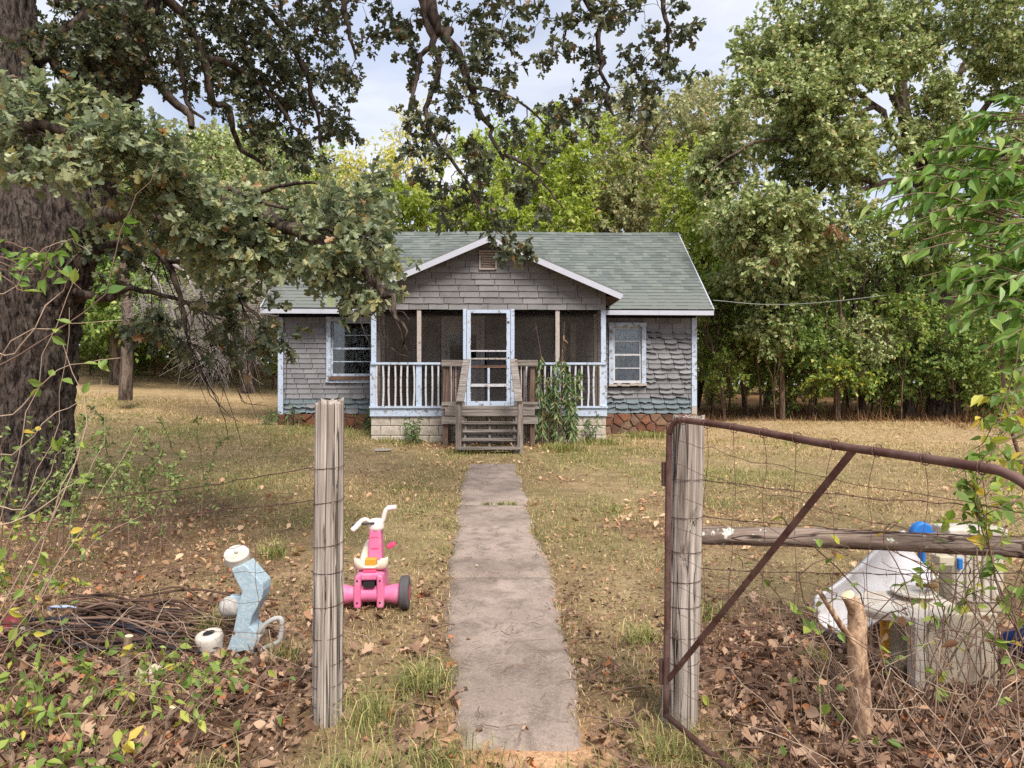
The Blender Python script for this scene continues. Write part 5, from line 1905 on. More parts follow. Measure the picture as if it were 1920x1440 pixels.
for i, (px, D, r0, ty, bl, lf, lab) in enumerate(spec):
    back_tree('woodland_tree' if r0 > .08 else 'sapling', lab, px, D, r0, ty, bl, M_BARKR if r0 < .1 else M_BARKF, lf, FAR, 60 + i, (-24 if i % 2 else 14), 6, 13, 0.7, 0.13, RT, 6, 0.65, 0.004, base_dx=(14 if i % 3 else -10), shell=0.2, h0=0.4)

# bare thin stems between them
gs = np.random.default_rng(5)
stems = [(1330, 20), (1358, 19.5), (1372, 21), (1404, 20.4), (1428, 20.3), (1472, 21.5), (1515, 20.2), (1532, 21.4), (1575, 20.6), (1590, 21.2), (1632, 20.8), (1672, 20.5), (1718, 20.6), (1746, 21.2), (1806, 20.4), (1822, 21.5)]
ORD = ['first', 'second', 'third', 'fourth', 'fifth', 'sixth', 'seventh', 'eighth', 'ninth', 'tenth', 'eleventh', 'twelfth', 'thirteenth', 'fourteenth', 'fifteenth', 'sixteenth']
for i, (px, D) in enumerate(stems):
    b = gpt((px - 960) / 1280 * D, D)
    h = gs.uniform(2.4, 4.2)
    lean = gs.normal(size=2) * 0.35
    p = mk_limb([b - [0, 0, .2], b + [lean[0] * .4, 0, h * .4], b + [lean[0] * 0.8 + gs.normal() * .08, lean[1] * .5, h * .75], b + [lean[0] * 1.2, lean[1], h]], gs.uniform(.028, .05), .01, 12, .006, gs)
    br = []
    for k in range(7):
        a = p[0][4 + k]
        e = a + np.array([gs.uniform(-.7, .7), gs.uniform(-.5, .5), gs.uniform(.1, .7)])
        br.append(spline([a, (a + e) / 2 + gs.normal(size=3) * .08, e], 6))
    br = np.array(br)
    root = thing('bare_sapling', 'thin bare stem in the right wood, %s counting away from the cottage' % ORD[i], 'sapling', b, 0, 'bare stems in the right wood')
    link('trunk', wood_mesh('trunk', [p], [], 7, 5, b), M_BARKR, root)
    link('twigs', wood_mesh('twigs', [], [(br, np.linspace(.010, .004, 6)[None].repeat(7, 0))], 5, 4, b), M_BARKR, root)

# low bright bush under the saplings and dark bushes along the edge
UB = 'bushes at the edge of the right wood'
for i, (px, py, D, rx, ry, n, lf, lab) in enumerate([
        (1570, 700, 18.8, 60, 28, 26, L_VINE, 'low bright green bush in front of the crooked double stem'),
        (1360, 690, 19.2, 34, 26, 16, L_MID, 'small green bush just right of the cottage corner'),
        (1650, 690, 19.5, 60, 50, 40, L_DARK, 'dark leafy bush left of the thick dark trunk'),
        (1730, 680, 19.2, 50, 70, 50, L_DARK, 'dark leafy bush against the broad oak trunk'),
        (1840, 720, 19.0, 60, 50, 40, L_MID, 'green bush right of the broad oak trunk'),
        (1490, 680, 21.5, 60, 40, 30, L_DARK, 'shaded bush behind the grey stemmed young tree'),
        (1400, 640, 20.6, 60, 60, 46, L_MID, 'leafy bush between the saplings nearest the cottage'),
        (1455, 620, 19.0, 60, 50, 44, L_DARK, 'leafy bush half way up the dark leaning young tree'),
        (1520, 640, 19.8, 60, 50, 44, L_MID, 'leafy bush between the grey stem and the crooked double stem'),
        (1610, 640, 18.9, 60, 50, 46, L_OAKR, 'leafy bush wrapped round the straight grey trunk'),
        (1690, 600, 18.8, 60, 60, 50, L_MID, 'leafy bush high in front of the thick dark trunk'),
        (1790, 640, 18.6, 56, 70, 54, L_DARK, 'leafy bush covering the right side of the broad oak trunk'),
        (1880, 680, 18.2, 60, 80, 60, L_MID, 'tall leafy bush at the far right edge of the wood')]):
    back_tree('bush', lab, px, D, .02, py - ry * .6, [(px, py, rx, ry, D, .7, n)], M_BARKR, lf, FAR, 90 + i, 0, 6, 11, .4, .10, UB, 5, .7, .004, cat='bush', shell=.1, fr=None, h0=.15)

# mixed green understory filling the wood floor
def understory():
    g = np.random.default_rng(83)
    P = []
    for k in range(60):
        x, y = g.uniform(5.2, 17), g.uniform(20.5, 27)
        z = float(gz(np.array([x]), np.array([y]), False)[0])
        P.append(blob_points(9, (x, y, z + g.uniform(.5, 2.2)), (.8, .8, .6), g, .1))
    for k in range(46):
        x, y = g.uniform(-22, -5.5), g.uniform(28, 34)
        z = float(gz(np.array([x]), np.array([y]), False)[0])
        P.append(blob_points(9, (x, y, z + g.uniform(.4, 2.4)), (1., .8, .8), g, .1))
    C = np.concatenate(P)
    S, lv = sprays(C, np.tile([0, 0, .3], (len(C), 1)), g, 5, 9, .5, .12, .1)
    V, Fs = leaf_batch(*lv, FAR)
    tag(link('undergrowth', fast_mesh('undergrowth', V, Fs), L_MID), 'green leafy undergrowth between the trunks of both woods', None, None, 'stuff')


understory()

# dead grey limbs sweeping down over the left lawn
def dead_bough():
    g = np.random.default_rng(71)
    D = 17.0
    base = gpt((330 - 960) / 1280 * D, D)
    tr = mk_limb([W(235, 720, D) - [0, 0, .4], W(240, 600, D), W(232, 500, D), W(250, 440, D)], .16, .09, 12)
    base = tr[0][0] + [0, 0, .4]
    L = []
    for p in ([(235, 480, D), (300, 470, 16.8), (370, 500, 16.5), (430, 530, 16.4), (480, 540, 16.4)], [(240, 440, D), (300, 430, 16.7), (380, 470, 16.4), (420, 560, 16.2), (440, 640, 16.1)],
              [(300, 470, 16.8), (350, 520, 16.6), (390, 600, 16.5), (400, 670, 16.4)], [(370, 500, 16.5), (420, 500, 16.4), (470, 480, 16.4), (530, 500, 16.3)], [(380, 470, 16.4), (450, 500, 16.2), (510, 560, 16.1), (530, 640, 16)],
              [(240, 460, D), (290, 520, 16.8), (330, 600, 16.6), (345, 660, 16.5)]):
        L.append(mk_limb([W(*q) for q in p], .055, .012, 16, .012, g))
    C = np.concatenate([blob_points(n, W(a, b, D_), (rx / 75, .8, ry / 75), g, .1) for (a, b, rx, ry, D_, n) in ((400, 590, 90, 70, 16.3, 150), (480, 560, 60, 80, 16.2, 90), (330, 560, 70, 80, 16.5, 70), (420, 660, 90, 50, 16.2, 70))])
    nodes, rads = limb_nodes(L)
    P, RD, OUT = connect(nodes, rads, C, g, .005, .012, -.02, .2)
    S, lv = sprays(C, OUT, g, 4, 1, .5, .1, .5)
    root = thing('dead_tree', 'bleached dead tree with drooping grey tangled branches over the left lawn', 'tree', base)
    link('trunk', wood_mesh('trunk', [tr], [], 10, 5, base), M_BARKF, root)
    link('branches', wood_mesh('branches', L, [(P, RD), (S, np.linspace(.006, .003, 5)[None].repeat(len(S), 0))], 7, 4, base), M_DEAD, root)


dead_bough()

# far woodland that closes the view on every side
def far_woods():
    g = np.random.default_rng(81)
    P = []
    for a in np.linspace(-78, 78, 105):
        D = g.uniform(38, 62)
        x, y = math.sin(R(a)) * D, max(10, math.cos(R(a)) * D)
        if abs(x) < 8 and y < 36:
            continue
        z = float(gz(np.array([x]), np.array([y]), False)[0])
        h = g.uniform(4, 6.5) if abs(a + 10) < 10 else (g.uniform(8, 12) if a < -18 else g.uniform(5.5, 9.5))
        P.append(blob_points(int(16 + h * 1.6), (x, y, z + h * .5), (3.2, 2.6, h * .52), g, .3))
    C = np.concatenate(P)
    S, lv = sprays(C, np.tile([0, 0, .3], (len(C), 1)), g, 5, 6, 1.6, .5, .1)
    V, Fs = leaf_batch(*lv, FAR)
    o = link('far_woods', fast_mesh('far_woods', V, Fs), m_leaf('far_wood_leaf', [(0, (88, 104, 56)), (.4, (116, 126, 70)), (.75, (142, 148, 88)), (1, (160, 150, 96))], .35))
    tag(o, 'far off mixed green woodland closing the view behind the lawn', None, None, 'stuff')


far_woods()

# ------------------------------------------------------------------ gate posts, gate, fences
M_POST = m_wood('silvered_split_post_wood', (208, 198, 188), (120, 108, 100), 'z', 30, 1.1, 0.60, 0.88, 0.8, None, 0.01)
M_POSTD = m_wood('dark_grey_post_wood', (158, 138, 126), (84, 68, 60), 'z', 30, 1.1, 0.62, 0.88, 0.8, None, 0.01)
M_LOG = m_wood('bark_stripped_log', (176, 158, 146), (84, 70, 64), 'x', 22, 1.6, 0.60, 0.9, 0.7, (192, 196, 182), 0.01, (0.61, 0.635), 11.0)
M_RUST = m_plain('rusty_brown_pipe', (116, 90, 82), 0.7, 0.3, 0.25, 9, 0.3, (84, 54, 46), (0.45, 0.65), 0.002, 0.35, 7)
M_WIRE = m_plain('rusty_wire', (112, 84, 74), 0.7, 0.3, 0.3, 12, metal=0.3)
M_WIRED = m_plain('dark_rusty_wire', (84, 62, 56), 0.75, 0.3, 0.3, 12, metal=0.3)


def split_post(name, label, base, top, r, seed, mat, flat=0.0, group=None):
    """a weathered post with deep drying splits"""
    n, k = 90, 72
    t = np.linspace(0, 1, n)[:, None]
    base, top = np.asarray(base, float), np.asarray(top, float)
    p = base * (1 - t) + top * t
    th = np.arange(k) * 2 * math.pi / k
    T_, Z_ = np.meshgrid(th, np.linspace(0, np.linalg.norm(top - base), n))
    q = np.stack([np.cos(T_) * 3.2, np.sin(T_) * 3.2, Z_ * 0.55], -1).reshape(-1, 3)
    ridge = np.abs(2 * vnoise(q + 0.2 * vnoise(q * 3, seed)[:, None], seed + 1) - 1)
    cracks = np.clip(1 - ridge / 0.06, 0, 1).reshape(n, k)
    fine = (vnoise(np.stack([np.cos(T_) * 16, np.sin(T_) * 16, Z_ * 2.0], -1).reshape(-1, 3), seed + 2) - 0.5).reshape(n, k)
    big = (fbm(np.stack([np.cos(T_) * .9, np.sin(T_) * .9, Z_ * 0.8], -1).reshape(-1, 3), 3, seed + 4) - 0.5).reshape(n, k)
    rr = r * (1 + 0.16 * big + 0.045 * fine - 0.34 * cracks)
    if flat:
        rr = rr * (1 - flat * np.clip(np.cos(2 * (T_ + 1.57)), 0, 1))
    rr = rr * (1.06 - 0.1 * t)
    V = p[:, None, :] + np.stack([rr * np.cos(T_), rr * np.sin(T_), np.zeros_like(rr)], -1)
    V[-1, :, 2] += (vnoise(np.stack([np.cos(th) * 3, np.sin(th) * 3, th * 0], -1), seed + 6) - 0.5) * 0.035
    V[-1] = V[-1] * 0.99 + V[-1].mean(0) * 0.01
    V = V.reshape(-1, 3)
    i = np.arange(n - 1)[:, None] * k
    j = np.arange(k)[None]
    j2 = (np.arange(k) + 1) % k
    F = np.stack([i + j, i + j2[None], i + j2[None] + k, i + j + k], -1).reshape(-1, 4)
    c = V[-k:].mean(0)
    cv = []
    for s in (0.62, 0.3):
        ring = c + (V[-k:] - c) * s
        ring[:, 2] = c[2] + (vnoise(ring * 40, seed + 7) - 0.5) * 0.02 + 0.004
        cv.append(ring)
    V = np.vstack([V] + cv + [c[None] + [0, 0, 0.005]])
    m = (n - 1) * k
    Fs = [F]
    for a, b in ((m, m + k), (m + k, m + 2 * k)):
        Fs.append(np.stack([a + np.arange(k), a + j2, b + j2, b + np.arange(k)], -1))
    tri = np.stack([m + 2 * k + np.arange(k), m + 2 * k + j2, np.full(k, m + 3 * k)], -1)
    root = thing(name, label, 'post', base)
    link('timber', fast_mesh('timber', V - base, [np.concatenate(Fs), tri], True), mat, root)
    return root


def helix(c0, r, z0, z1, turns, n=36, ph=0.0, wob=0.004, g=None):
    t = np.linspace(0, 1, n)
    a = ph + t * turns * 2 * math.pi
    return np.stack([c0[0] + r * np.cos(a), c0[1] + r * np.sin(a), z0 + (z1 - z0) * t + (g.normal(size=n) * wob if g is not None else 0)], -1)


gw = np.random.default_rng(14)
# left post
LPb, LPt = W(613, 1372, 3.0), W(618, 752, 3.0)
lp = split_post('fence_post', 'grey weathered split post wound with rusty wire, left of the path', LPb, LPt, 0.064, 3, M_POST)
for py in (872, 938, 1018, 1068, 1128, 1188, 1236, 1276, 1312):
    z = 1.5 - (py - 720) / 1280 * 3.0
    t = (z - LPb[2]) / (LPt[2] - LPb[2])
    c = LPb + (LPt - LPb) * t
    hw = gw.uniform(.004, .02)
    P = helix(c, 0.0665, z - hw, z + hw, 1.0 if gw.random() < .6 else .62, 40, 3.1 + gw.uniform(-.3, .3), 0.0006, gw)
    MB().tube(P - LPb, 0.0014, 5).build('wire_wrap', M_WIRED, lp)

# right post, bigger, darker below
RPb, RPt = W(1272, 1375, 3.0), W(1291, 783, 3.0)
rp = split_post('gate_post', 'thick cracked grey post carrying the rusty gate, right of the path', RPb, RPt, 0.074, 8, M_POST)
for py in (895, 966, 1030, 1082, 1130, 1186, 1236, 1284):
    z = 1.5 - (py - 720) / 1280 * 3.0
    t = (z - RPb[2]) / (RPt[2] - RPb[2])
    c = RPb + (RPt - RPb) * t
    hw = gw.uniform(-.012, .012)
    P = helix(c, 0.0775, z + hw, z - hw, 1.0 if gw.random() < .6 else .62, 40, 3.1 + gw.uniform(-.4, .4), 0.0006, gw)
    MB().tube(P - RPb, 0.0014, 5).build('wire_wrap', M_WIRED, rp)

# ------------------------------------------------------------------ gate, swung open towards the camera
GH = np.array([0.665, 2.88, 0.0])         # hinge side
GD = nrm(np.array([0.44, -1.0, 0.0]))
GL = 1.455


def G(s, h):
    """a point of the gate: s along it, h height above its foot, sagging as it goes"""
    return GH + GD * s + np.array([-(1.35 - h) * 0.012, 0, 0.095 + h - 0.052 * s])


gate = thing('pipe_gate', 'rusty round cornered pipe gate filled with sagging wire, standing open', 'gate', GH)
HT = 1.262
rc_ = 0.085
arc = [G(rc_ - rc_ * math.cos(a), HT - rc_ + rc_ * math.sin(a)) for a in np.linspace(0, math.pi / 2, 8)]
arc2 = [G(GL - 0.16 + 0.16 * math.sin(a), HT - 0.16 + 0.16 * math.cos(a)) for a in np.linspace(0, math.pi / 2, 9)]
pts = [G(0.0, 0.0), G(0.002, 0.4), G(-0.002, 0.8)] + arc + [G(0.4, HT + .004), G(0.8, HT - 0.004), G(1.1, HT)] + arc2 + [G(GL, 0.6), G(GL, 0.05)]
MB().tube(spline(pts, 90) - GH, 0.0128, 12).build('pipe_frame', M_RUST, gate, smooth=True)
MB().tube(np.array([G(0.0, 0.01), G(0.3, 0.0), G(0.8, -0.01), G(1.3, 0.0), G(GL, 0.03)]) - GH, 0.0128, 12).build('bottom_rail', M_RUST, gate, smooth=True)
a_, b_ = G(0.015, 0.165), G(0.90, HT - 0.012)
MB().bar(a_ - GH, b_ - GH, 0.006, 0.022, (-0.6, 0.3, 0.7)).bar(a_ - GH + np.array([0.0, 0.012, 0.0]), b_ - GH + np.array([0.0, 0.012, 0.0]), 0.022, 0.006, (-0.6, 0.3, 0.7)).build('diagonal_brace', M_RUST, gate)
for h in (1.02, 0.18):
    MB().box(G(-0.028, h) - GH, (0.022, 0.03, 0.10)).tube(np.array([G(-0.028, h - .05), G(-0.028, h + .05)]) - GH, 0.012, 8).build('hinge', M_RUST, gate)
hs = [0.05, 0.16, 0.26, 0.36, 0.47, 0.58, 0.70, 0.82, 0.95, 1.08, 1.18]
for h in hs:
    ss = np.linspace(0.0, GL, 22)
    P = np.array([G(s, h - 0.03 * math.sin(math.pi * s / GL) * (h / 1.2)) for s in ss]) + gw.normal(size=(22, 3)) * 0.0045
    MB().tube(spline(P, 60) - GH, 0.0011, 4).build('wire', M_WIRE, gate)
for k in range(10):
    s = 0.09 + k * 0.148
    hh = np.linspace(0.0, HT, 12)
    P = np.array([G(s + 0.015 * math.sin(h * 5 + k), h) for h in hh]) + gw.normal(size=(12, 3)) * 0.005
    P[-1] = G(s, HT)
    MB().tube(spline(P, 50) - GH, 0.0011, 4).build('wire', M_WIRE, gate)
    c = G(s, HT)
    P = np.array([c + (np.array([0, 0, 1]) * math.cos(a) + np.cross(GD, [0, 0, 1]) * math.sin(a)) * 0.0185 + GD * 0.004 * a / 3 for a in np.linspace(0, 7.5, 16)])
    MB().tube(P - GH, 0.0016, 5).build('wire_tie', M_WIRE, gate)

# ------------------------------------------------------------------ log rail and wire fence on the right
la, lb_ = W(1306, 1003, 3.04), W(2020, 1034, 2.86)
n = 60
p = spline([la, la * .6 + lb_ * .4 + [0, 0, .012], lb_], n)
V, F = tubes(p[None], np.full((1, n), 0.041), 24)
V = V.reshape(n, 24, 3)
d = nrm(V - p[:, None])
q = V.reshape(-1, 3) * np.array([3, 25, 25])
V = (V + d * ((fbm(q, 4, 6) - .5).reshape(n, 24) * 0.022)[..., None]).reshape(-1, 3)
rail = thing('log_rail', 'lichen spotted log rail fixed to the gate post, running right', 'rail', la)
link('log', fast_mesh('log', V - la, [F, np.array([list(range(24))]), np.array([[(n - 1) * 24 + i for i in range(24)]])], True), M_LOG, rail)


def strand(pa, pb, sag, n=40, r=0.0016, twist=False, wob=0.004):
    t = np.linspace(0, 1, n)[:, None]
    P = pa * (1 - t) + pb * t
    P[:, 2] -= sag * 4 * (t * (1 - t))[:, 0]
    P += gw.normal(size=P.shape) * wob * np.minimum(1, 6 * t * (1 - t))
    P = spline(P, n * 2)
    return P


def barbed(root, off, pa, pb, sag, barbs=True):
    P = strand(pa, pb, sag, 24, wob=0.003)
    m = MB()
    m.tube(P - off, 0.0019, 5)
    t = np.arange(len(P))
    tw = np.stack([0 * t, np.cos(t * 1.9), np.sin(t * 1.9)], -1) * 0.0028
    m.tube(P - off + tw, 0.0014, 4)
    if barbs:
        for k in range(5, len(P) - 3, 6):
            c = P[k] - off
            for s in (-1, 1):
                dv = np.array([gw.uniform(-.2, .2), gw.uniform(-.6, .6), s]) * 0.014
                m.tube(np.array([c - dv * .3, c + dv]), [0.0014, 0.0005], 4)
    m.build('barbed_strand', M_WIRED, root)


rf = thing('wire_fence', 'rusty wire fence running right from the gate post behind the log rail', 'fence', W(1310, 1300, 3.05))
ro = np.array(rf.location)
for (ya, yb) in ((900, 958), (968, 1010), (1066, 1068)):
    barbed(rf, ro, W(1312, ya, 3.04), W(2060, yb, 2.8), 0.02)
for (ya, yb) in ((1120, 1118), (1175, 1178), (1232, 1240), (1290, 1300)):
    P = strand(W(1306, ya, 3.04), W(2060, yb, 2.85), 0.01)
    MB().tube(P - ro, 0.0013, 5).build('wire', M_WIRE, rf)
for k in range(9):
    px = 1370 + k * 62
    P = strand(W(px, 1070, 3.02 - k * .018), W(px + gw.uniform(-14, 14), 1310, 3.02 - k * .018), 0, 10, wob=.007)
    MB().tube(P - ro, 0.0012, 5).build('wire', M_WIRE, rf)
MB().tube(np.array([W(2062, 880, 2.83), W(2066, 1400, 2.83)]) - ro, 0.03, 8).build('stake', M_RUST, rf)

lf = thing('wire_fence', 'rusty woven wire fence running left from the weathered split post', 'fence', W(590, 1300, 3.0))
lo = np.array(lf.location)
END = -40
for (ya, yb) in ((876, 958), (938, 985)):
    barbed(lf, lo, W(588, ya, 2.98), W(END, yb, 3.1), 0.02)
for (ya, yb) in ((1020, 1020), (1070, 1066), (1128, 1112), (1186, 1164), (1240, 1222)):
    P = strand(W(590, ya, 2.97), W(END, yb, 3.1), 0.012, wob=.006)
    MB().tube(P - lo, 0.0013, 5).build('wire', M_WIRE, lf)
for k in range(8):
    px = 545 - k * 66
    P = strand(W(px, 1022, 3.0), W(px + gw.uniform(-16, 16), 1250, 3.0), 0, 10, wob=.008)
    MB().tube(P - lo, 0.0012, 5).build('wire', M_WIRE, lf)
MB().tube(np.array([W(END - 8, 900, 3.1), W(END - 14, 1380, 3.1)]) - lo, 0.04, 10).build('stake', M_POSTD, lf)

# service cable from the right gable to the woods
ca, cb = W(1337, 563, 15.6), W(1780, 538, 20)
P = spline([ca, W(1450, 571, 16.6), W(1580, 563, 18), cb], 30)
tag(link('service_cable', fast_mesh('service_cable', *tubes(P[None], np.full((1, 30), 0.008), 6), True), m_plain('pale_grey_cable', (140, 146, 142), .6)), 'pale cable strung from the right roof corner into the trees', 'cable')

# ------------------------------------------------------------------ toys and odds and ends
P_PINK = m_plain('faded_pink_plastic', (214, 110, 150), 0.5, 0.35, 0.10, 9, 0.08, (196, 140, 156), (0.52, 0.66), dscale=10)
P_PINKD = m_plain('deep_pink_plastic', (216, 74, 116), 0.45, 0.4, 0.08, 6)
P_CREAM = m_plain('yellowed_cream_plastic', (222, 204, 182), 0.45, 0.4, 0.06, 5, 0.0, (206, 178, 146), (0.56, 0.72), dscale=6)
P_GRIP = m_plain('pale_pink_white_plastic', (226, 206, 200), 0.45, 0.4, 0.05, 5, 0, (214, 190, 180), (.6, .75))
P_YEL = m_plain('amber_plastic', (206, 150, 52), 0.45, 0.4, 0.1, 6)
P_TYRE = m_plain('dusty_dark_plastic_tyre', (86, 82, 84), 0.7, 0.3, 0.2, 8, 0.1, (120, 112, 104), (0.55, 0.7))
P_BLACK = m_plain('black_plastic', (40, 38, 40), 0.5, 0.4, 0.2, 6)
P_BLUE = m_plain('chalky_light_blue_plastic', (150, 170, 182), 0.75, 0.2, 0.10, 60, 0.2, (178, 190, 194), (0.47, 0.60), 0.003, dscale=80)
P_GREYP = m_plain('weathered_grey_plastic', (178, 174, 170), 0.75, 0.2, 0.12, 10, 0.1, (130, 120, 110), (0.52, 0.68), dscale=9)
P_WHITE = m_plain('dirty_white_plastic', (202, 194, 184), 0.55, 0.3, 0.07, 8, 0.1, (158, 140, 120), (0.48, 0.70), dscale=7)
P_SLIDE = m_plain('white_slide_plastic', (206, 202, 204), 0.5, 0.35, 0.05, 6, 0.1, (166, 152, 138), (0.50, 0.72), dscale=6)
P_BEIGE = m_plain('beige_kitchen_plastic', (192, 182, 162), 0.6, 0.3, 0.08, 7, 0.1, (140, 120, 96), (0.48, 0.70), dscale=7)
P_BRT = m_plain('strong_blue_plastic', (40, 116, 196), 0.4, 0.4, 0.06, 5)
P_DKB = m_plain('deep_blue_plastic', (34, 66, 138), 0.45, 0.4, 0.1, 5)
P_PAPER = m_plain('crumpled_pale_paper', (214, 202, 178), 0.9, 0.1, 0.12, 20, 0.3)


def rot(ax, deg):
    return Matrix.Rotation(R(deg), 3, ax)


# pink tricycle seen from behind
TB = gpt(-0.92, 4.42)
tri = thing('tricycle', 'pink plastic tricycle with cream seat, parked behind the left post', 'tricycle', TB, R(3))


def tp(mb, name, mat, parent=None, **k):
    return mb.build(name, mat, parent or tri, **k)


def wheel(name, c, r, w, ax, mat, hub=None, tread=False):
    M = rot('Y', 90) if ax == 'x' else rot('Y', 90) @ rot('X', ax)
    prof = [(r * .45, -w / 2), (r * .80, -w / 2), (r * .93, -w * .46), (r, -w * .34)]
    for k in range(5):
        z = -w * .27 + k * w * .135
        prof += [(r, z - .001), (r * (.965 if tread else 1), z), (r * (.965 if tread else 1), z + w * .03), (r, z + w * .035)]
    prof += [(r, w * .34), (r * .93, w * .46), (r * .80, w / 2), (r * .45, w / 2)]
    o = tp(MB().lathe(prof, 32, M, c), name, mat, smooth=True)
    if hub:
        tp(MB().lathe([(0.01, -w * .52), (r * .45, -w * .5), (r * .45, w * .5), (0.01, w * .52)], 20, M, c), 'hub', hub, o)
    return o


wheel('wheel', (0.225, 0, 0.105), 0.108, 0.060, 'x', P_TYRE, P_PINKD, True)
wheel('wheel', (-0.225, 0, 0.105), 0.108, 0.060, 'x', P_TYRE, P_PINKD, True)
M_ = rot('Y', 90)
tp(MB().lathe([(0.062, -0.195), (0.064, -0.17), (0.050, -0.11), (0.046, 0.0), (0.050, 0.11), (0.064, 0.17), (0.062, 0.195)], 24, M_, (0, 0, 0.098)), 'axle_housing', P_PINK, smooth=True)
for s in (-1, 1):
    tp(MB().prism([(s * 0.05, 0.02), (s * 0.095, 0.02), (s * 0.10, 0.12), (s * 0.088, 0.23), (s * 0.05, 0.24)][::s], -0.06, 0.20), 'side_rib', P_PINK, bevel=0.014, seg=3)
tp(MB().box((0, 0.08, 0.10), (0.12, 0.20, 0.10)).box((0, 0.08, 0.215), (0.12, 0.22, 0.05)), 'body', P_PINK, bevel=0.015, seg=3)
tp(MB().box((0, 0.066, 0.172), (0.072, 0.23, 0.028)), 'rear_slot', P_BLACK)
tp(MB().box((0, -0.005, 0.238), (0.085, 0.03, 0.035)), 'rear_grip', P_PINKD, bevel=0.006)
# seat: a cream shell with a raised curved back rim
m = MB()
n = 18
for (zz, k, dy) in ((0.245, 0.86, 0.012), (0.262, 1.0, 0.0), (0.315, 1.02, -0.004), (0.325, 0.97, 0.004)):
    for i in range(n):
        a = math.pi * (1.0 + i / (n - 1))
        ca, sa = math.cos(a), math.sin(a)
        x, y = 0.110 * k * math.copysign(abs(ca) ** .55, ca), 0.07 * math.copysign(abs(sa) ** .6, sa) * k + dy + 0.07
        notch = 0.045 * max(0.0, 1 - max(0.0, abs(i - (n - 1) / 2) - 1.2)) if zz > 0.3 else 0
        m.v.append((x, y, zz - notch))
for r_ in range(3):
    for i in range(n - 1):
        a = r_ * n + i
        m.f.append((a, a + 1, a + n + 1, a + n))
so = tp(m, 'seat', P_CREAM, smooth=True)
md = so.modifiers.new('solid', 'SOLIDIFY')
md.thickness = 0.010
tp(MB().box((0, 0.12, 0.255), (0.19, 0.17, 0.022)), 'seat_pan', P_CREAM, bevel=0.01)
tp(MB().box((0.0, 0.055, 0.29), (0.075, 0.05, 0.055)), 'seat_box', P_YEL, bevel=0.006)
# front column, mud guard, wheel, handlebar; the steering is turned a little
tp(MB().prism([(-0.046, 0.22), (0.05, 0.22), (0.047, 0.36), (0.040, 0.475), (-0.036, 0.475), (-0.043, 0.36)], 0.20, 0.31), 'steering_column', P_PINK, bevel=0.014, seg=3)
wheel('wheel', (-0.072, 0.42, 0.15), 0.15, 0.055, 18, P_TYRE, P_BLACK, True)
g_ = [(-0.075 + 0.03 * math.sin(a), 0.40 + 0.175 * math.cos(a), 0.16 + 0.19 * math.sin(a)) for a in np.linspace(0.1, math.pi - .1, 14)]
m = MB()
for i, q in enumerate(g_):
    for sx in (-0.052, -0.03, 0.03, 0.052):
        m.v.append((q[0] + sx, q[1], q[2] - (0.025 if abs(sx) > .04 else 0)))
for i in range(len(g_) - 1):
    for k in range(3):
        a = i * 4 + k
        m.f.append((a, a + 1, a + 5, a + 4))
o = tp(m, 'mudguard', P_CREAM, smooth=True)
md = o.modifiers.new('solid', 'SOLIDIFY')
md.thickness = 0.008
tp(MB().box((0.085, 0.42, 0.315), (0.06, 0.07, 0.03), rot('Y', -25)), 'pedal', P_PINKD, bevel=0.008)
tp(MB().lathe([(0.052, -0.02), (0.055, 0.0), (0.05, 0.035), (0.036, 0.055), (0.01, 0.06)], 20, None, (0.004, 0.25, 0.48)), 'handlebar_cap', P_GRIP, smooth=True)
tp(MB().tube(spline([(0.03, 0.25, 0.50), (0.052, 0.25, 0.53), (0.066, 0.25, 0.585), (0.085, 0.255, 0.605), (0.14, 0.26, 0.612)], 20), np.interp(np.linspace(0, 1, 20), [0, .7, .72, 1], [.017, .015, .019, .018]), 12), 'handlebar', P_GRIP, smooth=True)
tp(MB().tube(spline([(-0.03, 0.25, 0.50), (-0.06, 0.22, 0.535), (-0.09, 0.20, 0.53), (-0.115, 0.18, 0.50), (-0.145, 0.16, 0.475)], 20), np.interp(np.linspace(0, 1, 20), [0, .6, .62, 1], [.017, .015, .019, .018]), 12), 'handlebar', P_GRIP, smooth=True)
tp(MB().tube([(-0.15, 0.19, 0.507), (0.0, 0.20, 0.517)], [0.007, 0.007], 8), 'brake_lever', P_BLACK)

for s in (-1, 1):
    for zz in (0.06, 0.20):
        tp(MB().lathe([(0.006, 0), (0.006, 0.003)], 8, rot('X', 90), (s * 0.072, -0.060, zz)), 'screw', P_BLACK)
tp(MB().box((0.002, 0.199, 0.345), (0.052, 0.004, 0.006)).box((0.0, 0.199, 0.42), (0.05, 0.004, 0.003)), 'mould_line', P_PINKD)

# upended light blue ride-on toy
BB = gpt((455 - 960) / 1280 * 3.74, 3.74)
ZB = BB[2]


def pq(px, py, D=3.74):
    p = W(px, py, D) - BB
    return p


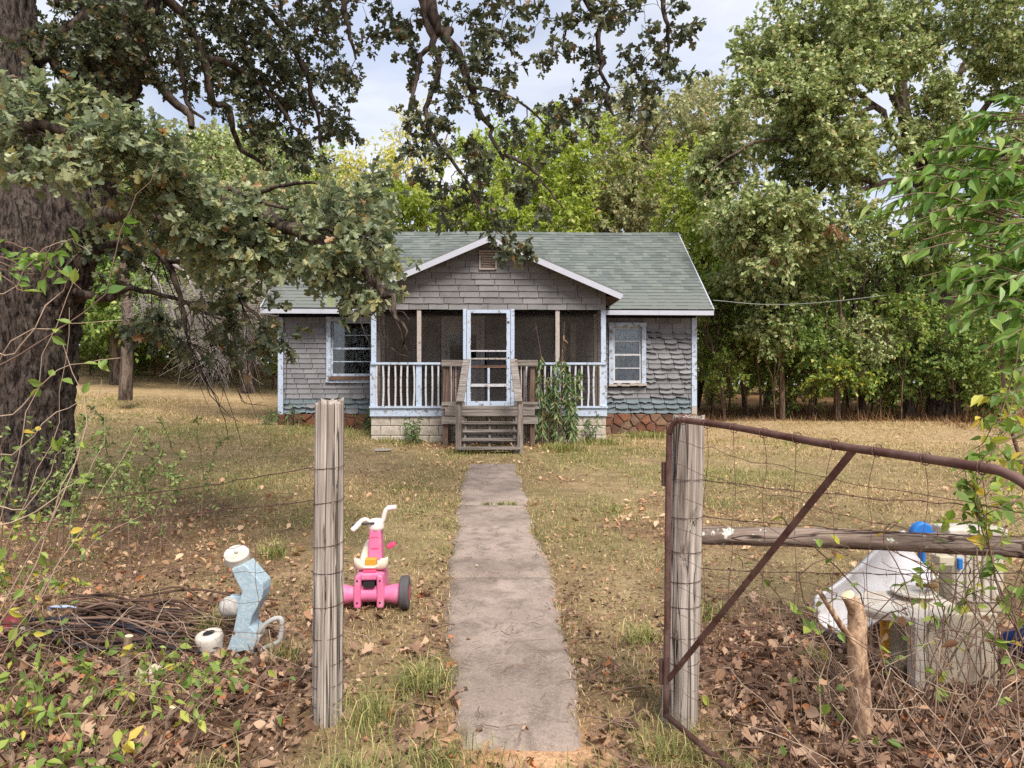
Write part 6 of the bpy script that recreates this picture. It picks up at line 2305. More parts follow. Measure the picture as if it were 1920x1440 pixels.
ride = thing('ride_on_toy', 'chalky light blue ride-on toy standing upended with white wheel on top', 'toy', BB)
out = [(441, 1062), (466, 1052), (499, 1090), (500, 1103), (497, 1118), (479, 1152), (475, 1168), (486, 1178), (488, 1192), (478, 1226), (436, 1230), (433, 1212), (445, 1176), (456, 1122), (461, 1104), (447, 1078)]
poly = [(pq(a, b)[0], pq(a, b)[2]) for a, b in out]
MB().prism(poly, -0.055, 0.075).build('body', P_BLUE, ride, bevel=0.006, seg=2)
MB().lathe([(0.003, 0.0), (0.016, 0.0), (0.018, -0.004), (0.044, -0.004), (0.046, 0.0), (0.060, 0.0), (0.066, -0.006), (0.067, -0.050), (0.060, -0.058), (0.003, -0.058)], 32, rot('X', 30) @ rot('Y', 4), pq(443, 1036)).build('wheel', P_WHITE, ride, bevel=0.003)
MB().lathe([(0.004, 0.012), (0.010, 0.011), (0.011, 0.004)], 14, rot('X', 32) @ rot('Y', 4), pq(443, 1036)).build('axle_cap', P_GREYP, ride, smooth=True)
lp_ = [pq(482, 1212), pq(485, 1190), pq(494, 1176), pq(511, 1162), pq(526, 1158), pq(531, 1166), pq(529, 1190), pq(525, 1202), pq(508, 1210), pq(488, 1218)]
MB().tube(spline(lp_, 40) + np.array([0, -.02, 0.004]), 0.0135, 12).build('handle_loop', P_GREYP, ride, smooth=True)
MB().box(pq(484, 1198) + np.array([0, -.01, 0]), (0.035, 0.06, 0.075), rot('Y', 18)).build('handle_mount', P_GREYP, ride, bevel=0.008)
MB().lathe([(0.01, -0.05), (0.05, -0.045), (0.056, -0.02), (0.056, 0.03), (0.045, 0.05), (0.01, 0.055)], 24, rot('Y', 78) @ rot('X', 16), pq(430, 1140) + np.array([0, .03, 0])).build('wheel', P_GREYP, ride, smooth=True)
MB().prism([(pq(428, 1118)[0], pq(428, 1118)[2]), (pq(460, 1118)[0], pq(460, 1118)[2]), (pq(456, 1148)[0], pq(456, 1148)[2]), (pq(434, 1144)[0], pq(434, 1144)[2])], 0.0, 0.05).build('foot_plate', P_BLUE, ride, bevel=0.008)

# white tub in the leaves beside it
CB = gpt((397 - 960) / 1280 * 3.7, 3.7)
tub = thing('plastic_tub', 'small round white plastic tub half sunk in leaves beside the blue toy', 'tub', CB)
MB().lathe([(0.056, -0.02), (0.062, 0.02), (0.068, 0.06), (0.072, 0.085), (0.066, 0.105), (0.050, 0.112), (0.034, 0.110), (0.028, 0.095), (0.006, 0.092)], 28, rot('Y', -6) @ rot('X', 8), (0, 0, 0.01)).build('shell', P_WHITE, tub, smooth=True)
MB().lathe([(0.03, 0.0), (0.03, 0.006)], 16, rot('Y', -6) @ rot('X', 8), (-0.01, -0.012, 0.112)).build('hole', P_BLACK, tub)

# ------------------------------------------------------------------ play kitchen and slide on the right
KD = 3.40
KB = gpt((1750 - 960) / 1280 * KD, KD)


def kq(px, py, D=KD):
    return W(px, py, D) - KB


kit = thing('play_kitchen', 'beige plastic play kitchen with counter and tower, tangled in briars', 'toy', KB)


def kbox(name, px0, px1, py0, py1, D, dep, mat, bev=0.01, parent=None):
    a, b = kq(px0, py0, D), kq(px1, py1, D)
    return MB().box(((a[0] + b[0]) / 2, a[1] + dep / 2, (a[2] + b[2]) / 2), (b[0] - a[0], dep, a[2] - b[2])).build(name, mat, parent or kit, bevel=bev, seg=3)


kbox('front_panel', 1738, 1872, 1150, 1300, 3.30, 0.03, P_BEIGE)
kbox('side_panel', 1655, 1716, 1165, 1290, 3.46, 0.03, P_BEIGE)
kbox('leg_panel', 1716, 1738, 1158, 1300, 3.26, 0.07, P_WHITE, 0.006)
kbox('base_panel', 1700, 1866, 1170, 1290, 3.52, 0.03, P_BEIGE)
tw = kbox('tower', 1786, 1884, 1008, 1150, 3.40, 0.12, P_BEIGE, 0.014)
kbox('tower_top', 1780, 1892, 992, 1008, 3.38, 0.15, P_WHITE, 0.012)
kbox('tower_recess', 1794, 1876, 1030, 1130, 3.392, 0.012, P_WHITE, 0.004)
for k in range(4):
    kbox('tower_rib', 1812 + k * 16, 1816 + k * 16, 1035, 1125, 3.382, 0.012, P_BEIGE, 0.002)
kbox('shelf_bracket', 1762, 1790, 1044, 1062, 3.34, 0.08, P_BEIGE, 0.006)
# counter top: rounded front corner, sloping a little to the left
ct = [(-0.37, 0.10), (-0.37, -0.02), (-0.33, -0.08), (-0.17, -0.14), (-0.08, -0.15), (-0.03, -0.13), (0.05, -0.10), (0.10, -0.08), (0.10, 0.16), (-0.27, 0.16)]
MB().prism(ct, -0.022, 0.022, 'z').build('counter', P_WHITE, kit, loc=kq(1745, 1136, 3.42), bevel=0.014, seg=3, rot=(R(7), R(-2), R(4)))
MB().lathe([(0.10, 0.0), (0.105, 0.012), (0.085, 0.010), (0.07, -0.004), (0.01, -0.006)], 28, None, kq(1712, 1112, 3.48)).build('sink_ring', P_WHITE, kit, smooth=True)
MB().box(kq(1738, 1098, 3.48), (0.10, 0.03, 0.014), rot('Z', -20)).build('dead_leaf_clump', m_plain('brown_debris', (120, 92, 58), .95, .05, .3, 30), kit, bevel=.006)
kbox('door_strip', 1653, 1669, 1152, 1236, 3.44, 0.02, P_YEL, 0.004)
kbox('tower_insert', 1798, 1806, 1048, 1068, 3.375, 0.02, P_BRT, 0.004)

# white slide lying behind it: a swept trough
SB = gpt((1640 - 960) / 1280 * 4.0, 4.0)
sl = thing('plastic_slide', 'white curved plastic slide lying on its side behind the log rail', 'slide', SB)
cl = [W(1722, 1040, 4.05), W(1685, 1062, 4.02), W(1650, 1095, 4.0), W(1615, 1122, 3.96), W(1580, 1145, 3.92), W(1553, 1158, 3.88), W(1542, 1165, 3.86)]
cl = spline(cl, 30)
wd = np.interp(np.linspace(0, 1, 30), [0, .3, .6, .85, .95, 1], [.15, .15, .135, .125, .10, .05])
m = MB()
T_ = nrm(np.gradient(cl, axis=0))
for i in range(30):
    sd = nrm(np.cross(T_[i], np.array([0.25, -0.75, 0.6])))
    up = np.cross(sd, T_[i])
    for (a, h) in ((-1.05, .02), (-1.0, .055), (-.86, .05), (-.74, .0), (-.3, -.02), (.3, -.02), (.74, 0), (.86, .05), (1.0, .055), (1.05, .02)):
        m.v.append(tuple(cl[i] + sd * wd[i] * a + up * h * 0.9 - SB))
for i in range(29):
    for k in range(9):
        a = i * 10 + k
        m.f.append((a, a + 1, a + 11, a + 10))
o = m.build('trough', P_SLIDE, sl, smooth=True)
md = o.modifiers.new('solid', 'SOLIDIFY')
md.thickness = 0.012
MB().lathe([(0.02, -0.055), (0.10, -0.05), (0.125, -0.02), (0.12, 0.02), (0.09, 0.05), (0.02, 0.055)], 28, rot('Z', 20) @ rot('X', 60), W(1590, 1172, 3.98) - SB).build('foot', P_SLIDE, sl, smooth=True)
MB().box(W(1560, 1188, 3.95) - SB, (0.16, 0.12, 0.05), rot('Y', 28)).build('foot_edge', P_SLIDE, sl, bevel=.02, seg=4)

# blue pieces
b1 = gpt((1728 - 960) / 1280 * 4.3, 4.3)
bk = thing('blue_seat_back', 'round topped strong blue plastic panel standing behind the log rail', 'toy part', b1)
cz = (W(1728, 1008, 4.3) - b1)[2]
pl = [(0.078 * math.cos(a), cz + 0.100 * math.sin(a)) for a in np.linspace(0, math.pi, 20)] + [(-0.072, cz - 0.02), (-0.05, cz - 0.045), (-0.014, cz - 0.05), (-0.014, 0.0), (0.014, 0.0), (0.014, cz - 0.05), (0.05, cz - 0.045), (0.072, cz - 0.02)]
MB().prism(pl, -0.03, 0.03).build('panel', P_BRT, bk, bevel=.018, seg=3, smooth=False)
b2 = gpt((1898 - 960) / 1280 * 3.55, 3.55)
bl_ = thing('blue_bucket', 'deep blue plastic bucket tipped over beside the play kitchen', 'bucket', b2)
MB().lathe([(0.01, 0), (0.055, 0.0), (0.075, 0.15), (0.082, 0.155), (0.082, 0.168), (0.07, 0.168), (0.055, 0.02), (0.01, 0.015)], 26, rot('Y', 65) @ rot('X', 20), (-0.03, 0, 0.12)).build('shell', P_DKB, bl_, smooth=True)
MB().tube(spline([(0.02, -.06, .16), (0.10, -.05, .20), (0.12, .0, .19), (0.08, .06, .14)], 16), .005, 8).build('handle', P_BRT, bl_, smooth=True)

# bits at the left edge
hb = gpt((118 - 960) / 1280 * 4.1, 4.1)
hz_ = thing('pale_blue_hoop', 'pale blue plastic hoop lying among sticks at the left edge', 'hoop', hb)
MB().tube([(0.085 * math.cos(a), 0.06 * math.sin(a), 0.05 + 0.035 * math.sin(a * .5)) for a in np.linspace(0, math.pi, 24)], .010, 10).build('tube', m_plain('pale_blue_plastic', (168, 186, 222), .5), hz_, smooth=True)
MB().lathe([(0.012, 0), (0.014, 0.02)], 10, None, (0.085, 0, 0.035)).build('end_cap', P_GREYP, hz_)
rb_ = gpt((18 - 960) / 1280 * 3.9, 3.9)
rt = thing('red_toy', 'small red and white plastic toy half hidden at the left edge', 'toy', rb_)
MB().lathe([(0.02, 0), (0.05, 0.01), (0.06, 0.06), (0.045, 0.10), (0.01, 0.11)], 20, rot('Y', 30), (0, 0, 0.02)).build('body', m_plain('faded_red_plastic', (128, 48, 52), .5), rt, smooth=True)
MB().box((0.07, 0, 0.05), (0.05, 0.05, 0.06), rot('Z', 20)).build('base', P_WHITE, rt, bevel=.01)

# crumpled paper in the litter
pb = gpt((288 - 960) / 1280 * 3.35, 3.35)
gp = np.random.default_rng(4)
nn_ = 9
V = []
for j in range(nn_):
    for i in range(nn_):
        s, t = i / (nn_ - 1) - .5, j / (nn_ - 1) - .5
        V.append((s * .11 + gp.normal() * .004, t * .08 + gp.normal() * .004, .035 + .04 * (t + .3) + gp.normal() * .009))
o = MB().add(V, [(j * nn_ + i, j * nn_ + i + 1, j * nn_ + nn_ + i + 1, j * nn_ + nn_ + i) for j in range(nn_ - 1) for i in range(nn_ - 1)]).build('paper_scrap', P_PAPER, None, loc=pb, rot=(R(25), R(-15), R(30)))
md = o.modifiers.new('solid', 'SOLIDIFY')
md.thickness = .002
tag(o, 'crumpled cream paper scrap lying in the brown leaves', 'paper')
# flat stone in the lawn
sb_ = gpt((716 - 960) / 1280 * 12.6, 12.6)
m = MB().lathe([(0.02, 0.0), (0.15, 0.0), (0.17, 0.02), (0.14, 0.045), (0.02, 0.05)], 14)
m.v = [(x * (1 + .2 * math.sin(3 * y * 9)), y * .7, z) for x, y, z in m.v]
tag(m.build('flat_stone', M_MORT, None, loc=sb_), 'flat grey stone lying in the lawn left of the steps', 'stone')


# cut stumps
def stump(name, label, pts, radii, mat, side=None, seed=1):
    pts = [np.asarray(p, float) for p in pts]
    b = pts[0]
    root = thing(name, label, 'stump', b)
    n, k = 40, 22
    p = spline(pts, n)
    r = np.interp(np.linspace(0, 1, n), np.linspace(0, 1, len(radii)), radii)
    V, F = tubes(p[None], r[None], k)
    V3 = V.reshape(n, k, 3)
    d = nrm(V3 - p[:, None])
    nz = (fbm(V * np.array([40, 40, 14]), 4, seed) - .5).reshape(n, k)
    V3 = V3 + d * (nz * 0.35 * r[:, None])[..., None]
    link('stem', fast_mesh('stem', V3.reshape(-1, 3) - b, F, True), mat, root)
    end = V3[-1]
    c = end.mean(0)
    T_ = nrm(p[-1] - p[-3])
    m = MB()
    m.add([x - b for x in end] + [c + (x - c) * .6 + T_ * .003 - b for x in end] + [c + T_ * .005 - b], [(i, (i + 1) % k, k + (i + 1) % k, k + i) for i in range(k)] + [(k + i, k + (i + 1) % k, 2 * k) for i in range(k)])
    m.build('cut_face', m_plain('pale_cut_wood', (226, 206, 170), .8, .2, .12, 60), root)
    if side is not None:
        q = spline(side[0], 14)
        V, F = tubes(q[None], np.linspace(side[1], side[2], 14)[None], 10)
        link('side_branch', fast_mesh('side_branch', V - b, F, True), mat, root)
    return root


M_STUMP = m_bark('flaky_tan_stump_bark', (196, 166, 138), (126, 96, 78), 22, 9, .6, .008)
M_STUMPG = m_bark('grey_tan_stump_bark', (168, 146, 128), (104, 84, 72), 22, 9, .5, .006)
stump('sapling_stump', 'sawn off tan sapling stump with pale cut top behind the gate', [W(1616, 1395, 2.86), W(1612, 1300, 2.86), W(1607, 1210, 2.86), W(1606, 1150, 2.86), W(1590, 1115, 2.84)], [.052, .042, .038, .036, .026], M_STUMP,
      ([W(1600, 1205, 2.84), W(1575, 1170, 2.82), W(1550, 1130, 2.8), W(1534, 1106, 2.8)], .014, .009), 3)
stump('sapling_stump', 'short cut sapling stump standing in leaves left of the blue toy', [W(243, 1330, 3.3), W(236, 1280, 3.3), W(236, 1230, 3.3), W(242, 1192, 3.3)], [.026, .022, .021, .018], M_STUMPG, ([W(240, 1312, 3.3), W(228, 1280, 3.26), W(218, 1250, 3.25)], .008, .004), 5)
stump('sapling_stump', 'stubby broken stump leaning in leaves near the lower left', [W(308, 1392, 2.95), W(314, 1360, 2.95), W(324, 1325, 2.95)], [.016, .017, .014], M_STUMPG, None, 7)

# pile of black pipe and sticks
pg = np.random.default_rng(17)
pbase = gpt((240 - 960) / 1280 * 3.9, 3.9)
pile = thing('stick_pile', 'heap of dark sticks and black hose lying along the left fence', 'stick pile', pbase)
M_STK = m_plain('dark_brown_stick', (84, 66, 58), .9, .1, .3, 8, .2)
M_STK2 = m_plain('grey_brown_stick', (126, 102, 88), .9, .1, .3, 8, .2)
M_HOSE = m_plain('black_rubber_hose', (46, 44, 50), .5, .4, .2, 8)
for k in range(84):
    a = W(pg.uniform(20, 250), 0, 3.9)
    x0 = a[0]
    y0 = pg.uniform(3.6, 4.25)
    L = pg.uniform(.35, 1.05)
    x1 = min(x0 + L, -1.55 + pg.uniform(-.1, .1))
    z0, z1 = pg.uniform(.0, .15), pg.uniform(.0, .09)
    y1 = y0 + pg.uniform(-.25, .2)
    zg = float(gz(np.array([(x0 + x1) / 2]), np.array([y0]))[0])
    P = spline([(x0, y0, zg + z0), (x0 * .65 + x1 * .35, y0 * .6 + y1 * .4 + pg.normal() * .03, zg + z0 * .6 + z1 * .4 + pg.uniform(.0, .06)), (x0 * .3 + x1 * .7, y1 + pg.normal() * .03, zg + z1 + .01), (x1, y1, zg + z1 * .6)], 14)
    hose = k % 6 == 0
    MB().tube(P - pbase, np.linspace(1, .5 if not hose else 1, 14) * (pg.uniform(.004, .011) if not hose else .008), 6).build('stick' if not hose else 'hose_length', M_HOSE if hose else (M_STK if k % 3 else M_STK2), pile, smooth=True)

# ------------------------------------------------------------------ shrubs, weeds, vines
def leaf_objs(parent, off, mat, pk, T, name='leaf'):
    """each leaf its own piece, all sharing one mesh"""
    me = bpy.data.meshes.new(name)
    me.from_pydata([tuple(v) for v in T[0]], [], T[1])
    me.materials.append(mat)
    p, dd, nn, ss = pk
    d, s, n = leaf_frames(p, dd, nn)
    for i in range(len(p)):
        o = bpy.data.objects.new(name, me)
        COL.objects.link(o)
        o.parent = parent
        k = ss[i]
        q = p[i] - off
        o.matrix_local = Matrix(((d[i][0] * k, s[i][0] * k, n[i][0] * k, q[0]), (d[i][1] * k, s[i][1] * k, n[i][1] * k, q[1]), (d[i][2] * k, s[i][2] * k, n[i][2] * k, q[2]), (0, 0, 0, 1)))


def spray_line(p0, p1, g, n, size, droop, bend=0.1, up=1.0, N=10):
    """one arching shoot with alternate leaves hanging off both sides"""
    L = np.linalg.norm(p1 - p0)
    mid = (p0 + p1) / 2 + np.array([0, 0, bend * L]) + g.normal(size=3) * .03 * L
    P = spline([p0, mid, p1], N)
    T_ = nrm(np.gradient(P, axis=0))
    pos, dr, nm, sz = [], [], [], []
    for k in range(n):
        u = 0.12 + 0.88 * (k + .5) / n
        i = min(int(u * (N - 1)), N - 2)
        f = u * (N - 1) - i
        t = T_[i]
        sd = nrm(np.cross(t, [0, 0, 1]))
        s = 1 if k % 2 else -1
        pos.append(P[i] * (1 - f) + P[i + 1] * f)
        dr.append(nrm(t * .65 + sd * s * .6 + np.array([0, 0, -droop]) + g.normal(size=3) * .32))
        nm.append(nrm(np.array([0, -.25, up]) + g.normal(size=3) * .5))
        sz.append(size * g.uniform(.5, 1.3) * (1 if u < .8 else .8))
    return P, (np.array(pos), np.array(dr), np.array(nm), np.array(sz))


def cat_pk(L):
    return tuple(np.concatenate(q) for q in zip(*L))


def right_sapling():
    g = np.random.default_rng(101)
    base = gpt(2.62, 3.3)
    root = thing('leafy_sapling', 'fresh green sapling with long drooping leaves leaning in at the right', 'sapling', base)
    st = [mk_limb([base, base + [-.02, -.05, .7], base + [.05, -.1, 1.4], base + [.02, -.1, 2.0], base + [-.15, -.1, 2.7]], .02, .008, 18),
          mk_limb([base + [.1, 0, 0], base + [.0, .1, .8], base + [-.2, .05, 1.4], base + [-.25, 0, 2.0]], .014, .006, 14)]
    shoots, pks = [], []
    ends = [(1640, 355, 3.3), (1625, 385, 3.2), (1680, 330, 3.3), (1735, 290, 3.25), (1790, 235, 3.2), (1850, 260, 3.1), (1650, 440, 3.2), (1690, 480, 3.1), (1700, 420, 3.2), (1740, 400, 3.1), (1760, 350, 3.2), (1800, 320, 3.2), (1830, 380, 3.0), (1870, 330, 3.0),
            (1720, 520, 3.1), (1760, 560, 3.0), (1790, 500, 3.0), (1800, 450, 3.1), (1840, 480, 3.0), (1870, 540, 2.9), (1850, 600, 2.95), (1810, 590, 3.0), (1780, 610, 3.0), (1880, 640, 2.9), (1840, 660, 3.0), (1890, 420, 2.9), (1900, 280, 3.0), (1890, 700, 2.9), (1860, 740, 2.95), (1730, 450, 3.15), (1820, 530, 3.0), (1880, 480, 2.95)]
    for e in ends:
        p1 = W(*e)
        b = st[0][0][np.argmin(np.abs(st[0][0][:, 2] - (p1[2] - .05)))]
        p0 = b + (p1 - b) * g.uniform(.2, .45) + np.array([0, 0, .03])
        P, pk = spray_line(p0, p1, g, 9, .098, .35, .12)
        shoots.append(P)
        pks.append(pk)
        shoots.append(spline([b, (b + p0) / 2 + [0, 0, .02], p0], 10))
    more = []
    for e in ends * 2:
        p1 = W(e[0] + g.normal() * 34 + 26, e[1] + g.normal() * 40, e[2] + g.uniform(.1, .5))
        b = st[0][0][np.argmin(np.abs(st[0][0][:, 2] - (p1[2] - .05)))]
        p0 = b + (p1 - b) * g.uniform(.2, .45) + np.array([0, 0, .03])
        P, pk = spray_line(p0, p1, g, 20, .085, .35, .12)
        shoots.append(P)
        more.append(pk)
        shoots.append(spline([b, (b + p0) / 2 + [0, 0, .02], p0], 10))
    S = np.array(shoots)
    leaf_mesh_obj('leaves_behind', root, L_FRESH, cat_pk(more), LONG, base)['kind'] = 'stuff'
    link('stems', wood_mesh('stems', st, [(S, np.linspace(.005, .0018, 10)[None].repeat(len(S), 0))], 8, 5, base), M_TWIG, root)
    leaf_objs(root, base, L_FRESH, cat_pk(pks), LONG)


LONG = leaf_template([(0.0, 0.0), (0.12, 0.09), (0.32, 0.185), (0.55, 0.165), (0.8, 0.07), (1.0, 0.0)], 0.3, 0.3)
right_sapling()


def briar(name, label, base, g, stems, leaves, leafmat, size, T=OVATE, twmat=None, group=None, single=True, thick=.003, cat='briar'):
    """arching thin canes with scattered leaves; stems: list of point lists"""
    root = thing(name, label, cat, base, 0, group)
    S, pks = [], []
    for pts in stems:
        P = spline(pts, 12) + g.normal(size=(12, 3)) * .008
        S.append(P)
        n = max(1, int(leaves * g.uniform(.4, 1.5)))
        u = g.uniform(.15, 1, n) * 10.99
        i = u.astype(int)
        f = (u - i)[:, None]
        pos = P[i] * (1 - f) + P[i + 1] * f
        pks.append((pos, nrm(g.normal(size=(n, 3)) * .9 + [0, -.1, -.15]), nrm(g.normal(size=(n, 3)) * .5 + [0, -.35, .8]), size * g.uniform(.6, 1.25, n)))
    S = np.array(S)
    link('canes', wood_mesh('canes', [], [(S, (np.linspace(1, .45, 12)[None] * g.uniform(.6, 1.4, (len(S), 1)) * thick))], 5, 5, base), twmat or M_TWIG, root)
    pk = cat_pk(pks)
    if single:
        leaf_objs(root, base, leafmat, pk, T)
    else:
        leaf_mesh_obj('leaves', root, leafmat, pk, T, base)['kind'] = 'stuff'
    return root


def canes(g, n, x, y, h, reach, lean=(0, 0, 0)):
    out = []
    for _ in range(n):
        b = gpt(g.uniform(*x), g.uniform(*y))
        e = b + np.array([g.uniform(-reach, reach), g.uniform(-reach, reach) * .5, g.uniform(*h)]) + lean
        m = (b + e) / 2 + np.array([g.normal() * .08, g.normal() * .08, g.uniform(.02, .22)])
        m2 = e * .75 + b * .25 + np.array([g.normal() * .06, g.normal() * .06, g.uniform(.05, .2)])
        out.append([b, m, m2, e])
    return out


gb = np.random.default_rng(55)
briar('briar', 'tangle of thin brown canes with green leaves over the play kitchen', gpt(1.9, 2.9), gb, canes(gb, 62, (1.45, 2.5), (2.55, 3.3), (.35, 1.0), .5), 3.6, L_VINE, .055)
briar('briar', 'bare brown twig tangle at the foot of the play kitchen', gpt(1.75, 2.75), gb, canes(gb, 60, (1.2, 2.3), (2.45, 3.2), (.12, .5), .5), .25, L_RUST, .05, DRY, M_TWIGP, single=False, thick=.0022)
briar('vine', 'leafy vine climbing the far end of the gate at the right edge', gpt(2.1, 2.6), gb, [[W(1915, 1200, 2.6), W(1860, 1050, 2.6), W(1830, 930, 2.6), W(1780 + 60 * gb.uniform(), 800 + 90 * gb.uniform(), 2.6)] for _ in range(4)] +
      [[W(1930, 760 + 40 * k, 2.6), W(1880, 790 + 40 * k, 2.55), W(1830, 840 + 34 * k, 2.6), W(1760 + 30 * gb.uniform(), 860 + 30 * k, 2.6)] for k in range(5)] + [[W(1930, 560, 2.7), W(1900, 700, 2.7), W(1870, 800, 2.65), W(1820, 860, 2.6)], [W(1940, 640, 2.7), W(1890, 760, 2.65), W(1850, 880, 2.6), W(1810, 960, 2.6)]] + [[W(1960, 700 + 36 * k, 2.75), W(1910, 720 + 36 * k, 2.75), W(1870, 740 + 40 * k, 2.75), W(1790 + 60 * gb.uniform(), 740 + 44 * k, 2.75)] for k in range(8)], 12, L_VINE, .062)
tag(briar('seedlings', 'single round green leaves sprouting from the litter inside the gate', gpt(1.1, 2.6), gb, canes(gb, 10, (.85, 1.5), (2.35, 3.0), (.05, .14), .12), 2, L_VINE, .055, cat='seedling'), kind='stuff')  # scattered separate seedlings, built together as one object
briar('shrub', 'sparse twiggy shrub with small leaves beside the great oak trunk', gpt(-3.2, 5.6), gb, canes(gb, 60, (-4.0, -2.6), (4.9, 6.2), (.4, 1.25), .4), 44, m_leaf('small_olive_leaf', [(0, (74, 92, 52)), (.6, (104, 118, 68)), (1, (130, 138, 84))], .3), .042, OVATE_LO, M_TWIG, single=False, thick=.004, cat='shrub')
briar('shrub', 'tangled pale twigs with a few yellow green leaves at the left edge', gpt(-2.0, 2.8), gb,
      [[W(-60, 1330 - 40 * k, 2.7), W(60 + 20 * gb.normal(), 1130 - 60 * k, 2.65), W(140 + 40 * gb.normal(), 950 - 60 * k, 2.7), W(180 + 60 * gb.uniform(-1, 1), 780 - 70 * k, 2.75)] for k in range(5)] +
      [[W(-40, 1000 - 70 * k, 2.6), W(40, 960 - 70 * k + 40 * gb.normal(), 2.6), W(110, 930 - 80 * k, 2.6), W(60 + 200 * gb.uniform(), 880 - 70 * k, 2.6)] for k in range(7)] +
      [[W(-40, 1300, 2.6), W(100, 1080, 2.6), W(180, 940, 2.7), W(260, 800, 2.8)]] * 1 + [[W(-20, 1130, 2.7), W(90, 1080, 2.7), W(180, 1020, 2.7), W(270, 965, 2.75)]], 5, L_VINE, .056, OVATE, M_TWIGP, thick=.0028)
briar('shrub', 'green leafy twigs hanging across the great oak trunk', gpt(-2.3, 3.1), gb,
      [[W(-80, 440 + 14 * k, 3.0), W(0, 455 + 12 * k, 3.0), W(60, 470 + 16 * k, 3.0), W(70 + 90 * gb.uniform(), 440 + 120 * gb.uniform(), 3.0)] for k in range(6)] + [[W(-30, 700, 2.9), W(180, 560, 2.9), W(230, 420, 2.9), W(300, 300, 2.95)]], 6.5, L_FRESH, .072, OVATE, M_TWIG, thick=.0034)
briar('ground_vine', 'bright green vine sprawling over leaves in the lower left', gpt(-1.75, 2.65), gb, canes(gb, 60, (-2.35, -1.25), (2.25, 3.1), (.05, .28), .32), 10, L_VINE, .05, OVATE_LO, M_TWIG, single=False, thick=.0022, cat='vine')
briar('ground_vine', 'small yellow green shoots rising beside the cut sapling stump', gpt(-1.55, 2.95), gb, canes(gb, 9, (-1.75, -1.4), (2.75, 3.1), (.1, .3), .15), 5, L_VINE, .05, OVATE, M_TWIG, cat='vine')
briar('shrub', 'leafy green shrub crowding the left edge below the oak trunk', gpt(-2.25, 3.35), gb, canes(gb, 20, (-3.0, -2.3), (3.0, 3.9), (.25, .85), .28), 20, L_VINE, .04, OVATE_LO, M_TWIG, single=False, thick=.0025, cat='shrub')
briar('ground_vine', 'dry vine canes arching over the litter left of the path', gpt(-1.6, 3.2), gb, canes(gb, 34, (-2.4, -1.0), (2.6, 3.8), (.05, .35), .6), .2, L_RUST, .05, DRY, M_TWIGP, single=False, thick=.002, cat='vine')


# weeds against the house
def weed(label, u, v, h, n, sp_, leaf, size, droop, seed, nl=26, tall=None):
    g = np.random.default_rng(seed)
    x = HX + u * math.cos(YAW) - v * math.sin(YAW)
    y = HY + u * math.sin(YAW) + v * math.cos(YAW)
    base = gpt(x, y)
    S, pks = [], []
    for k in range(n):
        b = base + [g.uniform(-sp_, sp_), g.uniform(-.15, .15), 0]
        hh = h * g.uniform(.45, 1.0)
        e = b + [g.normal() * .12, g.normal() * .08, hh]
        P = spline([b, (b + e) / 2 + g.normal(size=3) * .04, e], 12)
        S.append(P)
        m = int(nl * hh / h)
        uu = g.uniform(.12, 1, m) * 10.99
        i = uu.astype(int)
        pos = P[i] + (P[i + 1] - P[i]) * (uu - i)[:, None]
        pks.append((pos, nrm(g.normal(size=(m, 3)) * [.8, .8, .3] + [0, 0, -droop]), nrm(g.normal(size=(m, 3)) * .6 + [0, -.6, .5]), size * g.uniform(.6, 1.2, m)))
    S = np.array(S)
    root = thing('weed', label, 'weed', base, 0, 'weeds against the cottage')
    link('stems', wood_mesh('stems', [], [(S, np.linspace(.009, .003, 12)[None].repeat(len(S), 0))], 5, 5, base), M_TWIG, root)
    leaf_mesh_obj('leaves', root, leaf, cat_pk(pks), LANCE, base)['kind'] = 'stuff'


L_WEED = m_leaf('weed_leaf', [(0, (66, 88, 50)), (.5, (90, 110, 68)), (.85, (116, 130, 90)), (1, (136, 128, 88))], .35)
L_WEEDD = m_leaf('dark_weed_leaf', [(0, (56, 80, 46)), (.6, (78, 104, 60)), (1, (110, 128, 76))], .3)
weed('tall drooping green weed clump in front of the right porch railing', 1.38, -.55, 1.8, 26, .40, L_WEED, .15, 1.0, 1, 60)
weed('thin brown topped weed standing above the right porch rail', 1.35, -.4, 2.75, 4, .22, L_RUST, .12, .9, 2, 16)
weed('dark green weed against the porch blocks left of the steps', -1.5, -.25, .62, 9, .10, L_WEEDD, .12, .3, 3, 26)
weed('narrow green weed at the right corner of the porch blocks', 2.12, -.2, .62, 5, .05, L_WEEDD, .12, .6, 4, 22)
weed('weed at the left front corner of the cottage', -5.05, 1.55, .42, 10, .2, L_WEEDD, .11, .2, 5, 18)
weed('weed under the left window of the cottage', -4.4, 1.5, .55, 6, .25, L_WEEDD, .10, .2, 6, 16)
weed('leafy weed between the left post and the porch corner', -2.75, 1.45, .6, 9, .18, L_WEEDD, .11, .2, 7, 20)
weed('small weed sprouting beside the right newel post', .72, -.9, 1.0, 3, .05, L_WEED, .07, .3, 8, 10)

# ------------------------------------------------------------------ fallen leaves
M_LITT = m_leaf('fallen_leaf', [(0, (66, 51, 43)), (.18, (90, 70, 57)), (.42, (114, 90, 74)), (.70, (136, 110, 91)), (.90, (158, 134, 112)), (.97, (146, 98, 68)), (1, (148, 92, 62))], .15, .8, .2)
M_LITP = m_leaf('pale_fallen_leaf', [(0, (120, 92, 70)), (.5, (152, 122, 94)), (1, (178, 150, 122))], .2, .75, .2)


OAKDRY = leaf_template([(0.0, 0.0), (0.2, 0.05), (0.30, 0.20), (0.40, 0.12), (0.54, 0.38), (0.68, 0.36), (0.72, 0.16), (0.86, 0.2), (1.0, 0.0)], 0.65, -0.5)
CRUMP = leaf_template([(0.0, 0.0), (0.2, 0.28), (0.5, 0.16), (0.75, 0.34), (1.0, 0.0)], 1.3, 0.7)


